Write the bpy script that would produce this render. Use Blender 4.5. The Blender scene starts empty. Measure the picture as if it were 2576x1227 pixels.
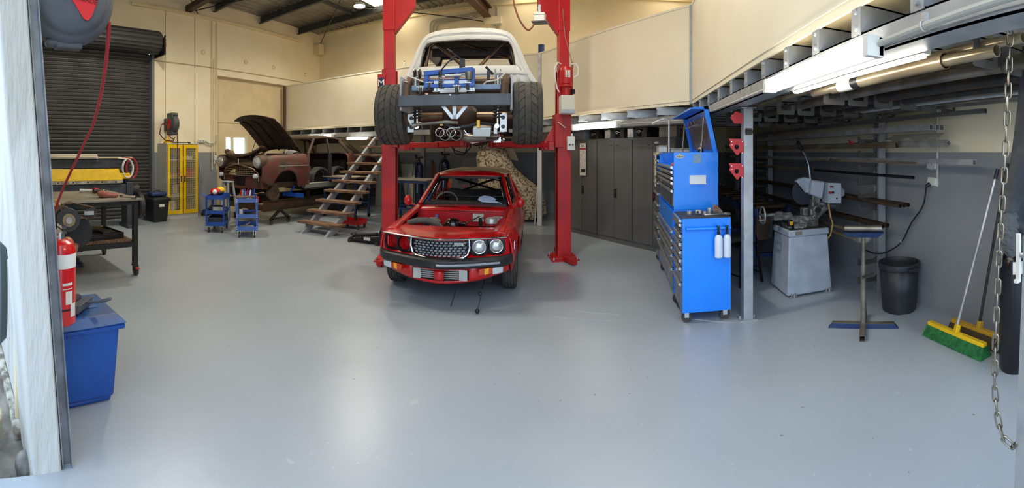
import bpy, bmesh, math, random
from mathutils import Vector, Matrix
random.seed(7)
PI = math.pi
sc = bpy.context.scene
COL = sc.collection

# ------------------------------------------------------------------ camera
# the photograph is a level cylindrical sweep: 1060 px per radian, eye 1.55 m up, horizon at row 383
F, HZ, EYE, AX = 1060.0, 383.0, 1.55, 1550.0      # column 1550 looks along +Y (square to the back wall)
cam = bpy.data.cameras.new('camera'); camo = bpy.data.objects.new('camera', cam); COL.objects.link(camo)
cam.type = 'PANO'
cam.panorama_type = 'CENTRAL_CYLINDRICAL'
cam.central_cylindrical_range_u_min = -1288 / F
cam.central_cylindrical_range_u_max = 1288 / F
cam.central_cylindrical_range_v_min = -(1227 - HZ) / F
cam.central_cylindrical_range_v_max = HZ / F
cam.central_cylindrical_radius = 1.0
cam.clip_start = 0.02
camo.location = (0, 0, EYE)
camo.rotation_euler = (PI / 2, 0, (AX - 1288) / F)
sc.camera = camo
sc.view_settings.view_transform = 'Standard'
sc.view_settings.look = 'None'
sc.view_settings.exposure = 0.42
sc.view_settings.gamma = 1.0
sc.cycles.max_bounces = 10
sc.cycles.diffuse_bounces = 6
sc.cycles.glossy_bounces = 4
sc.cycles.use_denoising = True
sc.cycles.sample_clamp_indirect = 6.0

# ------------------------------------------------------------------ sky and daylight
w = bpy.data.worlds.new('sky'); sc.world = w; w.use_nodes = True
bg = w.node_tree.nodes['Background']
bg.inputs[0].default_value = (0.60, 0.77, 1.0, 1); bg.inputs[1].default_value = 2.3
# the sun stands behind the building and lights the yard in front of the door
sl_ = bpy.data.lights.new('sun', 'SUN'); sl_.energy = 14; sl_.angle = .01; sl_.color = (1, .96, .88)
so_ = bpy.data.objects.new('sun', sl_); COL.objects.link(so_); so_.rotation_euler = (math.radians(-35), 0, 0)

def area(name, loc, rot, sx, sy, power, col):
    l = bpy.data.lights.new(name, 'AREA'); l.shape = 'RECTANGLE'; l.size = sx; l.size_y = sy
    l.energy = power; l.color = col
    o = bpy.data.objects.new(name, l); COL.objects.link(o); o.location = loc; o.rotation_euler = rot
    return o
# glowing roof sheets; all but the first are unseen, added for interior fill: x0, x1, y0, y1
SKYLIGHTS = [(-6.2, -5.45, 5.75, 10.5), (-2.6, -1.85, 5.75, 10.5), (0.9, 1.65, 5.75, 10.5), (-6.2, -5.45, .8, 5.3), (-2.6, -1.85, .8, 5.3)]
# high bay lamps: the first is seen, the rest are added unseen fill
BAYS = [(-5.79, 8.3, 5.06), (-6.2, 3.6, 5.06), (-1.2, 3.4, 5.2), (0.6, 8.2, 5.2)]
for i, p in enumerate(BAYS):
    l = bpy.data.lights.new('high_bay_bulb', 'SPOT'); l.energy = 220; l.color = (1, .93, .80)
    l.spot_size = 2.9; l.spot_blend = .6; l.shadow_soft_size = .14
    o = bpy.data.objects.new('high_bay_bulb', l); COL.objects.link(o); o.location = (p[0], p[1], p[2] - .06)

# ------------------------------------------------------------------ measuring helpers
def th(px): return (px - AX) / F
def flo(px, py, z=0.0):                       # where the ray through a pixel meets height z
    d = (EYE - z) * F / (py - HZ); return Vector((d * math.sin(th(px)), d * math.cos(th(px)), z))
def at(px, py, d):                            # a point at horizontal distance d
    return Vector((d * math.sin(th(px)), d * math.cos(th(px)), EYE + (HZ - py) * d / F))
def onX(px, py, X): return at(px, py, X / math.sin(th(px)))
def onY(px, py, Y): return at(px, py, Y / math.cos(th(px)))

# ------------------------------------------------------------------ materials
def lin(c):
    r = []
    for v in c[:3]:
        v = v / 255.0
        r.append(v / 12.92 if v <= .04045 else ((v + .055) / 1.055) ** 2.4)
    return (r[0], r[1], r[2], 1.0)
MATS = {}
def mat(name, rgb, rough=.5, metal=0.0, rgb2=None, nscale=6.0, lo=.4, hi=.6, bump=0.0, bscale=40.0, coat=0.0, emit=None, estr=1.0, alpha=1.0, trans=0.0, rvar=0.0, stretch=None, spec=None):
    if name in MATS: return MATS[name]
    m = bpy.data.materials.new(name); m.use_nodes = True
    nt = m.node_tree; N = nt.nodes; L = nt.links; b = N['Principled BSDF']
    b.inputs['Base Color'].default_value = lin(rgb)
    b.inputs['Roughness'].default_value = rough; b.inputs['Metallic'].default_value = metal
    if spec is not None: b.inputs['Specular IOR Level'].default_value = spec
    if coat: b.inputs['Coat Weight'].default_value = coat; b.inputs['Coat Roughness'].default_value = .08
    if trans: b.inputs['Transmission Weight'].default_value = trans
    if alpha < 1: b.inputs['Alpha'].default_value = alpha
    if emit is not None:
        b.inputs['Emission Color'].default_value = lin(emit); b.inputs['Emission Strength'].default_value = estr
    if rgb2 is not None or bump or rvar:
        tc = N.new('ShaderNodeTexCoord'); src = tc.outputs['Object']
        if stretch:
            mp = N.new('ShaderNodeMapping'); mp.inputs['Scale'].default_value = stretch
            L.new(src, mp.inputs[0]); src = mp.outputs[0]
    if rgb2 is not None:
        n = N.new('ShaderNodeTexNoise'); n.inputs['Scale'].default_value = nscale; n.inputs['Detail'].default_value = 5
        L.new(src, n.inputs['Vector'])
        r = N.new('ShaderNodeValToRGB'); r.color_ramp.elements[0].position = lo; r.color_ramp.elements[1].position = hi
        r.color_ramp.elements[0].color = lin(rgb); r.color_ramp.elements[1].color = lin(rgb2)
        L.new(n.outputs[0], r.inputs[0]); L.new(r.outputs[0], b.inputs['Base Color'])
    if rvar:
        n3 = N.new('ShaderNodeTexNoise'); n3.inputs['Scale'].default_value = nscale * 1.7; L.new(src, n3.inputs['Vector'])
        mr = N.new('ShaderNodeMapRange'); mr.inputs['To Min'].default_value = max(.02, rough - rvar); mr.inputs['To Max'].default_value = min(1, rough + rvar)
        L.new(n3.outputs[0], mr.inputs[0]); L.new(mr.outputs[0], b.inputs['Roughness'])
    if bump:
        n2 = N.new('ShaderNodeTexNoise'); n2.inputs['Scale'].default_value = bscale; n2.inputs['Detail'].default_value = 4
        L.new(src, n2.inputs['Vector'])
        bp = N.new('ShaderNodeBump'); bp.inputs['Strength'].default_value = bump; bp.inputs['Distance'].default_value = .01
        L.new(n2.outputs[0], bp.inputs['Height']); L.new(bp.outputs[0], b.inputs['Normal'])
    MATS[name] = m
    return m

RED = mat('lift_red', (190, 26, 28), .35, rgb2=(170, 24, 26), nscale=3)
CARRED = mat('car_red', (206, 14, 22), .3, coat=.6, rgb2=(190, 14, 20), nscale=4, bump=.02)
CARRED_IN = mat('bay_red', (212, 20, 28), .4, rgb2=(180, 16, 22), nscale=7)
BLACK = mat('black_plastic', (22, 22, 24), .45)
RUBBER = mat('rubber', (58, 54, 49), .8, rgb2=(72, 66, 58), nscale=14)
DARK = mat('dark_steel', (48, 47, 46), .5, metal=.4, rgb2=(64, 58, 52), nscale=9)
CHROME = mat('chrome', (220, 222, 225), .12, metal=1.0)
ALU = mat('brushed_aluminium', (200, 200, 196), .32, metal=.55, rgb2=(176, 174, 168), nscale=8)
GALV = mat('galvanised_steel', (176, 180, 182), .42, metal=.45, rgb2=(158, 162, 165), nscale=9, lo=.35, hi=.65)
STEEL = mat('bare_steel', (140, 134, 122), .35, metal=.55, rgb2=(108, 100, 88), nscale=5)
STEELW = mat('warm_steel', (186, 170, 138), .3, metal=.6, rgb2=(140, 124, 98), nscale=4, stretch=(1, .4, 1))
RUST = mat('rusty_steel', (88, 60, 44), .6, metal=.45, rgb2=(70, 62, 54), nscale=7)
BROWNPIPE = mat('brown_tube', (116, 92, 70), .35, metal=.7, rgb2=(86, 68, 54), nscale=5)
TBLUE = mat('tool_blue', (10, 105, 225), .32, rgb2=(8, 98, 215), nscale=2, coat=.3)
TROLLEY = mat('trolley_blue', (30, 78, 170), .4, rgb2=(26, 68, 150), nscale=8)
FRAMEBLUE = mat('frame_blue', (28, 52, 100), .5, rgb2=(36, 56, 92), nscale=9)
YEL = mat('yellow_paint', (240, 196, 20), .4, rgb2=(228, 184, 20), nscale=5)
CREAM = mat('cream_paint', (226, 212, 172), .6)
WHITE = mat('white_paint', (232, 232, 228), .5)
WHITEP = mat('white_plastic', (225, 224, 215), .4)
GREY = mat('mid_grey', (120, 122, 124), .5)
LGREY = mat('light_grey_paint', (168, 174, 180), .42, rgb2=(156, 162, 168), nscale=4)
WOOD = mat('old_timber', (138, 106, 78), .7, rgb2=(84, 60, 46), nscale=5, stretch=(1.2, 8, 8), bump=.15)
LED = mat('lit_tube', (255, 255, 250), .5, emit=(255, 250, 236), estr=9.0)
LEDT = mat('lit_thin_tube', (255, 255, 250), .5, emit=(255, 248, 232), estr=45.0)
BAYLED = mat('lit_bay', (255, 255, 250), .5, emit=(255, 244, 220), estr=25.0)
GLASS = mat('lamp_glass', (226, 230, 228), .12, metal=.55, rgb2=(196, 200, 198), nscale=14, coat=1.0)
ORANGE = mat('amber_lens', (235, 110, 10), .2, coat=.5)
CLEAR = mat('clear_plastic', (200, 205, 208), .25)
PAPER = mat('paper_white', (225, 222, 210), .8, rgb2=(200, 196, 184), nscale=20)
CARDB = mat('cardboard', (176, 148, 104), .85)
BRASS = mat('brass', (180, 140, 70), .35, metal=.9)

# ------------------------------------------------------------------ geometry helpers
MW = {}                                       # world matrix of every thing's empty
class MB:
    def __init__(s): s.bm = bmesh.new(); s.T = Matrix.Identity(4); s.n = 0
    def v(s, p): return s.bm.verts.new(s.T @ Vector(p))
    def face(s, vs):
        try: return s.bm.faces.new(vs)
        except ValueError: return None
    def poly(s, pts): s.face([s.v(p) for p in pts]); return s
    def box(s, x0, x1, y0, y1, z0, z1):
        if x0 > x1: x0, x1 = x1, x0
        if y0 > y1: y0, y1 = y1, y0
        if z0 > z1: z0, z1 = z1, z0
        e = (s.n % 6) * .00014; s.n += 1; x0 -= e; x1 += e; y0 -= e; y1 += e; z1 += e
        a = [s.v((x, y, z)) for z in (z0, z1) for x, y in ((x0, y0), (x1, y0), (x1, y1), (x0, y1))]
        for f in ((3, 2, 1, 0), (4, 5, 6, 7), (0, 1, 5, 4), (1, 2, 6, 5), (2, 3, 7, 6), (3, 0, 4, 7)): s.face([a[i] for i in f])
        return s
    def hexa(s, pts):                         # 8 corners: bottom ring then top ring
        a = [s.v(p) for p in pts]
        for f in ((3, 2, 1, 0), (4, 5, 6, 7), (0, 1, 5, 4), (1, 2, 6, 5), (2, 3, 7, 6), (3, 0, 4, 7)): s.face([a[i] for i in f])
        return s
    def rings(s, rs, close=True, caps=True):
        vr = [[s.v(p) for p in r] for r in rs]
        n = len(vr[0])
        for a, b in zip(vr, vr[1:]):
            for i in range(n if close else n - 1):
                j = (i + 1) % n; s.face([a[i], a[j], b[j], b[i]])
        if caps and close: s.face(list(reversed(vr[0]))); s.face(vr[-1])
        return s
    def bar(s, p0, p1, w, h, up=(0, 0, 1)):   # rectangular bar between two points
        p0 = Vector(p0); p1 = Vector(p1); d = (p1 - p0).normalized(); u = Vector(up)
        if abs(d.dot(u)) > .98: u = Vector((0, 1, 0)) if abs(d.y) < .9 else Vector((1, 0, 0))
        x = d.cross(u).normalized(); u = x.cross(d).normalized()
        rs = [[p + x * (a * w / 2) + u * (b * h / 2) for a, b in ((-1, -1), (1, -1), (1, 1), (-1, 1))] for p in (p0, p1)]
        return s.rings(rs)
    def tube(s, pts, r, seg=10, caps=True):
        pts = [Vector(p) for p in pts]; n = len(pts); rs = []
        rr = r if isinstance(r, (list, tuple)) else [r] * n
        t0 = (pts[1] - pts[0]).normalized()
        u = t0.orthogonal().normalized()
        for i, p in enumerate(pts):
            t = (pts[min(i + 1, n - 1)] - pts[max(i - 1, 0)])
            if t.length < 1e-9: t = t0
            t.normalize(); u = (u - t * u.dot(t))
            if u.length < 1e-6: u = t.orthogonal()
            u.normalize(); q = t.cross(u)
            rs.append([p + (u * math.cos(2 * PI * k / seg) + q * math.sin(2 * PI * k / seg)) * rr[i] for k in range(seg)])
        return s.rings(rs, True, caps)
    def cyl(s, p0, p1, r0, r1=None, seg=16): return s.tube([p0, p1], [r0, r0 if r1 is None else r1], seg)
    def pipe(s, p0, p1, ro, ri, seg=16):      # hollow pipe
        p0 = Vector(p0); p1 = Vector(p1); t = (p1 - p0).normalized(); u = t.orthogonal().normalized(); q = t.cross(u)
        def ring(p, r): return [p + (u * math.cos(2 * PI * k / seg) + q * math.sin(2 * PI * k / seg)) * r for k in range(seg)]
        return s.rings([ring(p0, ro), ring(p1, ro), ring(p1, ri), ring(p0, ri), ring(p0, ro)], True, False)
    def sqpipe(s, p0, p1, w, t=.004, rot=0.0):
        p0 = Vector(p0); p1 = Vector(p1); d = (p1 - p0).normalized(); x = d.cross(Vector((0, 0, 1)) if abs(d.z) < .9 else Vector((0, 1, 0))).normalized(); u = x.cross(d)
        c, sn = math.cos(rot), math.sin(rot); x, u = x * c + u * sn, u * c - x * sn
        def ring(p, h): return [p + x * (a * h) + u * (b * h) for a, b in ((-1, -1), (1, -1), (1, 1), (-1, 1))]
        return s.rings([ring(p0, w / 2), ring(p1, w / 2), ring(p1, w / 2 - t), ring(p0, w / 2 - t), ring(p0, w / 2)], True, False)
    def lathe(s, prof, c=(0, 0, 0), axis='z', seg=24, a0=0.0, a1=2 * PI):
        c = Vector(c); full = abs(a1 - a0 - 2 * PI) < 1e-6; rs = []
        for k in range(seg if full else seg + 1):
            a = a0 + (a1 - a0) * k / seg; ca, sa = math.cos(a), math.sin(a); ring = []
            for r, h in prof:
                if axis == 'z': q = Vector((r * ca, r * sa, h))
                elif axis == 'x': q = Vector((h, r * ca, r * sa))
                else: q = Vector((r * ca, h, r * sa))
                ring.append(c + q)
            rs.append(ring)
        if full: rs.append(rs[0])
        m = len(prof); vr = [[s.v(p) for p in r] for r in (rs[:-1] if full else rs)]
        if full: vr.append(vr[0])
        for a, b in zip(vr, vr[1:]):
            for i in range(m - 1): s.face([a[i], a[i + 1], b[i + 1], b[i]])
        return s
    def torus(s, c, R, r, axis='z', seg=28, ss=8, a0=0.0, a1=2 * PI):
        return s.lathe([(R + r * math.cos(2 * PI * k / ss), r * math.sin(2 * PI * k / ss)) for k in range(ss + 1)], c, axis, seg, a0, a1)
    def ball(s, c, rx, ry=None, rz=None, seg=16, n=10):
        ry = ry or rx; rz = rz or rx; c = Vector(c); rs = []
        for i in range(n + 1):
            a = -PI / 2 + PI * i / n; r = max(math.cos(a), 1e-3)
            rs.append([c + Vector((rx * r * math.cos(2 * PI * k / seg), ry * r * math.sin(2 * PI * k / seg), rz * math.sin(a))) for k in range(seg)])
        return s.rings(rs)
    def prism(s, poly, o, ex, ey, n):         # polygon in plane (ex, ey) at o, swept by vector n
        o = Vector(o); ex = Vector(ex); ey = Vector(ey); n = Vector(n)
        a = [s.v(o + ex * x + ey * y) for x, y in poly]; b = [s.v(o + ex * x + ey * y + n) for x, y in poly]
        s.face(list(reversed(a))); s.face(b)
        for i in range(len(a)):
            j = (i + 1) % len(a); s.face([a[i], a[j], b[j], b[i]])
        return s
    def grid(s, rows):                        # open sheet from rows of points
        vr = [[s.v(p) for p in r] for r in rows]
        for a, b in zip(vr, vr[1:]):
            for i in range(len(a) - 1): s.face([a[i], a[i + 1], b[i + 1], b[i]])
        return s
    def build(s, name, m, parent=None, w=False, bevel=0.0, smooth=True, solid=0.0, sub=0, merge=False, kind=None, offset=0.0):
        me = bpy.data.meshes.new(name)
        if w and parent is not None: bmesh.ops.transform(s.bm, matrix=MW[parent.name].inverted(), verts=s.bm.verts)
        if merge: bmesh.ops.remove_doubles(s.bm, verts=s.bm.verts, dist=1e-4)
        bmesh.ops.recalc_face_normals(s.bm, faces=s.bm.faces)
        s.bm.to_mesh(me); s.bm.free()
        me.materials.append(m)
        o = bpy.data.objects.new(name, me); COL.objects.link(o)
        if parent is not None: o.parent = parent
        if solid:
            md = o.modifiers.new('s', 'SOLIDIFY'); md.thickness = solid; md.offset = offset
        if bevel:
            md = o.modifiers.new('b', 'BEVEL'); md.width = bevel; md.segments = 2; md.limit_method = 'ANGLE'; md.angle_limit = .6
        if sub:
            md = o.modifiers.new('u', 'SUBSURF'); md.levels = sub; md.render_levels = sub
        if smooth:
            me.shade_smooth()
            try: me.set_sharp_from_angle(angle=.6)
            except Exception: pass
        MW[o.name] = (MW[parent.name] if parent is not None and parent.name in MW else Matrix.Identity(4))
        return o

def each(mb, name, m, parent=None, w=False, **k):      # every separate piece becomes an object of its own
    bm = mb.bm; bm.verts.ensure_lookup_table(); seen = set(); out = []
    for v0 in bm.verts:
        if v0 in seen: continue
        st = [v0]; seen.add(v0); isl = []
        while st:
            v = st.pop(); isl.append(v)
            for e in v.link_edges:
                q = e.other_vert(v)
                if q not in seen: seen.add(q); st.append(q)
        nb = MB(); mp = {v: nb.bm.verts.new(v.co) for v in isl}
        for f in {f for v in isl for f in v.link_faces}:
            try: nb.bm.faces.new([mp[v] for v in f.verts])
            except ValueError: pass
        out.append(nb.build(name, m, parent, w=w, **k))
    bm.free(); return out

def tag(o, label, cat, group=None, kind=None):
    if label: o['label'] = label
    if cat: o['category'] = cat
    if group: o['group'] = group
    if kind: o['kind'] = kind
    return o
def thing(name, label, cat, loc=(0, 0, 0), rz=0.0, group=None):
    o = bpy.data.objects.new(name, None); COL.objects.link(o); o.location = loc; o.rotation_euler = (0, 0, rz)
    o.empty_display_size = .1
    MW[o.name] = Matrix.Translation(Vector(loc)) @ Matrix.Rotation(rz, 4, 'Z')
    return tag(o, label, cat, group)
def struct(name, mb, m, **k):
    o = mb.build(name, m, None, **k); o['kind'] = 'structure'; return o
def copy_tree(o, loc=None, rz=None, label=None, parent=None):
    c = o.copy(); COL.objects.link(c); c.parent = parent
    if loc is not None: c.location = loc
    if rz is not None: c.rotation_euler = (c.rotation_euler[0], c.rotation_euler[1], rz)
    if label: c['label'] = label
    for ch in list(KIDS.get(o.name, [])): copy_tree(ch, parent=c)
    return c
KIDS = {}
def collect_kids():
    KIDS.clear()
    for o in bpy.data.objects:
        if o.parent is not None: KIDS.setdefault(o.parent.name, []).append(o)
def text(s, size, M, m, parent, name='lettering', ext=.002):
    cu = bpy.data.curves.new('t', 'FONT'); cu.body = s; cu.size = size; cu.extrude = ext; cu.align_x = 'CENTER'; cu.align_y = 'CENTER'
    to = bpy.data.objects.new('t', cu); COL.objects.link(to)
    me = bpy.data.meshes.new_from_object(to.evaluated_get(bpy.context.evaluated_depsgraph_get()))
    bpy.data.objects.remove(to); bpy.data.curves.remove(cu)
    if parent is not None: me.transform(MW[parent.name].inverted() @ M)
    else: me.transform(M)
    me.materials.clear(); me.materials.append(m)
    o = bpy.data.objects.new(name, me); COL.objects.link(o)
    if parent is not None: o.parent = parent
    return o
def frame(o, x, y):                           # matrix with text x/y axes in the world
    x = Vector(x).normalized(); y = Vector(y).normalized(); z = x.cross(y)
    M = Matrix((x, y, z)).transposed().to_4x4(); M.translation = Vector(o); return M
def interp(tbl, x):                           # smooth table lookup: rows (x, a, b, ...)
    if x <= tbl[0][0]: return tbl[0][1:]
    if x >= tbl[-1][0]: return tbl[-1][1:]
    for a, b in zip(tbl, tbl[1:]):
        if a[0] <= x <= b[0]:
            t = (x - a[0]) / (b[0] - a[0]); t = t * t * (3 - 2 * t) * .5 + t * .5
            return tuple(p + (q - p) * t for p, q in zip(a[1:], b[1:]))
def frange(a, b, n): return [a + (b - a) * i / (n - 1) for i in range(n)]
# ------------------------------------------------------------------ the building
XL, XR, YB, YF = -9.0, 2.84, 10.6, 0.42
def roofz(x): return 5.43 + .03 * (x + 9)

def wall_paint(name):
    m = bpy.data.materials.new(name); m.use_nodes = True; nt = m.node_tree; N = nt.nodes; L = nt.links; b = N['Principled BSDF']
    g = N.new('ShaderNodeNewGeometry'); s = N.new('ShaderNodeSeparateXYZ'); L.new(g.outputs['Position'], s.inputs[0])
    gt = N.new('ShaderNodeMath'); gt.operation = 'GREATER_THAN'; gt.inputs[1].default_value = 1.55; L.new(s.outputs['Z'], gt.inputs[0])
    n = N.new('ShaderNodeTexNoise'); n.inputs['Scale'].default_value = 1.7; n.inputs['Detail'].default_value = 7; L.new(g.outputs['Position'], n.inputs['Vector'])
    def ramp(c1, c2):
        r = N.new('ShaderNodeValToRGB'); r.color_ramp.elements[0].position = .35; r.color_ramp.elements[1].position = .65
        r.color_ramp.elements[0].color = lin(c1); r.color_ramp.elements[1].color = lin(c2); L.new(n.outputs[0], r.inputs[0]); return r
    lo = ramp((136, 138, 140), (143, 145, 147)); hi = ramp((232, 221, 190), (238, 228, 200))
    mx = N.new('ShaderNodeMix'); mx.data_type = 'RGBA'
    L.new(gt.outputs[0], mx.inputs[0]); L.new(lo.outputs[0], mx.inputs[6]); L.new(hi.outputs[0], mx.inputs[7]); L.new(mx.outputs[2], b.inputs['Base Color'])
    b.inputs['Roughness'].default_value = .5
    n2 = N.new('ShaderNodeTexNoise'); n2.inputs['Scale'].default_value = 60; L.new(g.outputs['Position'], n2.inputs['Vector'])
    bp = N.new('ShaderNodeBump'); bp.inputs['Strength'].default_value = .06; bp.inputs['Distance'].default_value = .01
    L.new(n2.outputs[0], bp.inputs['Height']); L.new(bp.outputs[0], b.inputs['Normal'])
    return m
WALL = wall_paint('wall_paint')

def floor_mat():
    m = bpy.data.materials.new('floor_paint'); m.use_nodes = True; nt = m.node_tree; N = nt.nodes; L = nt.links; b = N['Principled BSDF']
    g = N.new('ShaderNodeNewGeometry')
    n = N.new('ShaderNodeTexNoise'); n.inputs['Scale'].default_value = .9; n.inputs['Detail'].default_value = 8; L.new(g.outputs['Position'], n.inputs['Vector'])
    r = N.new('ShaderNodeValToRGB'); r.color_ramp.elements[0].position = .35; r.color_ramp.elements[1].position = .7
    r.color_ramp.elements[0].color = lin((150, 159, 167)); r.color_ramp.elements[1].color = lin((160, 169, 177)); L.new(n.outputs[0], r.inputs[0])
    # paint chips: sparse pale flecks and dark specks, some crowded together
    def flecks(scale, rad, keep, squash):
        w_ = N.new('ShaderNodeTexNoise'); w_.inputs['Scale'].default_value = scale * 2.2; L.new(g.outputs['Position'], w_.inputs['Vector'])
        ad_ = N.new('ShaderNodeVectorMath'); ad_.operation = 'MULTIPLY_ADD'; ad_.inputs[1].default_value = (.5 / scale,) * 3; L.new(w_.outputs['Color'], ad_.inputs[0]); L.new(g.outputs['Position'], ad_.inputs[2])
        mp_ = N.new('ShaderNodeMapping'); mp_.inputs['Scale'].default_value = squash; L.new(ad_.outputs[0], mp_.inputs[0])
        v = N.new('ShaderNodeTexVoronoi'); v.inputs['Scale'].default_value = scale; L.new(mp_.outputs[0], v.inputs['Vector'])
        lt = N.new('ShaderNodeMath'); lt.operation = 'LESS_THAN'; lt.inputs[1].default_value = rad; L.new(v.outputs['Distance'], lt.inputs[0])
        sp = N.new('ShaderNodeSeparateColor'); L.new(v.outputs['Color'], sp.inputs[0])
        gt = N.new('ShaderNodeMath'); gt.operation = 'LESS_THAN'; gt.inputs[1].default_value = keep; L.new(sp.outputs[0], gt.inputs[0])
        mm = N.new('ShaderNodeMath'); mm.operation = 'MULTIPLY'; L.new(lt.outputs[0], mm.inputs[0]); L.new(gt.outputs[0], mm.inputs[1]); return mm
    f1 = flecks(3.5, .09, .35, (1, 1.6, 1)); f2 = flecks(14, .12, .30, (1, 1.5, 1)); f3 = flecks(9, .07, .2, (1, 1, 1))
    mu = N.new('ShaderNodeMath'); mu.operation = 'MAXIMUM'; L.new(f1.outputs[0], mu.inputs[0]); L.new(f2.outputs[0], mu.inputs[1])
    dk = N.new('ShaderNodeMix'); dk.data_type = 'RGBA'; L.new(f3.outputs[0], dk.inputs[0]); L.new(r.outputs[0], dk.inputs[6]); dk.inputs[7].default_value = lin((118, 122, 124)); r = dk
    mx = N.new('ShaderNodeMix'); mx.data_type = 'RGBA'; L.new(mu.outputs[0], mx.inputs[0]); L.new(r.outputs[2], mx.inputs[6]); mx.inputs[7].default_value = lin((166, 172, 176))
    L.new(mx.outputs[2], b.inputs['Base Color'])
    rr = N.new('ShaderNodeMapRange'); rr.inputs['To Min'].default_value = .285; rr.inputs['To Max'].default_value = .36; L.new(n.outputs[0], rr.inputs[0]); L.new(rr.outputs[0], b.inputs['Roughness'])
    n2 = N.new('ShaderNodeTexNoise'); n2.inputs['Scale'].default_value = 9; n2.inputs['Detail'].default_value = 6; L.new(g.outputs['Position'], n2.inputs['Vector'])
    ad = N.new('ShaderNodeMath'); ad.operation = 'MULTIPLY_ADD'; ad.inputs[1].default_value = -.4; L.new(mu.outputs[0], ad.inputs[0]); L.new(n2.outputs[0], ad.inputs[2])
    bp = N.new('ShaderNodeBump'); bp.inputs['Strength'].default_value = .2; bp.inputs['Distance'].default_value = .012
    L.new(ad.outputs[0], bp.inputs['Height']); L.new(bp.outputs[0], b.inputs['Normal'])
    return m
FLOOR = floor_mat()
CONC = mat('outside_concrete', (150, 142, 130), .85, rgb2=(104, 96, 84), nscale=5, bump=.6, bscale=30)
PCONC = mat('painted_concrete', (204, 204, 198), .6, rgb2=(186, 185, 176), nscale=3, bump=1.0, bscale=26, stretch=(1.6, 1.6, .3))

struct('floor', MB().box(XL - .2, XR + .2, YF + .1, YB + .2, -.12, 0).box(-1.99, XR + .2, -3.0, YF + .1, -.12, 0), FLOOR, smooth=False)
struct('ground', MB().box(-30, 30, -30, YF + .12, -.2, -.125), CONC, smooth=False)

# left wall: roller door opening, filled-in bay with a window
wl = MB()
wl.box(XL - .15, XL, 4.57, 6.47, 0, 5.6).box(XL - .15, XL, 6.47, YB + .15, 3.57, 5.6).box(XL - .15, XL, 1.2, 4.57, 3.95, 5.6).box(XL - .15, XL, YF, 1.2, 0, 5.6)
wl.box(XL - .3, XL - .15, 6.47, 6.83, 0, 3.57).box(XL - .3, XL - .15, 7.63, YB + .15, 0, 3.57).box(XL - .3, XL - .15, 6.83, 7.63, 0, 1.3).box(XL - .3, XL - .15, 6.83, 7.63, 2.0, 3.57)
struct('wall_left', wl, WALL, smooth=False)
MATS['bay_shade_tan'] = None; del MATS['bay_shade_tan']
BAY_SHADE = mat('bay_shade_tan', (214, 196, 156), .6, rgb2=(206, 188, 148), nscale=3)  # wall cream taken down to tan: shade of the recess painted in
struct('wall_left_bay', MB().box(XL - .15, XL - .13, 6.47, 6.83, 0, 3.57).box(XL - .15, XL - .13, 7.63, YB, 0, 3.57).box(XL - .15, XL - .13, 6.83, 7.63, 0, 1.3).box(XL - .15, XL - .13, 6.83, 7.63, 2.0, 3.57), BAY_SHADE, smooth=False)
wn = struct('window_1', MB().box(XL - .24, XL - .13, 6.83, 6.87, 1.3, 2.0).box(XL - .24, XL - .13, 7.59, 7.63, 1.3, 2.0).box(XL - .24, XL - .13, 6.83, 7.63, 1.96, 2.0).box(XL - .24, XL - .13, 6.83, 7.63, 1.3, 1.34).box(XL - .24, XL - .13, 7.08, 7.13, 1.3, 2.0), CREAM, smooth=False)
MW[wn.name] = Matrix.Identity(4)
MB().box(XL - .2, XL - .195, 6.85, 7.61, 1.32, 1.98).build('window_pane', mat('pane', (255, 255, 255), .05, trans=1.0), wn)
struct('wall_back', MB().box(XL - .15, XR + .15, YB, YB + .15, 0, 6.1), WALL, smooth=False)
struct('wall_right', MB().box(XR, XR + .15, .42, YB, 0, 6.1), WALL, smooth=False)
struct('wall_front', MB().box(XL - .15, -2.38, YF, .45, 0, 5.8).box(-2.38, XR + .15, YF, .56, 4.3, 6.0), PCONC, smooth=False)

# roof: ribbed sheets, ribs along Y
rf = MB(); rows = [[], []]; x = XL - .1; ang = 0
while x < XR + .2:
    for dx, dz in ((0, 0), (.11, 0), (.125, .03), (.175, .03)):
        for k, y in enumerate((YF, YB)): rows[k].append((x + dx, y, roofz(x + dx) + dz))
    x += .19
rf.grid(rows)
ROOFM = mat('roof_sheet', (150, 150, 148), .45, metal=.5, rgb2=(130, 128, 122), nscale=2)
struct('ceiling', rf, ROOFM, smooth=False, solid=.01)
SKY = mat('skylight_sheet', (255, 240, 205), .5, emit=(255, 240, 212), estr=3.0)
for i, (a, b, c, d) in enumerate(SKYLIGHTS):  # later strips are out of view, put in to brighten the room
    struct('ceiling_skylight', MB().grid([[(a + (b - a) * t, y, roofz(a + (b - a) * t) - .03 + .012 * math.cos(t * 50)) for t in frange(0, 1, 33)] for y in (c, d)]), SKY)
PURLIN = mat('purlin_grey', (66, 70, 74), .5, metal=.3)
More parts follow.
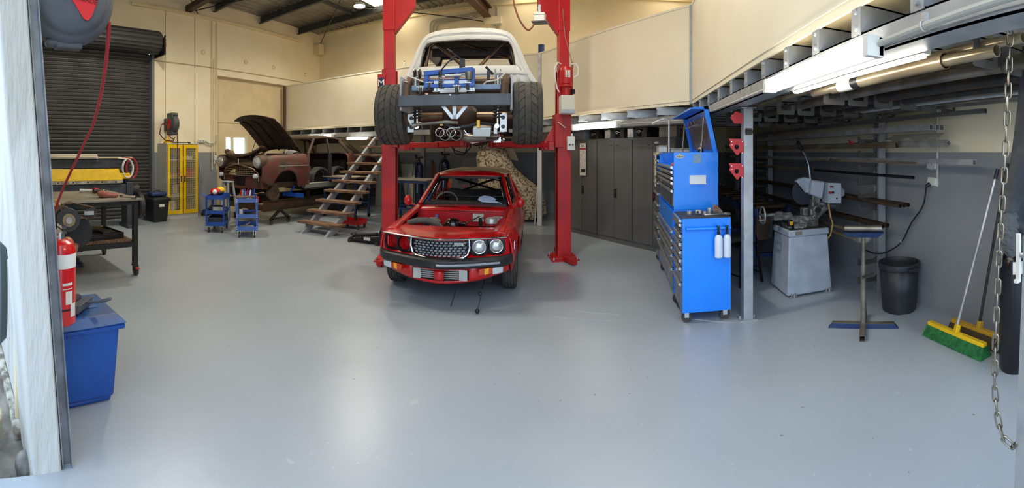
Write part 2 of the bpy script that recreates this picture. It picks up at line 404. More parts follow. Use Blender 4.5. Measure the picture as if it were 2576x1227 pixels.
for y in (9.58, 8.0, 6.4, 4.4, 2.9, 1.5):
    p = MB(); z0, z1 = roofz(XL) - .22, roofz(XR) - .22
    p.hexa([(XL, y, z0), (XR, y, z1), (XR, y + .012, z1), (XL, y + .012, z0), (XL, y, z0 + .2), (XR, y, z1 + .2), (XR, y + .012, z1 + .2), (XL, y + .012, z0 + .2)])
    p.hexa([(XL, y - .07, z0), (XR, y - .07, z1), (XR, y, z1), (XL, y, z0), (XL, y - .07, z0 + .012), (XR, y - .07, z1 + .012), (XR, y, z1 + .012), (XL, y, z0 + .012)])
    p.hexa([(XL, y, z0 + .19), (XR, y, z1 + .19), (XR, y + .07, z1 + .19), (XL, y + .07, z0 + .19), (XL, y, z0 + .2), (XR, y, z1 + .2), (XR, y + .07, z1 + .2), (XL, y + .07, z0 + .2)])
    struct('beam_purlin', p, PURLIN, smooth=False)
struct('beam_rafter', MB().hexa([(XL, 5.5, 5.07), (XR, 5.5, 5.4), (XR, 5.66, 5.4), (XL, 5.66, 5.07), (XL, 5.5, 5.21), (XR, 5.5, 5.56), (XR, 5.66, 5.56), (XL, 5.66, 5.21)]), mat('rafter_brown', (78, 60, 50), .5), smooth=False)
struct('beam_wind', MB().box(-3.42, -3.22, YF + .1, YB, 5.08, 5.12).box(-3.33, -3.31, YF + .1, YB, 5.12, 5.36).box(-3.42, -3.22, YF + .1, YB, 5.34, 5.38), mat('beam_brown', (74, 48, 36), .5), smooth=False)
for y in (8.8, 7.2): struct('beam_bridging', MB().bar((-6.9, y - .7, 5.42), (-6.9, y + .7, 5.42), .05, .1), PURLIN, smooth=False)
struct('trim_brace_rod', MB().tube([onX(490, 27, -8.95), (-5.26, 7.48, 5.24), (-3.4, 8.7, 5.3)], .012), BLACK)
struct('trim_brace_rod', MB().tube([(-8.9, 10.5, 5.05), (-6.33, 8.25, 5.32)], .012), BLACK)
struct('trim_brace_rod', MB().tube([(-8.9, 5.8, 5.05), (-9.0 + 1.2, 4.6, 5.35)], .012), BLACK)
struct('trim_brace_rod', MB().tube([(-3.4, 10.4, 4.95), (-6.3, 9.2, 5.35)], .012), BLACK)
struct('trim_rod_bracket', MB().box(-9, -8.75, 10.3, 10.55, 4.72, 5.05), CREAM, bevel=.02)
struct('trim_beam_seat', MB().box(-3.4, -2.95, YB - .08, YB, 4.9, 5.1), WALL, smooth=False)
struct('trim_ledge', MB().box(XL, XL + .07, 4.0, 9.65, 4.98, 5.05), CREAM, smooth=False, bevel=.01)
struct('trim_ledge', MB().box(XL, XR, YB - .05, YB, 5.38, 5.44), CREAM, smooth=False)
JOINT = mat('joint_line', (176, 162, 124), .8)
for y in (4.93, 5.78): struct('trim_joint', MB().box(XL, XL + .006, y - .008, y + .008, 1.6, 5.0), JOINT, smooth=False)
struct('trim_joint', MB().box(XL, XL + .012, 4.6, YB, 3.74, 3.765), JOINT, smooth=False)
struct('trim_joint', MB().box(XL - .13, XL - .122, 6.47, YB, 2.34, 2.36), JOINT, smooth=False)
for i, (px, py) in enumerate(((414, 112), (511, 131), (618, 156), (688, 170), (769, 188))):
    p = onX(px, py, XL); struct('trim_wall_ferrule', MB().lathe([(.001, .012), (.03, .012), (.045, .03), (.06, .02), (.065, 0)], (XL, p.y, p.z), 'x', 18), CREAM)

# conduits on the walls
PIPEG = mat('conduit_grey', (176, 174, 164), .45)
for px in (532, 538, 544):
    y = 9 / math.tan(-th(px)); zt, zb = (4.95, 1.1) if px != 538 else (4.0, 1.25)
    struct('trim_conduit', MB().tube([(XL + .03, y, zb), (XL + .03, y, zt)], .014), CREAM)
c = [onX(516, 355, XL + .04), onX(525, 361, XL + .06), onX(537, 361, XL + .06), onX(543, 353, XL + .05), onX(544, 340, XL + .04)]
struct('trim_conduit', MB().tube(c, .018), PIPEG)
for px, dz in ((1083, 0), (1090, .07), (1098, .14)):
    x = YB * math.tan(th(px)); X2 = -3.6
    zt = 5.2 - dz * .9
    struct('trim_conduit', MB().tube([(x, YB - .03, .0 + 2.3), (x, YB - .03, zt - .12), (x + .04, YB - .03, zt - .04), (x + .12, YB - .03, zt), (X2, YB - .03, zt + (X2 - x) * .03)], .018), PIPEG)
x = YB * math.tan(th(1251)); struct('trim_conduit', MB().tube([(x, YB - .03, 2.3), (x, YB - .03, 5.4)], .018).box(x - .12, x + .12, YB - .07, YB, 4.86, 5.1), PIPEG)

# mezzanine: front panels, rim beams, joists, deck
MP = [(-9.0, 9.0), (-1.53, 8.35), (1.013, 5.6), (1.013, .57)]
PANEL = mat('mezzanine_panel', (236, 228, 202), .45, rgb2=(232, 223, 196), nscale=1.5)
ZB, ZT = 2.2, 3.53
for i, nm in enumerate(('back', 'corner', 'right')):
    a, b = Vector(MP[i] + (0,)), Vector(MP[i + 1] + (0,)); d = (b - a).normalized(); up = Vector((0, 0, (ZB + ZT) / 2))
    n = Vector((-d.y, d.x, 0)) * .012
    m = MB().bar(a + up + n, b + up + n, .02, ZT - ZB)
    struct('wall_mezzanine_' + nm, m, PANEL, smooth=False)
    e = MB().bar(a + n + Vector((0, 0, ZT + .01)), b + n + Vector((0, 0, ZT + .01)), .035, .03); e.bar(a + Vector((0, 0, ZB + .05)) - n * .3, b + Vector((0, 0, ZB + .05)) - n * .3, .008, .008)
    struct('trim_panel_edge', e, PANEL, smooth=False)
struct('trim_corner_strip', MB().box(.985, 1.015, 5.56, 5.62, ZB, ZT), GALV, smooth=False)
struct('trim_corner_strip', MB().box(-1.56, -1.5, 8.3, 8.36, ZB, ZT), ALU, smooth=False)
struct('trim_panel_end', MB().box(-8.99, -8.95, 8.9, 8.98, ZB, ZT), mat('maroon_edge', (90, 60, 52), .6), smooth=False)
struct('ceiling_mezzanine_deck', MB().prism([(-9, 9.03), (-1.5, 8.4), (1.03, 5.65), (1.03, .57), (XR, .57), (XR, YB), (-9, YB)], (0, 0, 2.215), (1, 0, 0), (0, 1, 0), (0, 0, .03)), mat('deck_board', (196, 178, 138), .7, rgb2=(176, 158, 120), nscale=2), smooth=False)
def channel(a, b, z0, z1, wd=.055, side=1):
    a = Vector((a[0], a[1], 0)); b = Vector((b[0], b[1], 0)); d = (b - a).normalized(); n = Vector((-d.y, d.x, 0)) * side; t = .008; m = MB()
    def q(o0, o1, za, zb): 
        m.hexa([a + n * o0 + Vector((0, 0, za)), b + n * o0 + Vector((0, 0, za)), b + n * o1 + Vector((0, 0, za)), a + n * o1 + Vector((0, 0, za)),
                a + n * o0 + Vector((0, 0, zb)), b + n * o0 + Vector((0, 0, zb)), b + n * o1 + Vector((0, 0, zb)), a + n * o1 + Vector((0, 0, zb))])
    q(0, t, z0, z1); q(0, wd, z1 - t, z1); q(0, wd, z0, z0 + t)
    return m
struct('beam_mezzanine', channel((-9, 9.05), (-1.5, 8.42), 1.95, 2.07, .2), GALV, smooth=False)
struct('beam_mezzanine', channel((-1.5, 8.42), (1.03, 5.64), 1.95, 2.07, .2), GALV, smooth=False)
m = channel((1.03, 5.64), (1.03, .4), 1.97, 2.08, .14)
m.box(1.012, 1.03, .4, 5.64, 1.97, 1.985).box(1.008, 1.03, .4, 5.64, 1.97, 1.978)
struct('beam_mezzanine', m, GALV, smooth=False)
JY = [.72, 1.15, 1.57, 1.97, 2.37, 2.78, 3.19, 3.63, 4.10, 4.57, 5.05, 5.5, 6.05, 6.5, 6.95, 7.4, 7.85, 8.3]
for y in JY:
    x0 = 1.03 if y < 5.6 else 1.013 - (y - 5.6) / 2.75 * 2.543
    j = channel((x0, y), (XR, y), 2.08, 2.215, .05)
    j.box(x0 - .006, x0, y - .005, y + .07, 2.075, 2.21)
    for z in (2.105, 2.18): j.cyl((x0 - .006, y + .03, z), (x0 - .018, y + .03, z), .013, .011, 8)
    j.box(x0 + .1, x0 + .16, y - .05, y, 2.08, 2.1)
    struct('beam_joist', j, GALV, smooth=False)
x = -8.8
while x < -1.6:
    y = 9.05 - (x + 9) / 7.5 * .63
    struct('beam_joist', channel((x, y), (x, YB), 2.07, 2.215, .05), GALV, smooth=False); x += .45

# posts that carry the mezzanine (each with a base plate)
def post(px, x, y, zt, wd, m, label):
    t = struct('pillar_post', MB().sqpipe((x, y, .006), (x, y, zt), wd, .005).box(x - wd / 2, x + wd / 2, y - wd / 2, y + wd / 2, zt - .006, zt), m, smooth=False, bevel=.003)
    b = MB().box(x - wd * .95, x + wd * .95, y - wd * .7, y + wd * .7, 0, .01)
    for s in (-1, 1): b.cyl((x + s * wd * .75, y, .01), (x + s * wd * .75, y, .035), .012, .012, 6)
    b.box(x - wd * .8, x + wd * .8, y - wd * .7, y + wd * .7, zt, zt + .008)
    MW[t.name] = Matrix.Identity(4)
    b.build('base_plate', GALV, t, smooth=False)
post(1885, 1.2, 3.74, 1.955, .09, GALV, '')
post(1364, -1.6, 8.75, 1.94, .09, WHITEP, '')
post(1066, -5.1, 10.35, 2.05, .1, GALV, '')

# roller door in the left wall
t = struct('door_1', MB(), GREY) if False else None
slat = MB(); rows = []; z = 0.0
while z < 3.95:
    for dz, dx in ((0, 0), (.02, .022), (.05, .03), (.062, .005), (.07, 0)): rows.append([(XL - .1 + dx, 1.25, z + dz), (XL - .1 + dx, 4.53, z + dz)])
    z += .085
slat.grid(rows)
DOORG = mat('roller_steel', (92, 92, 90), .42, metal=.35, rgb2=(78, 78, 77), nscale=5, stretch=(1, .3, 3))
dr = struct('door_1', slat, DOORG, smooth=False); MW[dr.name] = Matrix.Identity(4)
dm = MB(); prof = []
for k in range(60):
    a = 2 * PI * k / 60; prof.append((.26 + .012 * (k % 3 == 0), a))
rs = [[(XL + .2 + r * math.cos(a), y, 4.12 + r * math.sin(a)) for r, a in prof] for y in (1.2, 4.62)]
dm.rings(rs); dm.build('drum', mat('drum_steel', (70, 70, 70), .45, metal=.3), dr, smooth=False)
MB().cyl((XL + .2, 4.62, 4.12), (XL + .2, 4.78, 4.12), .05, .04).box(XL, XL + .5, 4.63, 4.67, 3.8, 4.16).bar((XL + .06, 4.68, 3.9), (XL + .45, 4.68, 4.25), .03, .03).build('drum_bracket', BLACK, dr)
MB().box(XL - .12, XL + .06, 4.53, 4.6, 0, 3.9).box(XL - .12, XL + .06, 1.18, 1.25, 0, 3.9).build('guide', mat('guide_grey', (120, 124, 128), .4, metal=.3), dr)

# left jamb of the big opening: leaning painted concrete pier with a steel guide channel
def lean(y, z): return y - z * .078
def pier(x0, x1, y0, y1, zt, m):
    return m.hexa([(x0, y0, -.12), (x1, y0, -.12), (x1, y1, -.12), (x0, y1, -.12), (x0, lean(y0, zt), zt), (x1, lean(y0, zt), zt), (x1, lean(y1, zt), zt), (x0, lean(y1, zt), zt)])
struct('pillar_jamb', pier(-2.4, -1.985, .385, .53, 3.6, MB()), PCONC, bevel=.012)
CH = mat('guide_channel', (150, 152, 154), .4, metal=.5, rgb2=(118, 118, 120), nscale=6)
g = MB(); pier(-2.03, -2.022, .525, .585, 3.6, g); pier(-2.03, -1.985, .532, .537, 3.6, g); pier(-2.03, -1.985, .58, .586, 3.6, g)
struct('trim_door_guide', g, CH, smooth=False)
# outer wall left of the pier with pipes and a coiled hose
struct('wall_outside', MB().box(-6, -2.4, .40, .418, -.12, 4), PCONC, smooth=False)
struct('trim_drain_pipe', MB().tube([(-2.47, .375, -.02), (-2.47, .36, .6), (-2.47, .34, 1.12)], .016).tube([(-2.66, .375, .95), (-2.52, .375, .5), (-2.48, .375, .3)], .010).tube([(-2.8, .36, 1.1), (-2.45, .345, 1.11)], .018), CREAM)
struct('trim_kerb_edge', MB().bar((-3.6, .375, -.10), (-2.42, .375, -.10), .05, .05), mat('dirty_white', (190, 184, 168), .8, rgb2=(110, 100, 84), nscale=12), bevel=.01)
# galvanised jamb at the right edge
rj = MB(); a = flo(2552, 1300); b = Vector((a.x + .03, a.y + .0, 0))
rj.bar((1.43, .985, -.05), (1.50, .97, 1.28), .07, .07).bar((1.475, .94, -.05), (1.545, .925, 1.28), .012, .1)
struct('trim_jamb_post', rj, GALV, smooth=False)
# ------------------------------------------------------------------ two-post lift
def lift_post(name, label, x, y, rz, side):
    # local +x points from this post to the other one when side = 1
    t = thing(name, label, 'car lift', (x, y, 0), rz)
    s = side
    hw, hd = .10, .10
    c = MB()                                   # lower C-shaped column, open towards the car
    c.box(-s * hw, -s * (hw - .012), -hd, hd, .02, 2.74)
    c.box(-s * hw, s * hw, -hd, -hd + .012, .02, 2.74).box(-s * hw, s * hw, hd - .012, hd, .02, 2.74)
    c.box(s * (hw - .012), s * hw, -hd, -hd + .05, .02, 2.74).box(s * (hw - .012), s * hw, hd - .05, hd, .02, 2.74)
    c.build('column', RED, t, smooth=False, bevel=.006)
    u = MB(); u.box(-.075, .075, -.09, .09, 2.74, 4.0)
    u.prism([(0, 3.25), (s * .3, 3.62), (s * .3, 4.0), (0, 4.0)], (s * .075, -.06, 0), (1, 0, 0), (0, 0, 1), (0, .12, 0))
    u.box(-.085, .085, -.1, .1, 3.3, 4.0)
    u.build('column_extension', RED, t, smooth=False, bevel=.006)
    b = MB().box(-.2, .2, -.2, .2, 0, .02).box(-.17, .17, -.17, .17, .02, .05)
    b.build('base_plate', RED, t, smooth=False, bevel=.004)
    bo = MB()
    for i in (-1, 1):
        for j in (-1, 1): bo.cyl((i * .17, j * .17, .02), (i * .17, j * .17, .055), .013, .013, 6)
    each(bo, 'anchor_bolt', ALU, t)
    MB().cyl((s * .03, -.03, .05), (s * .03, -.03, 1.7), .022, None, 14).build('lift_cylinder', CHROME, t)
    k = MB().box(s * .02, s * .14, -.12, .12, 1.62, 2.1).prism([(.14, 1.62), (.33, 1.62), (.14, 1.95)], (0, -.02, 0), (s, 0, 0), (0, 0, 1), (0, .04, 0))
    k.box(s * .16, s * .34, -.14, .14, 1.58, 1.70)
    k.build('carriage', RED, t, smooth=False, bevel=.005)
    f = MB().bar((0, -.2, .045), (-s * .07, -.44, .045), .07, .06).bar((0, .2, .045), (s * .02, .42, .045), .07, .06)
    each(f, 'floor_foot', RED, t, smooth=False)
    return t
LA = math.atan2(.92, 2.56)
LP = lift_post('lift_post', 'red steel lift post left of the cars, sign on its side', -3.125, 5.25, LA, 1)
RP = lift_post('lift_post', 'red steel lift post with motor and control box beside grey lockers', -.775, 6.12, LA, -1)
def arm(post, pts, label=None):
    m = MB()
    for a, b, wd in pts: m.bar(a, b, wd, .07)
    a, b, wd = pts[-1]; m.cyl((b[0], b[1], b[2] - .03), (b[0], b[1], b[2] + .1), .055, None, 16); m.cyl((b[0], b[1], b[2] + .1), (b[0], b[1], b[2] + .12), .08, None, 16)
    a, b, wd = pts[0]; m.cyl((a[0], a[1], a[2] - .06), (a[0], a[1], a[2] + .06), .06, None, 14)
    return m.build('swing_arm', RED, post, smooth=False, bevel=.004)
arm(LP, [((.28, -.1, 1.65), (.75, -.35, 1.65), .12), ((.7, -.32, 1.66), (1.05, -.55, 1.66), .08)])
arm(LP, [((.28, .1, 1.65), (.8, .45, 1.65), .12), ((.75, .4, 1.66), (1.1, .7, 1.66), .08)])
arm(RP, [((-.28, -.1, 1.65), (-.75, -.35, 1.65), .12), ((-.7, -.32, 1.66), (-1.0, -.55, 1.66), .08)])
arm(RP, [((-.28, .1, 1.65), (-.8, .45, 1.65), .12), ((-.75, .4, 1.66), (-1.0, .7, 1.66), .08)])
# sign box on the left post
sg = MB().box(-.15, -.04, -.15, -.10, 1.95, 2.66); sg.build('sign_box', RED, LP, smooth=False, bevel=.004)
MB().box(-.135, -.055, -.154, -.15, 2.05, 2.61).build('sign_face', mat('sign_navy', (22, 36, 66), .4), LP, smooth=False)
for i, ch in enumerate('MO'):
    M = MW[LP.name] @ frame((-.095, -.157, 2.53 - i * .135), (1, 0, 0), (0, 0, 1)); text(ch, .135, M, WHITE, LP)
# motor, tank, boxes on the right post
m = MB(); m.lathe([(.001, 2.76), (.07, 2.76), (.085, 2.73), (.085, 2.52), (.07, 2.5), (.001, 2.5)], (-.0, -.2, 0), 'z', 20)
for k in range(20):
    a = 2 * PI * k / 20; m.box(-.0 + .085 * math.cos(a) - .004, .085 * math.cos(a) + .004, -.2 + .085 * math.sin(a) - .004, -.2 + .085 * math.sin(a) + .004, 2.54, 2.71)
m.lathe([(.001, 2.5), (.1, 2.5), (.1, 2.48), (.06, 2.46), (.05, 2.36), (.001, 2.36)], (0, -.2, 0), 'z', 20)
m.box(-.08, .12, -.12, -.1, 2.2, 2.78)
m.build('motor', RED, RP)
MB().cyl((.0, -.2, 2.36), (.0, -.2, 2.46), .045, None, 14).cyl((.11, -.17, 2.38), (.11, -.17, 2.45), .03, None, 10).build('pump', BLACK, RP)
MB().box(-.09, .11, -.30, -.11, 2.09, 2.35).build('oil_tank', mat('oil_tank', (215, 212, 196), .35, alpha=1), RP, smooth=False, bevel=.012)
MB().box(-.085, .105, -.304, -.299, 2.10, 2.15).build('oil_level', mat('oil_level', (168, 178, 186), .3), RP, smooth=False)
MB().box(-.03, .04, -.287, -.284, 2.6, 2.7).build('rating_plate', PAPER, RP)
cb = MB().box(.02, .13, -.2, -.13, 1.58, 1.78); cb.cyl((.09, -.17, 1.78), (.09, -.17, 1.82), .014).build('control_box', WHITEP, RP, smooth=False, bevel=.008)
MB().cyl((.055, -.2, 1.66), (.055, -.212, 1.66), .012).build('button', mat('brown_button', (120, 80, 60), .4), RP)
MB().cyl((.095, -.2, 1.66), (.095, -.212, 1.66), .012).build('button', mat('navy_button', (60, 80, 120), .4), RP)
MB().tube([(-.07, -.2, 2.8), (-.12, -.2, 2.82), (-.16, -.2, 2.74), (-.16, -.2, 2.6), (-.13, -.2, 2.45), (-.1, -.2, 2.4)], .01).tube([(.07, -.2, 2.8), (.14, -.2, 2.82), (.18, -.2, 2.74), (.17, -.2, 2.65), (.12, -.18, 2.62)], .01).build('cable', WHITEP, RP)
MB().tube([(-.03, -.12, 3.6), (.0, -.14, 3.2), (.09, -.16, 2.86), (.1, -.16, 2.80)], .006).cyl((.1, -.16, 2.76), (.1, -.16, 2.84), .016).build('power_cable', mat('tan_cable', (150, 110, 90), .5), RP)
MB().bar((-.11, -.15, 1.98), (.0, -.16, 1.9), .03, .01).build('latch_label', PAPER, RP)

# ------------------------------------------------------------------ shared car helpers
def wheel(parent, x, y, z, R, wd, inward, tread='rib', rim_m=None, name='wheel', rr=None):
    """tyre with real grooves, dished rim; axis along x; inward = sign of x that faces the car's middle"""
    rr = rr or R * .62
    t = MB(); h = wd / 2
    prof = [(rr, -h * .8), (rr + .01, -h * .95), (R * .86, -h), (R * .95, -h * .97), (R * .99, -h * .84)]
    ng = 4
    for i in range(ng):
        c = -h * .62 + i * (h * 1.24) / (ng - 1); prof += [(R, c - .016 if i else c - .012), (R, c - .006), (R - .009, c - .005), (R - .009, c + .005), (R, c + .006)]
    prof += [(R * .99, h * .84), (R * .95, h * .97), (R * .86, h), (rr + .01, h * .95), (rr, h * .8)]
    t.lathe(prof, (x, y, z), 'x', 56)
    o = t.build('tyre', RUBBER, parent)
    if tread == 'slash':
        s = MB(); nb = 22
        for k in range(nb):
            a0 = 2 * PI * k / nb
            for sg in (-1, 1):
                pts = []
                for q in range(6):
                    f = q / 5; a = a0 + f * .33 * 1 + (0 if sg > 0 else .14)
                    pts.append((x + sg * (h * .2 + f * h * .72), y + (R + .0012 - f * f * .012) * math.cos(a), z + (R + .0012 - f * f * .012) * math.sin(a)))
                s.tube(pts, .003, 4)
        s.build('tread_grooves', mat('groove_black', (18, 17, 16), .9), o)
    d = inward
    r = MB(); r.lathe([(rr + .004, -h * .8), (rr + .012, -h * .78), (rr - .01, -h * .6), (rr - .015, h * .6), (rr + .012, h * .78), (rr + .004, h * .8)], (x, y, z), 'x', 40)
    r.lathe([(rr - .012, -d * h * .45), (rr * .6, -d * h * .3), (rr * .3, -d * h * .1), (.001, -d * h * .1)], (x, y, z), 'x', 30)
    r.build('rim', rim_m or ALU, parent, solid=.006)
    return o
def side_shell(parent, name, m, ys, hw, zb, zm, zt, inner, wheelarch=(), x0=0, sgn=1, solid=.02, flare=.0, kind=None):
    """one flank of a car: stations along y, each a section from sill to top edge and a little inward"""
    rows = []
    for y in ys:
        H, B, M_, T, I = hw(y), zb(y), zm(y), zt(y), inner(y)
        ex = 0
        for (ya, za, ra) in wheelarch:
            if abs(y - ya) < ra: B = max(B, za + math.sqrt(ra * ra - (y - ya) ** 2))
            if abs(y - ya) < ra * 1.35: ex = max(ex, flare * math.cos((y - ya) / (ra * 1.35) * PI / 2))
        row = []
        for k in range(13):
            f = k / 12
            if f <= .7:
                g = f / .7; z = B + (T - .05 - B) * g
                tt = (z - M_) / max(T - M_, .05) if z > M_ else (M_ - z) / max(M_ - zb(y), .05)
                x = H - .05 * tt * tt * (1.0 if z > M_ else .8) + ex * (1 - g) ** 2
            elif f <= .85:
                g = (f - .7) / .15; a = g * PI / 2; x = H - .05 - (1 - math.cos(a)) * 0 - math.sin(a) * .05 * 0 - g * .04; z = T - .05 + math.sin(a) * .05
            else:
                g = (f - .85) / .15; x = (H - .09) + (I - (H - .09)) * g; z = T + .006 * math.sin(g * PI)
            row.append((x0 + sgn * x, y, z))
        rows.append(row)
    return MB().grid(rows).build(name, m, parent, solid=solid)
def C(v): return lambda y: v
def TB(*t): return lambda y: interp(t, y)[0]

# ------------------------------------------------------------------ red sedan under the lifted ute
RC = thing('red_sedan', 'old red two-tone sedan without bonnet parked on the floor under the raised pickup', 'car', (-1.86, 4.58, 0), .19)
ysF = sorted(set(frange(-.50, .72, 34) + [-.33, .33, .34, -.34]))
ytop = TB((-.75, .70), (0, .745), (.6, .80), (.75, .83))
yhw = TB((-.75, .66), (-.5, .715), (0, .745), (.7, .755), (2.3, .755), (3.1, .70))
for s, nm in ((-1, 'fender'), (1, 'fender')):
    side_shell(RC, nm, CARRED, ysF, yhw, TB((-.50, .43), (-.40, .40), (-.36, .28), (.72, .2)), C(.5), ytop, TB((-.75, .5), (0, .56), (.75, .56)), ((0, .27, .335),), sgn=s, flare=.02)
    side_shell(RC, 'rear_quarter' , CARRED, sorted(set(frange(.725, 3.2, 52))), yhw, TB((.7, .2), (2.9, .25), (3.2, .32)), C(.5), TB((.7, .82), (1.5, .84), (2.6, .86), (3.2, .80)), TB((.7, .62), (3.2, .6)), ((2.31, .27, .33),), sgn=s, flare=.02)
    # door seam and sill
    each(MB().box(s * .752, s * .758, .80, .806, .25, .80).box(s * .752, s * .758, 1.68, 1.686, .25, .82), 'door_seam', mat('seam_dark', (60, 6, 8), .6), RC, smooth=False)
    # inner wing of engine bay
    MB().box(s * .50, s * .56, -.28, .56, .35, .72).build('inner_wing', CARRED_IN, RC, smooth=False, bevel=.01)
    MB().lathe([(.001, .60), (.09, .60), (.1, .58), (.11, .4)], (s * .45, .02, .06), 'z', 20).build('strut_tower', CARRED_IN, RC)
# nose top panel with V-shaped lip
def nose_y(x): return -.80 + .24 * (abs(x) / .68) ** 1.4
rows = []
for i in range(9):
    f = i / 8; row = []
    for x in frange(-.66, .66, 25):
        y = nose_y(x) + (-.27 - nose_y(x)) * f; z = .705 + .02 * math.sin(f * PI * .6) - .02 * (abs(x) / .66) ** 3 * (1 - f)
        row.append((x, y, z))
    rows.append(row)
rows.insert(0, [(x, nose_y(x) + .012, .675) for x in frange(-.66, .66, 25)])
rows.append([(x, -.26, .6) for x in frange(-.66, .66, 25)])
MB().grid(rows).build('nose_panel', CARRED, RC, solid=.01)
MB().tube([(x, nose_y(x) - .004, .69) for x in frange(-.66, .66, 31)], .008, 6).build('lip_trim', CHROME, RC)
# front face below the lamps
rows = []
for z, dy in ((.54, .07), (.5, .03), (.46, .02), (.42, .05)):
    rows.append([(x, nose_y(x) + dy, z - .015 * math.cos(x * 2.2)) for x in frange(-.68, .68, 25)])
MB().grid(rows).build('front_panel', CARRED, RC, solid=.01)
rows = [[(x, nose_y(x) + .22, z) for x in frange(-.66, .66, 25)] for z in (.5, .69)]
MB().grid(rows).build('lamp_panel', mat('dark_red_inner', (120, 12, 14), .5), RC, solid=.01)
# side caps of the nose
for s in (-1, 1):
    MB().hexa([(s * .60, nose_y(.6) + .02, .44), (s * .70, nose_y(.66) + .06, .44), (s * .715, -.3, .44), (s * .60, -.3, .44), (s * .60, nose_y(.6) + .02, .70), (s * .675, nose_y(.66) + .05, .69), (s * .70, -.3, .71), (s * .60, -.3, .71)]).build('nose_corner', CARRED, RC, bevel=.015)
# valance
rows = []
for f in frange(0, 1, 8):
    row = []
    for x in frange(-.68, .68, 29):
        wv = abs(x) / .68; y = nose_y(x) + .04 - .03 * math.sin(f * PI * .8) + f * .03; z = .43 - f * (.19 - .10 * wv ** 2.6)
        row.append((x, y, z))
    rows.append(row)
va = MB().grid([r[:9] + [] for r in rows]); va.grid([r[20:] for r in rows]); va.grid([r[8:21] for r in rows[:3]]); va.grid([r[8:21] for r in rows[6:]]); va.grid([r[13:16] for r in rows[2:7]])
va.build('valance', CARRED, RC, solid=.012)
# coolers behind the slot
oc = MB().box(-.27, -.02, -.70, -.66, .27, .375).box(.02, .27, -.70, -.66, .27, .375); each(oc, 'oil_cooler', DARK, RC, smooth=False)
fins = MB()
for s in (-1, 1):
    for k in range(5): fins.tube([(s * .02, -.715, .285 + k * .02), (s * .20, -.705, .285 + k * .02)], .006, 6)
    fins.box(s * .20, s * .28, -.72, -.69, .27, .375)
fins.build('cooler_fins', ALU, RC)
# bumper
def bar_v(x0, x1, z0, z1, dy, n=25, thick=.05, top=0):
    rs = []
    for x in frange(x0, x1, n):
        y = nose_y(x) * 1.0 - dy + (.0 if abs(x) < .64 else (abs(x) - .64) * 1.1)
        rs.append([(x, y, z0), (x, y - thick * .5, z0 + .02), (x, y - thick * .5, z1 - .02), (x, y, z1), (x, y + thick, z1), (x, y + thick, z0)])
    return rs
MB().rings(bar_v(-.72, .72, .405, .505, .045, 33)).build('bumper', mat('bumper_black', (30, 31, 33), .45, rgb2=(46, 46, 46), nscale=5), RC, bevel=.006)
MB().tube([(x, nose_y(x) - .045 - .032, .452) for x in frange(0, .6, 15)], .012, 6).build('bumper_strip', mat('strip_silver', (165, 172, 182), .35, metal=.3), RC)
for s in (-1, 1):
    a, b, c_ = (.44, .56, .66)
    def blk(xa, xb, m, nm):
        ya, yb = nose_y(xa) - .06, nose_y(xb) - .06
        MB().hexa([(s * xa, ya, .335), (s * xb, yb, .345), (s * xb, yb + .08, .345), (s * xa, ya + .08, .335), (s * xa, ya, .40), (s * xb, yb, .405), (s * xb, yb + .08, .405), (s * xa, ya + .08, .40)]).build(nm, m, RC, bevel=.008)
    blk(.40, .53, ORANGE if False else mat('indicator_red', (200, 60, 24), .2, coat=.5), 'indicator'); blk(.45, .50, mat('indicator_amber', (250, 170, 20), .2, coat=.5), 'indicator'); blk(.53, .63, CLEAR, 'side_lamp')
# twin lamp surrounds: left pair empty, right pair fitted
for s in (-1, 1):
    for k, x in enumerate((.395, .56)):
        y = nose_y(x) + .02; x *= s; tilt = s * .2
        M = Matrix.Translation((x, y, .60)) @ Matrix.Rotation(tilt, 4, 'Z')
        b = MB(); b.T = M
        pr = []
        for q in range(24):
            a = 2 * PI * q / 24; e = 4; r0 = .098; cx = (abs(math.cos(a)) ** (2 / e)) * (1 if math.cos(a) >= 0 else -1); cz = (abs(math.sin(a)) ** (2 / e)) * (1 if math.sin(a) >= 0 else -1)
            pr.append((cx * .088, cz * .085, math.cos(a), math.sin(a)))
        b.rings([[(p[0], .06, p[1]) for p in pr], [(p[0], 0, p[1]) for p in pr], [(p[2] * .074, -.006, p[3] * .074) for p in pr], [(p[2] * .068, .05, p[3] * .068) for p in pr], [(p[0] * .95, .06, p[1] * .95) for p in pr]], True, False)
        b.build('headlight_surround', BLACK, RC)
        b = MB(); b.T = M
        if s > 0:
            b.lathe([(.001, -.028), (.03, -.026), (.055, -.014), (.066, .004)], (0, 0, 0), 'y', 28); b.build('headlight', GLASS, RC)
            b = MB(); b.T = M; b.torus((0, .002, 0), .067, .007, 'y'); b.build('headlight_ring', CHROME, RC)
        else:
            b.lathe([(.066, .02), (.062, .12), (.001, .12)], (0, 0, 0), 'y', 24); b.build('headlight_bucket', CARRED_IN, RC)
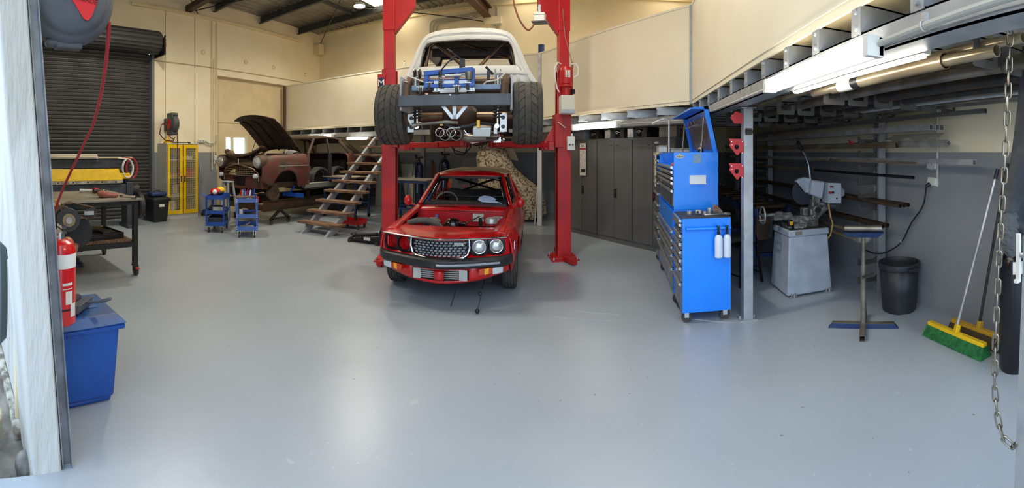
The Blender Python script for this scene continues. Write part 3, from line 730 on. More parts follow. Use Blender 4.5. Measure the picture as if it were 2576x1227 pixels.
# grille
gy = lambda x: nose_y(x) + .015
MB().grid([[(x, gy(x) + .05, z) for x in frange(-.29, .29, 13)] for z in (.48, .68)]).build('grille_back', mat('grille_back', (16, 16, 17), .7), RC)
g = MB(); gw = .29
for i in range(7):
    z = .515 + i * .0255
    for j in range(12):
        x0 = -gw + .02 + j * (2 * gw - .04) / 12 + (.012 if i % 2 else -.004); x1 = x0 + .038
        lim = gw * (1 - .13 * max(0, (.56 - z)) / .06)
        if abs(x0) > lim or abs(x1) > lim: continue
        g.hexa([(x0 + .006, gy(x0) + .0, z), (x1 - .006, gy(x1) + .0, z), (x1 - .006, gy(x1) + .045, z), (x0 + .006, gy(x0) + .045, z), (x0, gy(x0) + .022, z + .016), (x1, gy(x1) + .022, z + .016), (x1, gy(x1) + .045, z + .018), (x0, gy(x0) + .045, z + .018)])
g.build('grille_mesh', mat('grille_grey', (190, 194, 198), .3, metal=.35), RC, smooth=False, kind=None)
gb = MB()
for i in range(8):
    z = .505 + i * .0255; gb.tube([(x, gy(x) + .01, z) for x in frange(-.285, .285, 9)], .0035, 4)
for j in range(13):
    x = -.28 + j * .0467; gb.box(x - .0015, x + .0015, gy(x) + .01, gy(x) + .04, .5, .685)
gb.build('grille_bars', BLACK, RC, smooth=False)
p = [(-.30, .70), (-.305, .60), (-.285, .535), (-.24, .505), (0, .475), (.24, .505), (.285, .535), (.305, .60), (.30, .70)]
MB().tube([(x, gy(x) - .008, z) for x, z in p], .012, 8).build('grille_surround', CHROME, RC)
bd = MB().box(.155, .245, gy(.2) - .012, gy(.2) + .012, .628, .650).build('grille_badge', WHITE, RC, bevel=.002); MW[bd.name] = MW[RC.name]
text('MAZDA', .02, MW[RC.name] @ frame((.2, gy(.2) - .014, .639), (1, .0, 0), (0, 0, 1)), DARK, bd)
MB().box(.735, .742, -.50, -.46, .55, .63).box(.735, .742, -.46, -.42, .61, .63).build('side_badge', CHROME, RC, smooth=False)
# engine bay
MB().box(-.5, .5, -.26, .56, .28, .30).build('bay_floor', CARRED_IN, RC, smooth=False)
MB().box(-.55, .55, -.28, -.25, .3, .70).build('radiator_panel', CARRED_IN, RC, smooth=False)
fw = MB().box(-.60, .60, .55, .58, .28, .80)
for k in range(9): fw.box(-.36 + k * .05, -.34 + k * .05, .535, .55, .5, .66)
fw.box(-.56, .56, .5, .55, .60, .62)
fw.build('firewall', CARRED_IN, RC, smooth=False, bevel=.006)
# black distributor / cold start cluster, hoses and brackets
b = MB(); b.cyl((-.03, .1, .5), (-.03, .1, .63), .11, .09, 24); b.cyl((-.03, .1, .63), (-.03, .1, .66), .09, .05, 24); b.box(.04, .14, .04, .16, .5, .62); b.build('air_box', mat('gloss_black', (12, 12, 13), .12, coat=.8), RC, bevel=.01)
MB().cyl((-.30, .22, .52), (-.30, .22, .64), .05, None, 16).cyl((-.27, .2, .56), (-.22, .18, .62), .03).build('carburettor', ALU, RC)
MB().tube([(-.62 + .1, -.1, .62), (-.4, -.14, .66), (-.3, -.1, .66), (-.2, 0, .6), (-.1, .06, .5)], .035, 12).build('intake_hose', mat('hose_grey', (96, 92, 86), .6), RC)
MB().tube([(-.48, .4, .6), (-.4, .2, .66), (-.33, .25, .66), (-.3, .3, .6)], .012).tube([(-.45, .3, .7), (-.1, .35, .62), (.1, .42, .66), (.25, .45, .74)], .008).tube([(.3, .35, .74), (.36, .3, .7), (.36, .26, .6)], .008).build('wiring', RUBBER, RC)
MB().cyl((.27, .36, .52), (.27, .36, .73), .022, None, 12).cyl((.27, .36, .5), (.27, .36, .53), .03, None, 12).build('washer_pump', BLACK, RC)
MB().box(.15, .29, .515, .535, .66, .76).build('data_card', PAPER, RC, smooth=False)
MB().box(.42, .55, .46, .475, .64, .74).build('foil_card', mat('foil_card', (200, 196, 186), .4, metal=.4, rgb2=(150, 148, 140), nscale=40), RC, smooth=False)
MB().box(-.34, -.30, .48, .5, .64, .74).build('blue_relay', mat('relay_blue', (90, 120, 170), .5), RC)
MB().lathe([(.001, .70), (.06, .70), (.07, .68), (.07, .64)], (.45, -.05, 0), 'z', 20).build('tower_cap', ALU, RC)
MB().bar((-.05, .05, .52), (.4, .05, .53), .03, .02).bar((.2, .0, .54), (.4, .12, .55), .02, .02).build('steering_link', STEEL, RC)
# cowl with vents
rows = [[(x, y + .05 * (abs(x) / .62) ** 2, z - .015 * (abs(x) / .6) ** 2) for x in frange(-.66, .66, 17)] for y, z in ((.52, .795), (.56, .815), (.64, .83), (.76, .845))]
MB().grid(rows).build('cowl', CARRED, RC, solid=.01)
v = MB()
for x0, n in ((-.38, 22), (.08, 22)):
    v = MB()
    for k in range(n): v.box(x0 + k * .0145, x0 + k * .0145 + .007, .60, .645, .834, .838)
    v.build('cowl_vent', mat('vent_dark', (40, 8, 10), .7), RC, smooth=False)
# windscreen frame and pillars
A0, A1 = (.62, .74, .84), (.47, 1.22, 1.22)
for s in (-1, 1):
    MB().bar((s * A0[0], A0[1], A0[2]), (s * A1[0], A1[1], A1[2]), .05, .05).build('pillar', CARRED, RC, bevel=.01)
    MB().bar((s * (A0[0] - .035), A0[1] - .0, A0[2] + .01), (s * (A1[0] - .03), A1[1] - .01, A1[2] - .02), .03, .03).build('pillar_inner', BLACK, RC)
    MB().bar((s * .64, 1.68, .85), (s * .52, 1.72, 1.22), .05, .06).build('pillar', CARRED, RC, bevel=.01)
    MB().hexa([(s * .62, 2.35, .85), (s * .67, 2.35, .85), (s * .66, 2.75, .85), (s * .60, 2.75, .85), (s * .47, 2.1, 1.22), (s * .51, 2.1, 1.22), (s * .5, 2.35, 1.2), (s * .46, 2.35, 1.2)]).build('pillar', CARRED, RC, bevel=.01)
    MB().bar((s * .475, 1.2, 1.22), (s * .50, 2.2, 1.23), .04, .04).build('roof_gutter', CARRED, RC, bevel=.008)
    MB().tube([(s * .63, .95, .86), (s * .53, 1.28, 1.18), (s * .53, 1.62, 1.19), (s * .63, 1.62, .86), (s * .63, .95, .86)], .012, 6).build('window_frame', BLACK, RC)
    MB().tube([(s * .63, 1.74, .86), (s * .53, 1.76, 1.18), (s * .52, 2.1, 1.17), (s * .62, 2.36, .87), (s * .63, 1.74, .86)], .012, 6).build('window_frame', BLACK, RC)
    MB().box(s * .60, s * .66, .78, 2.6, .78, .85).build('door_top', CARRED, RC, bevel=.015)
    MB().ball((s * .755, .62, .90), .055, .05, .07).bar((s * .66, .68, .83), (s * .74, .64, .86), .02, .02).build('mirror', CARRED, RC)
# roof: red front edge, cream-gold top as in the photo's two-tone paint
def roofp(x, y):
    e = 1 - (abs(x) / .53) ** 4; f = (y - 1.2) / 1.15
    return 1.22 + .085 * max(e, 0) * math.sin(min(1, max(0, .12 + f * 1.1)) * PI * .62 + .25) ** .6
rows = [[(x, y + .0, roofp(x, y)) for x in frange(-.53, .53, 21)] for y in frange(1.30, 2.35, 14)]
GOLD = mat('roof_gold', (196, 180, 140), .3, metal=.25, coat=.4)
MB().grid(rows).build('roof', GOLD, RC, solid=.012)
rows = [[(x, y + .03 * (abs(x) / .5) ** 2, (roofp(x, 1.30) - 1.2) * f + 1.2) for x in frange(-.53, .53, 21)] for y, f in ((1.17, 0), (1.19, .35), (1.24, .72), (1.30, 1.0))]
MB().grid(rows).build('roof_header', CARRED, RC, solid=.012)
MB().bar((-.46, 1.21, 1.19), (.46, 1.21, 1.19), .05, .04).box(-.6, .6, .75, .79, .82, .86).build('screen_frame', BLACK, RC)
# interior
INT = mat('interior_black', (20, 20, 21), .75)
i = MB().box(-.62, .62, .6, 3.0, .2, .26).box(-.58, .58, 2.32, 2.38, .26, .84); i.build('cabin_floor', INT, RC, smooth=False)
rows = [[(x, y, z) for x in frange(-.58, .58, 9)] for y, z in ((.78, .835), (.9, .86), (1.04, .865), (1.08, .82), (1.08, .6))]
MB().grid(rows).build('dashboard', mat('dash_grey', (78, 74, 66), .85, rgb2=(60, 58, 54), nscale=9), RC, solid=.01)
MB().torus((0, 0, 0), .165, .012, 'z', 32, 8).build('steering_wheel', mat('wheel_grey', (110, 108, 104), .4), RC)
sw = bpy.data.objects['steering_wheel']; sw.location = (-.33, 1.14, .82); sw.rotation_euler = (math.radians(62), 0, 0)
MB().bar((-.17, 0, 0), (.17, 0, 0), .02, .01).bar((0, 0, 0), (0, -.17, 0), .02, .01).build('spokes', BLACK, sw)
cg = MB()
for s in (-1, 1):
    cg.tube([(s * .52, .85, .3), (s * .54, .9, .86), (s * .44, 1.25, 1.16), (s * .46, 1.75, 1.2), (s * .5, 1.76, .9), (s * .5, 1.76, .3)], .02, 10)
cg.tube([(-.46, 1.24, 1.14), (-.3, 1.22, 1.185), (.3, 1.22, 1.185), (.46, 1.24, 1.14)], .02, 10)
cg.tube([(-.44, 1.76, 1.2), (.44, 1.76, 1.2)], .02).tube([(-.43, 1.8, 1.17), (.43, 2.4, .86)], .02).tube([(.43, 1.8, 1.17), (-.43, 2.4, .86)], .02).tube([(-.5, 1.76, .85), (.5, 1.76, .85)], .015)
cg.build('roll_cage', mat('cage_black', (14, 14, 15), .3), RC)
MB().box(-.6, .6, 2.36, 2.8, .82, .85).build('parcel_shelf', INT, RC, smooth=False)
MB().box(-.56, .56, 2.02, 2.3, .3, .50).hexa([(-.56, 2.2, .5), (.56, 2.2, .5), (.56, 2.34, .5), (-.56, 2.34, .5), (-.54, 2.3, .93), (.54, 2.3, .93), (.54, 2.38, .93), (-.54, 2.38, .93)]).build('rear_seat', INT, RC, bevel=.03)
MB().box(-.3, -.2, 2.3, 2.32, .92, .99).build('red_panel', mat('pink_panel', (190, 90, 90), .6), RC)
MB().box(-.62, .62, 3.12, 3.2, .3, .80).build('tail_panel', CARRED, RC, bevel=.02)
MB().box(-.62, .62, 2.62, 3.14, .80, .835).build('boot_lid', CARRED, RC, bevel=.02)
MB().poly([(.16, .90, .90), (.22, .84, .875), (.32, .82, .868), (.50, .81, .862), (.40, .87, .89), (.42, .90, .91), (.33, .95, .94), (.24, .96, .95), (.18, .94, .93)]).build('paper_sheet', mat('pale_sheet', (190, 212, 245), .6), RC, solid=.003, smooth=False)
for s in (-1, 1): MB().bar((s * .56, .9, .87), (s * .53, .97, .97), .05, .012).build('blue_tape', mat('tape_blue', (50, 90, 170), .6), RC)
for s in (-1, 1):
    wheel(RC, s * .665, 0, .285, .285, .155, -s); wheel(RC, s * .65, 2.31, .285, .285, .155, -s)
    MB().box(s * .1, s * .6, -.03, .03, .2, .28).build('suspension_arm', BLACK, RC)
ul = MB().box(-.5, .5, -.5, 3.0, .2, .3).box(-.2, .2, -.3, 2.6, .17, .24); ul.build('underbody', INT, RC, smooth=False)
dl = MB().tube([(.18, -.5, .3), (.12, -.75, .02)], .005, 5).tube([(.45, -.55, .3), (.43, -.72, .2)], .006, 5).tube([(.43, -.72, .2), (.40, -.84, .03)], .004, 5).ball((.41, -.74, .16), .02).ball((.40, -.85, .03), .022)

each(dl, 'dangling_lead', BLACK, RC)
for _o in bpy.data.objects:                     # the engine ancillaries sit just under the bonnet line
    if _o.parent == RC and _o.name.split('.')[0] in ('air_box', 'carburettor', 'intake_hose', 'tower_cap', 'steering_link'): _o.location.z = .10
# ------------------------------------------------------------------ white pickup cab and chassis on the lift (rear towards the door)
UT = thing('pickup_truck', 'white primer pickup body with bare chassis and wide tyres raised on the red lift', 'pickup truck', (-1.6, 4.12, 1.63), .253)
AZ = .325                                     # axle height above the tyre bottoms
UW = mat('primer_white', (208, 206, 200), .55, rgb2=(196, 193, 184), nscale=2)
UIN = mat('under_body', (38, 36, 34), .6, rgb2=(58, 50, 44), nscale=6)
BLU_STEEL = mat('blue_grey_steel', (120, 138, 156), .45, metal=.3, rgb2=(100, 116, 132), nscale=5)
wheel(UT, -.70, 0, AZ, .325, .30, 1, 'slash', rr=.21)
wheel(UT, .70, 0, AZ, .325, .30, -1, 'slash', rr=.21)
wheel(UT, -.68, 2.72, AZ - .03, .30, .22, 1, 'slash', rr=.19)
wheel(UT, .68, 2.72, AZ - .03, .30, .22, -1, 'slash', rr=.19)
# cab shell: lofted rings of (half width, z) profile per station, window holes left open
CY0 = .74
def cabx(z):                                  # half width of the cab at height z
    return interp(((.70, .90), (.95, .76), (1.2, .655), (1.36, .58), (1.43, .49), (1.465, .31), (1.48, 0.0)), z)[0]
prof = []                                     # cab rear outline, from lower left over the roof
zs = [.70, .80, .95, 1.1, 1.25, 1.34, 1.39, 1.42, 1.445, 1.46, 1.468]
for z in zs: prof.append((-cabx(z), z))
for x in frange(-.26, .26, 7): prof.append((x, 1.475 - .012 * (x / .26) ** 2))
for z in reversed(zs): prof.append((cabx(z), z))
# window outline, same number of points, walked the same way round
WX, WB, WTP = .58, .95, 1.262
def winpt(i, n):
    f = i / (n - 1)
    # left side up, top across, right side down with rounded corners
    pts = [(-.60, .985), (-.585, 1.1), (-.56, 1.22), (-.515, 1.285), (-.42, 1.305), (-.2, 1.315), (0, 1.32), (.2, 1.315), (.42, 1.305), (.515, 1.285), (.56, 1.22), (.585, 1.1), (.60, .985)]
    g = f * (len(pts) - 1); k = min(int(g), len(pts) - 2); t = g - k
    return (pts[k][0] + (pts[k + 1][0] - pts[k][0]) * t, pts[k][1] + (pts[k + 1][1] - pts[k][1]) * t)
n = len(prof)
def cy(z): return CY0 + .10 * max(0, (z - .8)) ** 1.0 * .9          # rear face leans forward
rows = []
outer_s = [(x, cy(z) + .10, z) for x, z in prof]
mid_s = [(x * .985, cy(z) + .03, .70 + (z - .70) * .985) for x, z in prof]
edge = [(x * .94, cy(z), .70 + (z - .70) * .955) for x, z in prof]
win = [(winpt(i, n)[0], cy(winpt(i, n)[1]) + .0, winpt(i, n)[1]) for i in range(n)]
def mixr(a, b, f, dy=0): return [(p[0] + (q[0] - p[0]) * f, p[1] + (q[1] - p[1]) * f + dy, p[2] + (q[2] - p[2]) * f) for p, q in zip(a, b)]
lip = [(x * .985, y + .025, z - .008 * (1 if z > 1.1 else -1)) for x, y, z in win]
cab = MB().grid([outer_s, mid_s, edge, mixr(edge, win, .3, -.008), mixr(edge, win, .55, .004), mixr(edge, win, .8, -.006), win, lip])
# panel under the window
rows = []
for z, dy in ((.985, .025), (.975, .0), (.93, -.015), (.88, -.015), (.86, 0), (.80, 0), (.70, 0)):
    hwid = .60 if z > .96 else (.60 if z > .9 else min(cabx(z) * .94, .76))
    rows.append([(x, cy(z) + dy, z) for x in frange(-hwid, hwid, 15)])
cab.grid(rows)
for s in (-1, 1):                             # fill between window foot and the flank
    cab.grid([[(s * .60, cy(.97), .985), (s * .64, cy(.97), .97), (s * cabx(.97) * .94, cy(.97), .97)], [(s * .60, cy(.86) - .01, .86), (s * .65, cy(.86), .86), (s * cabx(.86) * .94, cy(.86), .86)], [(s * .6, cy(.70), .70), (s * .7, cy(.70), .70), (s * cabx(.70) * .94, cy(.7), .70)]])
cab.build('cab_rear_panel', UW, UT, solid=.012)
# roof and sides going forward
roof = MB(); rws = []
for y in frange(0, 1.05, 10):
    k = 1 - .05 * (y / 1.05) ** 2
    rws.append([(x * k, cy(z) + .10 + y, z - .05 * (y / 1.05) ** 3 * (z > 1.3)) for x, z in prof[4:-4]])
roof.grid(rws); roof.build('roof_skin', UW, UT, solid=.01)
MB().grid([[(x * .97, CY0 + .13 + y, 1.41 - .012 * (x / .5) ** 2) for x in frange(-.5, .5, 9)] for y in frange(0, 1.1, 5)]).build('headliner', UIN, UT, solid=.01)
for s in (-1, 1):
    MB().hexa([(s * .80, CY0 + .1, .70), (s * .76, CY0 + .1, .70), (s * .76, CY0 + .22, .70), (s * .80, CY0 + .22, .70), (s * .60, cy(1.2) + .1, 1.25), (s * .56, cy(1.2) + .1, 1.25), (s * .56, cy(1.2) + .2, 1.25), (s * .60, cy(1.2) + .2, 1.25)]).build('rear_pillar', UW, UT, bevel=.01)
    MB().bar((s * .74, CY0 + 1.45, .80), (s * .52, CY0 + 1.2, 1.38), .06, .07).build('windscreen_pillar', UIN, UT, bevel=.01)
    MB().box(s * .76, s * .84, CY0 + .3, CY0 + 1.5, .45, .80).build('door_skin', UW, UT, bevel=.03)
    MB().bar((s * .68, CY0 + .3, .86), (s * .58, CY0 + .4, 1.32), .04, .05).build('door_frame', BLACK, UT, bevel=.01)
    MB().hexa([(s * .90, CY0 + .1, .70), (s * .84, CY0 + .08, .70), (s * .80, CY0 + .6, .5), (s * .86, CY0 + .6, .5), (s * .74, CY0 + .2, .98), (s * .68, CY0 + .18, .98), (s * .70, CY0 + .6, .8), (s * .76, CY0 + .6, .8)]).build('flank', UW, UT, bevel=.03)
    MB().box(s * .55, s * .60, CY0 + .5, CY0 + .62, 1.33, 1.40).build('gutter_bracket', RUST, UT)
MB().bar((-.5, CY0 + 1.18, 1.37), (.5, CY0 + 1.18, 1.37), .08, .09).build('windscreen_header', UIN, UT, bevel=.01)
MB().box(-.55, .55, CY0 + .62, CY0 + .66, 1.24, 1.36).build('cross_panel', UIN, UT, bevel=.01)
MB().bar((-.74, CY0 + 1.42, .82), (.74, CY0 + 1.42, .82), .1, .08).build('dash_rail', UIN, UT)
# bare roll cage tubes
rc = MB(); R_ = .022
rc.tube([(-.47, CY0 + .28, 1.36), (.06, CY0 + .1, .90)], R_).tube([(.47, CY0 + .28, 1.37), (.06, CY0 + .1, .90)], R_)
rc.tube([(-.62, CY0 + .3, .80), (-.52, CY0 + .3, 1.3), (-.4, CY0 + .3, 1.385), (.42, CY0 + .3, 1.385), (.53, CY0 + .3, 1.28), (.63, CY0 + .3, .80)], R_)
rc.tube([(-.12, CY0 + .5, 1.38), (.36, CY0 + .7, 1.26), (.51, CY0 + .5, 1.18)], R_)
rc.build('roll_cage', BROWNPIPE, UT)
# chassis
MB().box(-.53, .53, -.52, -.44, .355, .46).build('rear_crossmember', mat('crossmember_grey', (82, 84, 86), .45, metal=.3, rgb2=(72, 74, 76), nscale=5), UT, bevel=.006, smooth=False)
each(MB().cyl((-.49, -.522, .465), (-.49, -.53, .465), .008).cyl((-.33, -.522, .462), (-.33, -.53, .462), .007).cyl((.49, -.522, .462), (.49, -.53, .462), .008), 'bolt_hole', BLACK, UT)
MB().cyl((-.03, -.522, .452), (-.03, -.526, .452), .008).build('stud', WHITE, UT)
MB().box(-.43, .50, -.40, -.33, .515, .57).build('upper_cross_tube', BLU_STEEL, UT, bevel=.008, smooth=False)
MB().box(-.2, .19, -.44, -.40, .49, .60).box(-.2, .19, -.5, -.40, .488, .494).build('drilled_plate', ALU, UT, smooth=False)
dh = MB()
for i in range(2):
    for j in range(6): dh.cyl((-.17 + j * .067, -.441, .51 + i * .02), (-.17 + j * .067, -.443, .51 + i * .02), .005, None, 8)
dh.build('rivet_holes', BLACK, UT, kind=None)['kind'] = 'stuff'
MB().cyl((-.48, -.05, .655), (.52, -.05, .655), .045, None, 18).build('cross_tube', BROWNPIPE, UT)
MB().cyl((-.5, .15, .60), (.5, .15, .60), .03, None, 14).build('cross_tube', BROWNPIPE, UT)
for s in (-1, 1):
    MB().tube([(s * .47, -.46, .44), (s * .475, -.42, .55), (s * .49, -.2, .66), (s * .5, .1, .70), (s * .5, .4, .60), (s * .48, .8, .40), (s * .42, 1.6, .32), (s * .42, 3.2, .32)], .042, 8).build('chassis_rail', RUST, UT, smooth=False)
    MB().box(s * .53, s * .545, -.4, .5, .33, .66).build('tub_panel', mat('tub_grey', (176, 180, 184), .5), UT, smooth=False)
    # shock towers with brackets and coil-overs
    for q in (-.02, .03): MB().box(s * .40 + q - .006, s * .40 + q + .006, -.36, -.28, .57, .72).build('shock_bracket', BROWNPIPE if s < 0 else STEEL, UT, smooth=False)
    MB().cyl((s * .405, -.32, .56), (s * .405, -.32, .66), .025, None, 12).build('damper_top', ALU, UT)
    MB().cyl((s * .40, -.27, .20), (s * .40, -.27, .40), .013, None, 10).build('damper_rod', CHROME, UT)
    sp = []
    for k in range(60):
        a = k * .55; sp.append((s * .40 + .042 * math.cos(a), -.27 + .042 * math.sin(a), .24 + k * .0026))
    MB().tube(sp, .007, 6).build('coil_spring', BLACK, UT)
    bk = MB().box(s * .46 - .035, s * .46 + .03, -.29, -.28, .12, .30); bk.build('lower_bracket', ALU, UT, smooth=False)
    each(MB().cyl((s * .455, -.291, .26), (s * .455, -.294, .26), .02).cyl((s * .455, -.291, .17), (s * .455, -.294, .17), .02), 'bracket_hole', BLACK, UT)
    MB().lathe([(.001, -.012), (.024, -.012), (.024, .012), (.001, .012)], (s * .395, -.31, .175), 'y', 16).build('rod_eye', CHROME, UT)
each(MB().torus((-.41, -.31, .70), .04, .006, 'x').torus((-.36, -.31, .70), .04, .006, 'x'), 'reel_disc', DARK, UT)
MB().tube([(-.46, -.42, .60), (-.52, -.42, .62), (-.46, -.44, .66), (-.36, -.42, .62), (-.26, -.4, .58)], .007).build('white_hose', mat('hose_white', (200, 196, 184), .4), UT)
MB().tube([(.26, -.38, .56), (.30, -.4, .59), (.40, -.42, .60), (.47, -.4, .66), (.42, -.36, .69)], .007).build('white_hose', mat('hose_white', (200, 196, 184), .4), UT)
MB().box(.30, .33, -.36, -.33, .62, .70).cyl((.29, -.36, .74), (.36, -.34, .67), .012).build('brake_fitting', BLACK, UT)
# axle, diff, exhaust, sway bar
MB().cyl((-.55, .0, .30), (.55, .0, .30), .045, None, 16).build('axle_tube', BROWNPIPE, UT)
MB().ball((0, .02, .30), .20, .16, .14, 20, 12).build('differential', RUST, UT)
MB().tube([(-.42, -.33, .19), (-.1, -.34, .215), (.02, -.35, .205)], .016, 10).cyl((-.44, -.34, .185), (-.40, -.33, .19), .024).build('panhard_rod', STEEL, UT)
sw = MB().tube([(-.14, -.30, .20), (.0, -.34, .155), (.12, -.32, .175), (.22, -.29, .205), (.38, -.25, .19), (.44, -.2, .13)], .017, 10); sw.build('sway_bar', BLACK, UT)
each(MB().box(-.16, -.13, -.33, -.27, .18, .22).box(.20, .23, -.32, -.26, .16, .23), 'clamp', BRASS, UT)
vb = MB().prism([(-.10, .37), (-.14, .37), (-.03, .235), (.03, .235), (.14, .37), (.10, .37), (.02, .275), (-.02, .275)], (0, -.45, 0), (1, 0, 0), (0, 0, 1), (0, .012, 0)); vb.box(-.018, .018, -.45, -.438, .235, .37)
vb.build('v_bracket', ALU, UT, smooth=False)
for x in (-.155, -.045):
    MB().pipe((x, -.36, .115), (x - .0, -.20, .13), .042, .038, 22).torus((x, -.36, .115), .042, .004, 'y').build('exhaust_tip', CHROME, UT)
    MB().pipe((x + .04, -.30, .09), (x + .06, -.05, .10), .056, .05, 22).build('exhaust_pipe', STEEL, UT)
MB().tube([(.0, -.1, .09), (.1, -.12, .06), (.25, -.1, .07), (.36, .1, .09), (.36, .8, .12)], .045, 14).build('exhaust_pipe', STEEL, UT)
MB().tube([(.07, -.25, .14), (.1, -.25, .10), (.14, -.25, .10), (.16, -.22, .16), (.2, -.2, .2)], .009).build('brake_line', CHROME, UT)
MB().hexa([(.16, -.27, .075), (.33, -.27, .075), (.33, -.15, .09), (.16, -.15, .09), (.16, -.29, .16), (.34, -.29, .16), (.34, -.15, .20), (.16, -.15, .20)]).box(.36, .40, -.25, -.18, .10, .2).build('silver_box', mat('silver_box', (196, 196, 190), .35, metal=.5), UT, smooth=False, bevel=.006)
MB().bar((-.40, -.2, .28), (-.47, -.26, .18), .05, .04).bar((-.47, -.28, .18), (-.53, -.26, .30), .05, .03).build('trailing_arm', RUST, UT)
text('ridetech', .024, MW[UT.name] @ frame((.0, -.364, .158), (1, 0, 0), (0, 0, 1)), WHITE, UT, 'bar_lettering')
# floor pan and front underside
MB().box(-.72, .72, CY0 + .0, 3.25, .34, .44).box(-.5, .5, .25, CY0, .30, .46).build('floor_pan', UIN, UT, smooth=False, bevel=.01)
MB().box(-.15, .15, 1.0, 2.4, .12, .34).ball((0, 2.6, .2), .22, .3, .18).build('gearbox', UIN, UT)
MB().cyl((-.6, 2.72, .22), (.6, 2.72, .22), .03).bar((-.55, 2.5, .12), (.55, 2.5, .12), .06, .05).bar((-.5, 2.6, .25), (-.1, 2.4, .1), .05, .04).bar((.5, 2.6, .25), (.1, 2.4, .1), .05, .04).build('front_suspension', UIN, UT)
MB().tube([(-.2, 1.2, .12), (-.24, 1.1, .0), (-.18, 1.0, -.1), (-.08, 1.05, -.12), (.0, 1.15, -.02), (.02, 1.2, .12)], .01, 6).tube([(-.15, 1.2, .12), (-.2, 1.0, -.05), (-.06, 1.1, -.09), (-.02, 1.2, .1)], .008, 6).tube([(.12, 1.0, .1), (.13, 1.0, -.03), (.16, 1.0, -.03), (.16, 1.0, .1)], .008, 6).build('hanging_wires', BLACK, UT)
MB().tube([(.05, -.05, .05), (.14, -.1, .02), (.24, -.08, .04), (.3, -.02, .06)], .016).build('steel_strap', CHROME, UT)
MB().box(.34, .42, .3, .5, .03, .09).ball((.42, .45, .06), .05, .06, .03).build('polished_fitting', CHROME, UT)
MB().box(-.5, .5, 3.2, 3.3, .3, .7).build('radiator_support', UIN, UT)

# blue wheeled dolly lying on the chassis
DB = mat('dolly_blue', (40, 92, 176), .4, rgb2=(34, 80, 160), nscale=6)
D = thing('wheel_dolly', 'blue foot-pedal car dolly lying upside on the pickup chassis, castors hanging', 'dolly', tuple(MW[UT.name] @ Vector((-.03, -.47, 2.10 - 1.63))), .253)
D.scale = (1, 1, .66)
f = MB().bar((-.26, .02, .30), (.21, .02, .34), .06, .065).bar((-.26, .02, .12), (.22, .02, .12), .05, .05).bar((-.22, .10, .2), (.2, .10, .2), .06, .06); f.box(-.26, -.22, 0, .1, .12, .33).box(.18, .22, 0, .1, .12, .36).box(.03, .07, -.0, .08, .12, .33)
f.build('frame', DB, D, smooth=False, bevel=.004)
MB().cyl((-.05, -.03, .245), (.1, -.03, .252), .022, None, 14).build('roller', ALU, D)
MB().cyl((-.1, -.02, .04), (.15, -.02, .045), .014, None, 12).cyl((-.1, -.02, .015), (.15, -.02, .02), .014, None, 12).build('roller', ALU, D)
for i, (x, z, y) in enumerate(((-.285, .125, -.03), (-.21, .20, .03), (.06, .13, -.03), (.155, .18, .02))):
    MB().lathe([(.001, -.014), (.036, -.014), (.046, -.008), (.046, .008), (.036, .014), (.001, .014)], (x, y, (z - .09) * .66), 'x', 22).build('castor_wheel', RUBBER, D).scale = (1, 1, 1.515)
    MB().box(x - .02, x - .015, y - .015, y + .015, z - .09, z - .03).box(x + .015, x + .02, y - .015, y + .015, z - .09, z - .03).box(x - .035, x + .035, y - .03, y + .03, z - .035, z - .025).ball((x, y, z - .015), .012).build('castor_fork', ALU, D)
MB().cyl((-.1, -.02, .08), (-.1, -.02, .32), .016, None, 10).tube([(-.1, -.02, .32), (-.02, -.04, .44), (.05, -.05, .51)], .008).cyl((.0, -.045, .46), (.055, -.05, .515), .016, None, 8).build('pedal_lever', DARK, D)
MB().cyl((.09, .02, .36), (.09, .02, .42), .014).tube([(.1, .02, .4), (.09, .03, .5), (-.02, .03, .62)], .008).cyl((.0, .03, .60), (-.04, .03, .65), .014, None, 8).box(.08, .13, .01, .03, .38, .50).build('pedal_lever', DARK, D)
MB().cyl((.17, -.02, .19), (.17, -.02, .30), .03, .038, 14).build('cylinder', STEEL, D)
sp = [(-.1 + .017 * math.cos(k * .6), -.02 + .017 * math.sin(k * .6), .14 + k * .0022) for k in range(50)]
MB().tube(sp, .004, 5).build('spring', ALU, D)
# ------------------------------------------------------------------ rusty sedan body on a jig (nose towards the door, parallel to the left wall)
OS = thing('rusty_sedan', 'stripped rusty brown vintage sedan body with raised bonnet on a steel jig', 'car', (-7.23, 5.75, .55))
OM = bpy.data.materials.new('patina'); OM.use_nodes = True
def patina(m, cols):
    nt = m.node_tree; N = nt.nodes; L = nt.links; b = N['Principled BSDF']; tc = N.new('ShaderNodeTexCoord')
    n = N.new('ShaderNodeTexNoise'); n.inputs['Scale'].default_value = 2.4; n.inputs['Detail'].default_value = 8; n.inputs['Roughness'].default_value = .65; L.new(tc.outputs['Object'], n.inputs['Vector'])
    r = N.new('ShaderNodeValToRGB'); e = r.color_ramp.elements; e[0].position = .3; e[1].position = .72
    e[0].color = lin(cols[0]); e[1].color = lin(cols[-1])
    for i, c in enumerate(cols[1:-1]): q = e.new(.3 + .42 * (i + 1) / (len(cols) - 1)); q.color = lin(c)
    L.new(n.outputs[0], r.inputs[0]); L.new(r.outputs[0], b.inputs['Base Color']); b.inputs['Roughness'].default_value = .55; b.inputs['Metallic'].default_value = .15
patina(OM, [(48, 40, 38), (84, 64, 50), (104, 50, 44), (82, 68, 54), (44, 42, 46)])
OB = mat('patina_brown', (94, 74, 56), .6, metal=.15, rgb2=(72, 56, 46), nscale=5)
OD = mat('patina_dark', (50, 38, 34), .65, metal=.2, rgb2=(34, 30, 32), nscale=5)
OI = mat('old_inside', (34, 29, 27), .8)
zt_ = TB((0, .80), (.2, .90), (.5, .935), (1.4, .955), (3.2, .97), (3.9, .93), (4.5, .78))
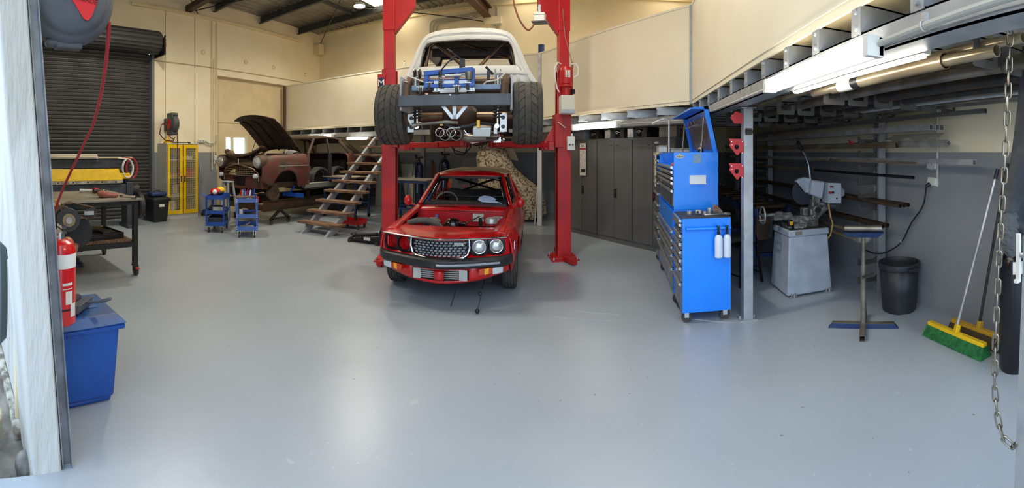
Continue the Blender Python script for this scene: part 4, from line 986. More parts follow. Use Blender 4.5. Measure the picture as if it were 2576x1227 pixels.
hw_ = TB((0, .74), (.25, .82), (.7, .85), (3.6, .85), (4.5, .72))
for s in (-1, 1):
    side_shell(OS, 'front_fender', OM, sorted(set(frange(.05, 1.38, 40))), hw_, TB((.0, .42), (.25, .30), (1.4, .22)), C(.6), zt_, TB((0, .58), (1.4, .62)), ((.68, .25, .36),), sgn=s, flare=.03)
    side_shell(OS, 'rear_fender', OM, sorted(set(frange(2.9, 4.5, 36))), hw_, TB((2.9, .22), (4.5, .35)), C(.6), zt_, C(.6), ((3.28, .25, .37),), sgn=s, flare=.03)
    # lamp pods
    MB().lathe([(.13, .0), (.145, .03), (.15, .12), (.13, .30), (.06, .5)], (s * .64, .0, .80), 'y', 26).build('lamp_pod', OB, OS, solid=.006)
    MB().lathe([(.001, -.03), (.05, -.02), (.09, 0), (.105, .03)], (s * .64, .0, .80), 'y', 26).build('headlight', GLASS, OS)
    MB().torus((s * .64, .01, .80), .112, .012, 'y').build('headlight_ring', ALU, OS)
    MB().lathe([(.001, -.03), (.04, -.02), (.05, .01), (.05, .05)], (s * .60, -.02, .50), 'y', 18).build('side_light', CLEAR, OS)
    # sills, pillars, roof rails
    MB().box(s * .72, s * .83, 1.3, 3.0, .18, .30).build('sill', mat('sill_grey', (150, 148, 140), .4, metal=.4), OS, bevel=.015)
    MB().bar((s * .82, 1.38, .28), (s * .80, 1.42, .95), .06, .07).bar((s * .80, 1.42, .95), (s * .60, 1.85, 1.33), .05, .06).build('screen_pillar', OB, OS, bevel=.012)
    MB().bar((s * .81, 2.2, .28), (s * .79, 2.22, .95), .06, .10).bar((s * .79, 2.22, .95), (s * .62, 2.3, 1.34), .05, .06).build('centre_pillar', OD, OS, bevel=.012)
    MB().bar((s * .80, 2.98, .5), (s * .79, 3.1, .95), .06, .08).bar((s * .79, 3.1, .95), (s * .60, 2.82, 1.31), .05, .08).bar((s * .76, 3.45, .98), (s * .56, 2.98, 1.33), .05, .10).build('rear_pillar', OB, OS, bevel=.012)
    MB().tube([(s * .60, 1.85, 1.34), (s * .63, 2.2, 1.37), (s * .62, 2.6, 1.36), (s * .60, 2.9, 1.32)], .03, 8).build('roof_rail', OB, OS)
    # bright arches of the new inner tubs
    for yc in (2.02, 2.72):
        MB().lathe([(.30, -.09), (.34, -.09), (.35, 0), (.34, .09), (.30, .09)], (s * .62, yc, .30), 'x', 22, 0, PI).build('inner_arch', mat('bare_arch', (150, 150, 148), .3, metal=.8), OS, solid=.006)
    for z in ((.60, .615),):
        MB().box(s * .862, s * .872, .42, 1.36, .70, .72).build('trim_strip', ALU, OS, smooth=False)
# roof
rows = []
for y, zz, w_ in ((1.83, 1.33, .56), (1.9, 1.375, .60), (2.1, 1.42, .62), (2.4, 1.435, .63), (2.7, 1.42, .62), (2.95, 1.37, .60), (3.2, 1.25, .56), (3.5, 1.02, .54)):
    rows.append([(x * w_ / .62, y, zz - .06 * (abs(x) / .62) ** 3.5) for x in frange(-.62, .62, 15)])
MB().grid(rows[:7]).build('roof', OB, OS, solid=.012)
MB().grid([[(x, y, z - .03 * (abs(x) / .7) ** 2) for x in frange(-.74, .74, 13)] for y, z in ((3.5, .98), (3.9, .96), (4.3, .86), (4.5, .7), (4.55, .45))]).build('boot_lid', OB, OS, solid=.012)
MB().box(-.74, .74, 1.34, 1.42, .3, .93).build('bulkhead', OD, OS, bevel=.02)
MB().bar((-.6, 1.46, .95), (.6, 1.46, .95), .1, .05).bar((-.55, 1.84, 1.34), (.55, 1.84, 1.34), .05, .05).build('screen_frame', OB, OS, bevel=.01)
MB().box(-.74, .74, 1.3, 4.4, .16, .22).box(-.6, .6, 3.1, 3.16, .22, .8).build('floor_pan', OI, OS, smooth=False)
# front end: slam panel, grille, apron
def ofy(x): return .02 + .12 * (abs(x) / .7) ** 2
MB().grid([[(x, ofy(x) + dy, z - .03 * (abs(x) / .5) ** 2) for x in frange(-.52, .52, 15)] for dy, z in ((.0, .72), (.04, .78), (.12, .82), (.3, .80))]).build('slam_panel', OB, OS, solid=.012)
gr = MB()
for z in (.50, .545, .59, .635, .68):
    k = 1 - (z - .5) * 1.1; gr.tube([(x, ofy(x) - .02, z) for x in frange(-.56 * k, .56 * k, 15)], .010, 6)
for i in range(15):
    x = -.5 + i * .0714; zt = .70 if abs(x) < .42 else .6
    gr.tube([(x, ofy(x) - .015, .495), (x, ofy(x) - .015, zt)], .006, 5)
gr.build('grille', mat('grille_tan', (140, 118, 92), .4, metal=.6), OS)
MB().tube([(-.60, ofy(.6) - .02, .38), (-.60, ofy(.6) - .02, .52), (-.50, ofy(.5) - .03, .64), (-.22, ofy(.2) - .03, .71), (0, -.02, .74), (.22, ofy(.2) - .03, .71), (.50, ofy(.5) - .03, .64), (.60, ofy(.6) - .02, .54), (.60, ofy(.6) - .02, .38)], .016, 8).build('grille_surround', mat('grille_tan', (0, 0, 0)), OS)
ap = MB()
for s in (-1, 1): ap.hexa([(s * .18, .06, .22), (s * .66, .14, .22), (s * .66, .3, .22), (s * .18, .2, .22), (s * .22, .04, .48), (s * .70, .12, .50), (s * .70, .3, .50), (s * .22, .2, .48)])
ap.box(-.2, .2, .06, .16, .20, .26)
ap.build('front_apron', OM, OS, bevel=.01)
MB().box(-.19, .19, .12, .14, .26, .72).build('radiator_opening', OI, OS, smooth=False)
MB().cyl((0, .03, .74), (0, .03, .86), .02, .012).build('hood_catch', CHROME, OS)
each(MB().box(-.6, -.54, .16, 1.3, .22, .34).box(.54, .6, .16, 1.3, .22, .34), 'chassis_leg', OB, OS, smooth=False, bevel=.01)
MB().box(-.5, -.48, .4, 1.3, .34, .85).box(.48, .5, .4, 1.3, .34, .85).box(-.5, .5, .38, .40, .3, .7).build('inner_wing', OD, OS, smooth=False)
# torn strip, bumper blade and card lying across the open nose
MB().grid([[(x, y + .12 * (abs(x) / .6) ** 2, .90 + .10 * (abs(x + .05) / .55) ** 3 + dz) for x in frange(-.62, .60, 17)] for y, dz in ((-.02, 0), (.0, .05), (.08, .07), (.2, .02))]).build('loose_valance', OB, OS, solid=.01)
MB().hexa([(-.44, .1, .90), (-.14, .04, .90), (-.16, .1, .90), (-.46, .16, .90), (-.46, .14, 1.05), (-.28, .1, 1.03), (-.30, .14, 1.03), (-.48, .18, 1.05)]).build('card', CARDB, OS, smooth=False)
# bonnet: curved lid hinged at the scuttle and standing open
rows = []
for i in range(13):
    f = i / 12; y = 1.36 - 1.05 * f + .0 * f; z = .99 + .62 * f + .24 * math.sin(f * PI * .62) - .26 * max(0, f - .72) ** 1.3 * 2; w_ = .66 - .05 * f
    rows.append([(x * w_, y - .03 * (1 - abs(x)) + (.08 * abs(x) ** 2 if f > .8 else 0), z + .09 * (1 - abs(x) ** 2.5)) for x in frange(-1, 1, 17)])
MB().grid(rows).build('bonnet', OB, OS, solid=.014)
br = MB()
for s in (-.55, 0, .55): br.tube([(s * .62, r[8][1] + .03, r[8][2] - .11) for r in rows[1:12]], .022, 6)
br.build('bonnet_ribs', OD, OS)
MB().tube([(-.3, .6, .85), (-.2, .7, 1.25)], .008).build('bonnet_stay', DARK, OS)
# stub axle and suspension
for s in (-1, 1):
    MB().cyl((s * .62, .45, .12), (s * .70, .45, .12), .16, .16, 26).cyl((s * .70, .45, .12), (s * .73, .45, .12), .08, .06, 18).build('brake_drum', OB, OS)
    for k in range(5): MB().cyl((s * .70, .45 + .05 * math.cos(k * 1.256), .12 + .05 * math.sin(k * 1.256)), (s * .745, .45 + .05 * math.cos(k * 1.256), .12 + .05 * math.sin(k * 1.256)), .008, None, 6).build('wheel_stud', DARK, OS)
    MB().bar((s * .62, .45, .12), (s * .2, .55, .18), .04, .04).bar((s * .62, .45, .05), (s * .15, .3, .14), .04, .03).cyl((s * .56, .48, .14), (s * .52, .52, .6), .04).build('suspension_strut', OD, OS)
MB().box(-.3, .3, .42, .6, .12, .2).build('crossmember', OD, OS)
MB().tube([(.1, 1.5, .9), (.16, 1.6, .98), (.3, 1.62, 1.0), (.42, 1.58, .96), (.4, 1.5, .88)], .012).build('wiper_rail', BLACK, OS)
MB().ball((-.05, 1.75, 1.0), .22, .12, .15).build('plastic_wrap', mat('clear_wrap', (190, 192, 190), .25), OS)

# jig under it
JG = thing('chassis_jig', 'brown steel beam frame on blue braced legs and castors under the rusty sedan', 'jig', (-7.23, 5.75, 0))
for x in (-.62, .62):
    m = MB().box(x - .05, x + .05, .2, 4.5, .505, .515).box(x - .004, x + .004, .2, 4.5, .30, .51).box(x - .05, x + .05, .2, 4.5, .295, .305)
    m.build('main_beam', RUST, JG, smooth=False)
for y in (.25, 2.2, 4.4): MB().box(-.62, .62, y - .04, y + .04, .31, .42).build('cross_beam', RUST, JG, smooth=False)
for x in (-.62, .62):
    for y in (.7, 3.9):
        MB().bar((x, y, .30), (x + .0, y - .25, .12), .05, .05).bar((x, y, .30), (x, y + .25, .12), .05, .05).bar((x, y - .3, .115), (x, y + .3, .115), .05, .03).build('leg', FRAMEBLUE if y > 2 else DARK, JG, smooth=False)
        for q in (-.26, .26):
            MB().cyl((x - .015, y + q, .045), (x + .015, y + q, .045), .045, None, 18).build('castor_wheel', RUBBER, JG)
            MB().box(x - .03, x - .02, y + q - .02, y + q + .02, .05, .11).box(x + .02, x + .03, y + q - .02, y + q + .02, .05, .11).box(x - .03, x + .03, y + q - .03, y + q + .03, .095, .105).build('castor_fork', DARK, JG)
MB().box(.45, 1.02, .95, 1.03, .57, .65).bar((.60, .98, .6), (.78, .98, .80), .03, .03).build('body_arm', TROLLEY, JG, smooth=False)
MB().box(.45, .95, 2.6, 2.68, .60, .66).build('body_arm', TROLLEY, JG, smooth=False)
MB().box(-.95, -.45, .95, 1.03, .57, .65).build('body_arm', TROLLEY, JG, smooth=False)
for x in (-.72, .72):
    for y in (1.5, 2.9): MB().box(x - .03, x + .03, y - .03, y + .03, .51, .72).build('body_mount', BLACK, JG, smooth=False)
st = thing('step_stool', 'pale grey plastic trestle standing behind the blue tool trolleys', 'stool', (-7.05, 5.35, 0))
MB().box(-.12, .12, -.08, .08, .92, .95).build('top', LGREY, st, bevel=.01)
for sx in (-1, 1):
    for sy in (-1, 1): MB().bar((sx * .09, sy * .06, .92), (sx * .2, sy * .14, 0), .035, .035).build('leg', LGREY, st, smooth=False)

# ------------------------------------------------------------------ timber stairs to the mezzanine
ST = thing('staircase', 'open timber-tread staircase on galvanised stringers going up to the mezzanine', 'stairs', (-5.18, 5.9, 0))
for s in (-1, 1):
    MB().hexa([(s * .27, .0, 0), (s * .33, .0, 0), (s * .33, .22, 0), (s * .27, .22, 0), (s * .27, 2.62, 1.93), (s * .33, 2.62, 1.93), (s * .33, 2.83, 1.93), (s * .27, 2.83, 1.93)]).build('stringer', GALV, ST, smooth=False)
for k in range(10):
    z = .22 + k * .1844; y = .22 + k * .271
    MB().box(-.5, .5, y - .11, y + .13, z - .05, z).build('tread', WOOD, ST, smooth=False, bevel=.006)
    for s in (-1, 1): MB().hexa([(s * .27, y - .08, z - .055), (s * .34, y - .08, z - .055), (s * .34, y + .12, z - .055), (s * .27, y + .12, z - .055), (s * .27, y - .08, z - .05), (s * .34, y - .08, z - .05), (s * .34, y + .12, z - .05), (s * .27, y + .12, z - .05)]).prism([(-.08, 0), (.12, 0), (.12, -.12)], (s * .335, y, z - .05), (0, 1, 0), (0, 0, 1), (s * .006, 0, 0)).build('tread_bracket', GALV, ST, smooth=False)

# ------------------------------------------------------------------ blue trolleys
def trolley(name, label, x, y, rz, wx, dy, h, mats):
    t = thing(name, label, 'trolley', (x, y, 0), rz)
    for z, dz in ((h - .08, .075), (h * .50, .07), (.13, .08)):
        m = MB().box(-wx / 2, wx / 2, 0, dy, z, z + .008).box(-wx / 2, wx / 2, 0, .008, z, z + dz).box(-wx / 2, wx / 2, dy - .008, dy, z, z + dz).box(-wx / 2, -wx / 2 + .008, 0, dy, z, z + dz).box(wx / 2 - .008, wx / 2, 0, dy, z, z + dz)
        m.build('tray', mats, t, smooth=False)
    for sx in (-1, 1):
        for yy in (0, dy):
            MB().box(sx * wx / 2 - .018, sx * wx / 2 + .018, yy - .006, yy + .006, .13, h - .01).box(sx * wx / 2 - .004 + sx * .01, sx * wx / 2 + .004 + sx * .01, yy - .02, yy + .02, .13, h - .01).build('post', mats, t, smooth=False)
            yw = .05 if yy == 0 else dy - .05
            MB().cyl((sx * (wx / 2 - .04) - .014, yw, .05), (sx * (wx / 2 - .04) + .014, yw, .05), .05, None, 20).build('castor_wheel', RUBBER, t)
            MB().box(sx * (wx / 2 - .04) - .022, sx * (wx / 2 - .04) - .016, yw - .02, yw + .02, .05, .125).box(sx * (wx / 2 - .04) + .016, sx * (wx / 2 - .04) + .022, yw - .02, yw + .02, .05, .125).box(sx * (wx / 2 - .04) - .03, sx * (wx / 2 - .04) + .03, yw - .03, yw + .03, .12, .13).build('castor_fork', CHROME, t)
    b = MB()
    for sx in (-1, 1):
        for z in (.16, .2, h * .5 + .02, h * .5 + .055, h - .06, h - .03): b.cyl((sx * wx / 2, -.007, z), (sx * wx / 2, -.012, z), .007, None, 6)
    each(b, 'rivet', CHROME, t, smooth=False)
    return t
TA = trolley('tool_trolley', 'blue service trolley with black crate on bottom shelf and masks on top', -6.60, 4.70, .75, .34, .62, .72, TROLLEY)
TBm = mat('trolley_blue_pale', (72, 104, 178), .4, rgb2=(66, 98, 170), nscale=8)
TBt = trolley('tool_trolley', 'narrow blue tool trolley with timber board and hand tools on top', -5.86, 4.88, .87, .36, .6, .72, TBm)
def on(t, p): return tuple(MW[t.name] @ Vector(p))
MB().bar((-.17, .0, .71), (-.26, -.03, .74), .3, .008).build('push_handle', TROLLEY, TA, smooth=False)
h = thing('welding_mask', 'red and white mask with dark visor heaped on top of the crate trolley', 'mask', on(TA, (-.02, .15, .72)), .75)
MB().ball((0, 0, .06), .11, .09, .07).build('shell', mat('mask_red', (196, 26, 30), .3), h)
MB().ball((.0, -.05, .06), .06, .05, .05).build('white_patch', WHITE, h)
MB().ball((.09, -.02, .04), .05, .06, .04).build('visor', BLACK, h)
h = thing('welding_mask', 'yellow mask beside the red one on the crate trolley', 'mask', on(TA, (.04, .36, .72)), .75)
MB().ball((0, 0, .07), .09, .10, .07).build('shell', YEL, h)
MB().lathe([(.06, -.01), (.075, 0), (.06, .01)], (0, -.06, .05), 'y', 18).build('strap', BLACK, h)
tag(MB().lathe([(.001, 0), (.028, 0), (.028, .1), (.018, .13), (.014, .18), (.001, .18)], (0, 0, 0), 'z', 14).build('spray_can', BLACK), 'black can standing behind the red mask on the blue trolley', 'can').location = on(TA, (-.12, .3, .65))
b = thing('book', 'thick white book, upper one on the middle trolley shelf', 'book', on(TA, (.02, .3, .41)), .8, 'books on the crate trolley'); MB().box(-.11, .11, -.14, .14, 0, .07).build('pages', PAPER, b, smooth=False)
MB().box(-.112, .112, -.142, .142, .065, .07).build('cover', WHITE, b, smooth=False)
b = thing('book', 'thin white book underneath the thick one on the middle trolley shelf', 'book', on(TA, (.02, .3, .369)), .75, 'books on the crate trolley'); MB().box(-.12, .12, -.16, .16, 0, .035).build('pages', PAPER, b, smooth=False)
MB().box(-.122, .122, -.162, .162, .03, .036).build('cover', LGREY, b, smooth=False)
cr = thing('crate', 'dark ribbed plastic crate on the bottom shelf of the blue trolley', 'crate', on(TA, (0, .31, .14)), .75)
m = MB().box(-.15, .15, -.26, .26, 0, .01).box(-.15, -.14, -.26, .26, 0, .15).box(.14, .15, -.26, .26, 0, .15).box(-.15, .15, -.26, -.25, 0, .15).box(-.15, .15, .25, .26, 0, .15)
for k in range(8): m.box(.15, .158, -.24 + k * .07, -.23 + k * .07, .01, .14); m.box(-.14 + k * .038, -.135 + k * .038, -.268, -.26, .01, .14)
m.build('shell', mat('crate_grey', (52, 58, 66), .5), cr, smooth=False)
tag(MB().cyl((0, 0, 0), (0, 0, .16), .03, .025).bar((0, 0, .1), (.05, -.08, .14), .03, .03).tube([(0, 0, .16), (-.03, .03, .3), (-.14, .05, .34), (-.2, 0, .24), (-.1, -.05, .2)], .006).build('air_drill', DARK), 'dark power tool with a black lead on the middle shelf edge', 'power tool').location = on(TA, (-.08, .04, .37))
# narrow trolley load
tag(MB().box(-.21, .17, -.05, .05, 0, .03).build('timber_board', WOOD, bevel=.004), 'short timber board across the front of the narrow trolley', 'board').location = on(TBt, (-.02, .05, .725))
bpy.data.objects['timber_board'].rotation_euler = (0, 0, .85)
r = random.Random(3)
tools = [((196, 30, 34), 'red', 'screwdriver'), ((40, 80, 190), 'blue', 'screwdriver'), ((196, 30, 34), 'short red', 'screwdriver'), ((230, 230, 224), 'white', 'marker'), ((30, 30, 32), 'black', 'ratchet'), ((40, 80, 190), 'dark blue', 'ratchet'), ((170, 170, 170), 'steel', 'punch')]
tx = [-.12, -.06, .0, .05, .09, .13, -.09]
for i, (c, cn, nm) in enumerate(tools):
    x_ = tx[i]; y_ = .16 + (i % 3) * .12
    t = thing(nm, '%s handled %s upright among the tools on the narrow trolley' % (cn, nm), 'tool', on(TBt, (x_, y_, .655)), r.random(), 'hand tools on the narrow trolley')
    MB().cyl((0, 0, .08), (.02, 0, .2), .016, .012, 8).build('handle', mat('grip_%d' % i, c, .4), t); MB().cyl((0, 0, 0), (0, 0, .09), .006, None, 6).build('shaft', CHROME, t)
bb = thing('tool_bin', 'small blue open parts bin at the back of the narrow trolley top', 'bin', on(TBt, (.05, .45, .65)), .87)
MB().box(-.07, .07, -.06, .06, 0, .01).box(-.07, -.065, -.06, .06, 0, .16).box(.065, .07, -.06, .06, 0, .16).box(-.07, .07, .055, .06, 0, .16).box(-.07, .07, -.06, -.055, 0, .09).build('shell', TROLLEY, bb, smooth=False); MB().box(-.05, .05, -.062, -.06, .02, .05).build('label_card', PAPER, bb)
bt = thing('spray_bottle', 'white bottle on the middle shelf of the narrow trolley', 'bottle', on(TBt, (-.11, .12, .37)), 0)
MB().cyl((0, 0, 0), (0, 0, .14), .035, None, 18).build('body', WHITEP, bt); MB().cyl((0, 0, .14), (0, 0, .18), .016, None, 12).build('cap', BLACK, bt)
bt = thing('grinder', 'dark angle grinder lying on the middle shelf of the narrow trolley', 'grinder', on(TBt, (.05, .2, .37)), .5)
MB().cyl((-.1, 0, .04), (.08, 0, .05), .03, .028).build('body', DARK, bt); MB().cyl((.1, 0, .03), (.1, 0, .07), .055, None, 20).build('head', mat('bronze_head', (110, 96, 80), .4, metal=.5), bt)
tag(MB().box(-.1, .1, -.09, .09, 0, .06).bar((-.05, 0, .06), (.06, .02, .12), .02, .02).build('parts_box', mat('tan_box', (196, 186, 156), .6), bevel=.004), 'cream tray of small parts on the bottom shelf', 'tray').location = on(TBt, (.0, .16, .14))
tag(MB().cyl((0, 0, -.05), (.0, 0, .06), .02).build('red_torch', mat('torch_red', (200, 30, 40), .4)), 'red handled tool hanging at the right side of narrow trolley', 'tool').location = on(TBt, (.205, .3, .66))

# ------------------------------------------------------------------ yellow mesh cabinet
YC = thing('mesh_cabinet', 'grey steel cabinet with yellow wire mesh doors against the cream wall', 'cabinet', (-8.75, 5.125, 0), PI / 2)   # local -y faces the room
W2, D2, H2 = .43, .24, 1.76
m = MB().box(-W2, -W2 + .015, -D2, D2, .0, H2).box(W2 - .015, W2, -D2, D2, 0, H2).box(-W2, W2, D2 - .01, D2, 0, H2).box(-W2, W2, -D2, D2, H2 - .02, H2).box(-W2, W2, -D2, D2, .08, .10).box(-W2, W2, -D2, -D2 + .015, 0, .09)
CABG = mat('cabinet_cream_grey', (186, 184, 172), .45)
m.build('body', CABG, YC, smooth=False)
for z in (.52, .94, 1.36): MB().box(-W2 + .015, W2 - .015, -D2 + .04, D2 - .01, z, z + .015).build('shelf', CABG, YC, smooth=False)
for s in (-1, 1):
    x0, x1 = (.012, W2 - .02); d = MB()
    y0, y1 = -D2 - .02, -D2 - .002
    d.box(s * x0, s * (x0 + .07), y0, y1, .11, H2 - .03).box(s * (x1 - .06), s * x1, y0, y1, .11, H2 - .03).box(s * x0, s * x1, y0, y1, .11, .20).box(s * x0, s * x1, y0, y1, H2 - .11, H2 - .03)
    dd = d.build('door', YEL, YC, smooth=False)
    MW[dd.name] = MW[YC.name]
    wire = MB(); a, b = x0 + .07, x1 - .06
    for k in range(1, 9): x = a + (b - a) * k / 9; wire.box(s * x - .0018, s * x + .0018, y0 + .006, y1 - .006, .2, H2 - .11)
    for k in range(1, 27): z = .2 + (H2 - .31) * k / 27; wire.box(s * a, s * b, y0 + .006, y1 - .006, z - .0018, z + .0018)
    wire.build('mesh', mat('wire_cream', (214, 200, 150), .5), dd, smooth=False)
    MB().cyl((s * (x0 + .035), y0 - .004, .86), (s * (x0 + .035), y0 - .004, 1.0), .018, None, 10).build('handle', mat('handle_brown', (60, 44, 30), .4), dd)
def cabitem(nm, lab, cat, lx, lz, w_, d_, h_, col, shape='box', ly=0.0):
    p = MW[YC.name] @ Vector((lx, ly, lz)); t = thing(nm, lab, cat, tuple(p), PI / 2)
    if shape == 'box':
        MB().box(-w_ / 2, w_ / 2, -d_ / 2, d_ / 2, 0, h_).build('body', mat('item_%d_%d_%d' % col, col, .6), t, bevel=.006); MB().box(-w_ / 2 - .003, w_ / 2 + .003, -d_ / 2 - .003, d_ / 2 + .003, h_ * .8, h_ + .003).build('lid', mat('item_%d_%d_%d' % tuple(int(c * .9) for c in col), tuple(int(c * .9) for c in col), .6), t, bevel=.004)
    else:
        MB().cyl((0, 0, 0), (0, 0, h_), w_ / 2, None, 18).build('body', mat('item_%d_%d_%d' % col, col, .5), t); MB().cyl((0, 0, h_), (0, 0, h_ + .03), w_ / 2 * .8, None, 18).build('cap', WHITE, t)
cabitem('storage_box', 'crimson box on third shelf behind the right mesh door', 'box', .2, .956, .3, .3, .2, (186, 24, 60))
cabitem('tub', 'white tub at the bottom left inside the mesh cabinet', 'tub', -.3, .10, .13, .13, .30, (225, 222, 212), 'cyl')
cabitem('tub', 'second white tub beside the first at cabinet bottom', 'tub', -.14, .10, .14, .14, .26, (215, 212, 200), 'cyl')
cabitem('storage_box', 'brown cardboard box at the bottom right of mesh cabinet', 'box', .2, .10, .28, .28, .28, (150, 120, 84))
cabitem('storage_box', 'grey box on the second shelf behind left mesh door', 'box', -.14, .536, .16, .3, .24, (140, 132, 124))
cabitem('tub', 'tall white tub on the second shelf of the mesh cabinet', 'tub', -.33, .536, .09, .12, .32, (224, 220, 206), 'cyl')
cabitem('storage_box', 'brown box on second shelf behind the right mesh door', 'box', .2, .536, .26, .3, .3, (120, 92, 66))
cabitem('storage_box', 'low tan box on the third shelf behind left mesh door', 'box', -.2, .956, .3, .3, .08, (176, 150, 110))
cabitem('storage_box', 'blue box on the top shelf of the mesh cabinet', 'box', -.16, 1.376, .14, .2, .12, (70, 110, 160))
cabitem('storage_box', 'cream packet on the top shelf behind right mesh door', 'box', .2, 1.376, .3, .26, .09, (220, 210, 180))
cabitem('tub', 'small tan jar at top left shelf in mesh cabinet', 'tub', -.33, 1.376, .1, .1, .16, (190, 160, 110), 'cyl')
fn = thing('funnel', 'yellow plastic funnel upside down on top of the mesh cabinet', 'funnel', (-8.72, 4.83, 1.76))
MB().lathe([(.10, 0), (.095, .03), (.02, .13), (.012, .19)], (0, 0, 0), 'z', 22).build('cone', YEL, fn, solid=.003); MB().torus((0, 0, .005), .1, .006).build('rim', YEL, fn)
tag(MB().tube([(0, 0, .01), (.02, .2, .02), (.05, .35, .02), (.05, .42, .03)], .008).box(.03, .07, .42, .47, .0, .04).build('power_lead', BLACK), 'black power lead lying on top of the mesh cabinet', 'cable').location = (-8.7, 4.95, 1.76)
# wall outlet, wall reel
ou = thing('wall_outlet', 'white double power outlet on the cream wall above the mesh cabinet', 'outlet', tuple(onX(505, 355, XL)))
MB().box(0, .05, -.09, .09, -.04, .04).build('body', WHITEP, ou, bevel=.008)
for y in (-.04, .04): MB().box(.05, .056, y - .02, y + .02, -.02, .02).build('socket', LGREY, ou)
ou = thing('light_switch', 'small white switch low beside the filled-in bay', 'switch', tuple(onX(540, 397, XL)))
MB().box(0, .05, -.04, .04, -.06, .06).build('body', WHITEP, ou, bevel=.006); MB().box(.05, .055, -.012, .012, -.02, .02).build('rocker', LGREY, ou)
HR = thing('hose_reel', 'small grey and red hose reel high on the wall above yellow cabinet', 'hose reel', tuple(onX(434, 312, -8.66)))
MB().lathe([(.001, -.09), (.12, -.09), (.19, -.05), (.20, 0), (.19, .05), (.12, .09), (.001, .09)], (0, 0, 0), 'y', 26).box(-.12, .1, -.07, .07, -.22, .22).build('case', mat('reel_grey', (74, 76, 78), .5), HR, bevel=.02)
MB().box(.09, .112, -.05, .05, .0, .12).lathe([(.001, -.095), (.1, -.094), (.1, -.08)], (0, 0, 0), 'y', 20).build('badge', mat('reel_red', (200, 40, 44), .45), HR)
MB().box(.1, .125, -.045, .045, .13, .17).build('slot', BLACK, HR)
MB().tube([(.12, .0, -.02), (.19, .0, -.2), (.2, .0, -.6), (.2, .0, -1.15)], .009).tube([(-.05, -.08, .04), (.0, -.25, -.02), (.02, -.3, -.2), (.02, -.18, -.32), (.03, 0, -.34), (.05, .02, -.26)], .011).tube([(-.0, -.1, .08), (.0, -.14, -.1), (.02, -.06, -.26), (.04, .0, -.3)], .009).ball((.12, 0, -.04), .025).build('hose', mat('hose_maroon', (92, 30, 28), .5), HR)
MB().box(-.26, -.1, -.05, .05, -.12, .12).build('wall_bracket', BLACK, HR); HR.scale = (1.2, 1.2, 1.2)
# black wheelie bin beside the cabinet
def wheelie(name, label, loc, rz, wx, wy, h, mb, ml, taper=.82):
    t = thing(name, label, 'bin', loc, rz); k = taper
    MB().hexa([(-wx / 2 * k, -wy / 2 * k, .03), (wx / 2 * k, -wy / 2 * k, .03), (wx / 2 * k, wy / 2 * k, .03), (-wx / 2 * k, wy / 2 * k, .03), (-wx / 2, -wy / 2, h), (wx / 2, -wy / 2, h), (wx / 2, wy / 2, h), (-wx / 2, wy / 2, h)]).box(-wx / 2 * .8, wx / 2 * .8, -wy / 2 * .8, wy / 2 * .6, 0, .04).build('body', mb, t, bevel=.02)
    MB().box(-wx / 2 - .025, wx / 2 + .025, -wy / 2 - .025, wy / 2 + .025, h - .04, h - .005).build('rim', mb, t, bevel=.012)
    MB().hexa([(-wx / 2 - .03, -wy / 2 - .04, h), (wx / 2 + .03, -wy / 2 - .04, h), (wx / 2 + .03, wy / 2 + .04, h), (-wx / 2 - .03, wy / 2 + .04, h), (-wx / 2 + .02, -wy / 2 + .02, h + .05), (wx / 2 - .02, -wy / 2 + .02, h + .05), (wx / 2 - .02, wy / 2 - .02, h + .06), (-wx / 2 + .02, wy / 2 - .02, h + .06)]).box(-wx / 2 * .5, wx / 2 * .5, -wy / 2 * .3, wy / 2 * .4, h + .05, h + .068).build('lid', ml, t, bevel=.012)
    for s in (-1, 1): MB().cyl((s * wx * .34, wy / 2 - .02, .05), (s * wx * .44, wy / 2 - .02, .05), .05, None, 18).build('wheel', RUBBER, t)
    MB().cyl((-wx * .3, wy / 2 + .05, h + .0), (wx * .3, wy / 2 + .05, h + .0), .015).bar((-wx * .3, wy / 2, h - .02), (-wx * .3, wy / 2 + .05, h), .02, .02).bar((wx * .3, wy / 2, h - .02), (wx * .3, wy / 2 + .05, h), .02, .02).build('handle', ml, t)
    return t
BN = wheelie('wheelie_bin', 'black wheelie bin between roller door and yellow cabinet', (-8.45, 4.40, 0), PI / 2 + .1, .42, .44, .50, mat('bin_black', (30, 32, 36), .5), mat('bin_lid_black', (34, 34, 38), .5))
MB().box(-.07, .07, -.219, -.213, .34, .40).build('sticker', PAPER, BN); 
tb = thing('tool_case', 'blue soft case lying on the black wheelie bin lid', 'bag', (-8.42, 4.40, .568), PI / 2)
MB().box(-.2, .2, -.12, .12, 0, .09).build('bag', FRAMEBLUE, tb, bevel=.03); MB().tube([(-.08, 0, .09), (-.06, 0, .12), (.06, 0, .12), (.08, 0, .09)], .01).build('handle', BLACK, tb)
tag(MB().cyl((0, 0, 0), (.16, .1, 1.25), .022).build('steel_conduit', ALU), 'pale metal tube leaning on the wall right of yellow cabinet', 'tube').location = (-8.93, 5.72, .0)
jk = thing('trolley_jack', 'small dark blue trolley jack on the floor beside the mesh cabinet', 'jack', (-8.4, 5.95, 0), .5)
MB().hexa([(-.3, -.1, .03), (.3, -.09, .03), (.3, .09, .03), (-.3, .1, .03), (-.28, -.09, .14), (.1, -.08, .2), (.1, .08, .2), (-.28, .09, .14)]).bar((-.2, 0, .15), (.2, 0, .24), .06, .05).build('body', FRAMEBLUE, jk, bevel=.01)
for sx in (-.25, .25):
    for sy in (-.12, .12): MB().cyl((sx, sy - .02, .04), (sx, sy + .02, .04), .04, None, 16).build('wheel', DARK, jk)
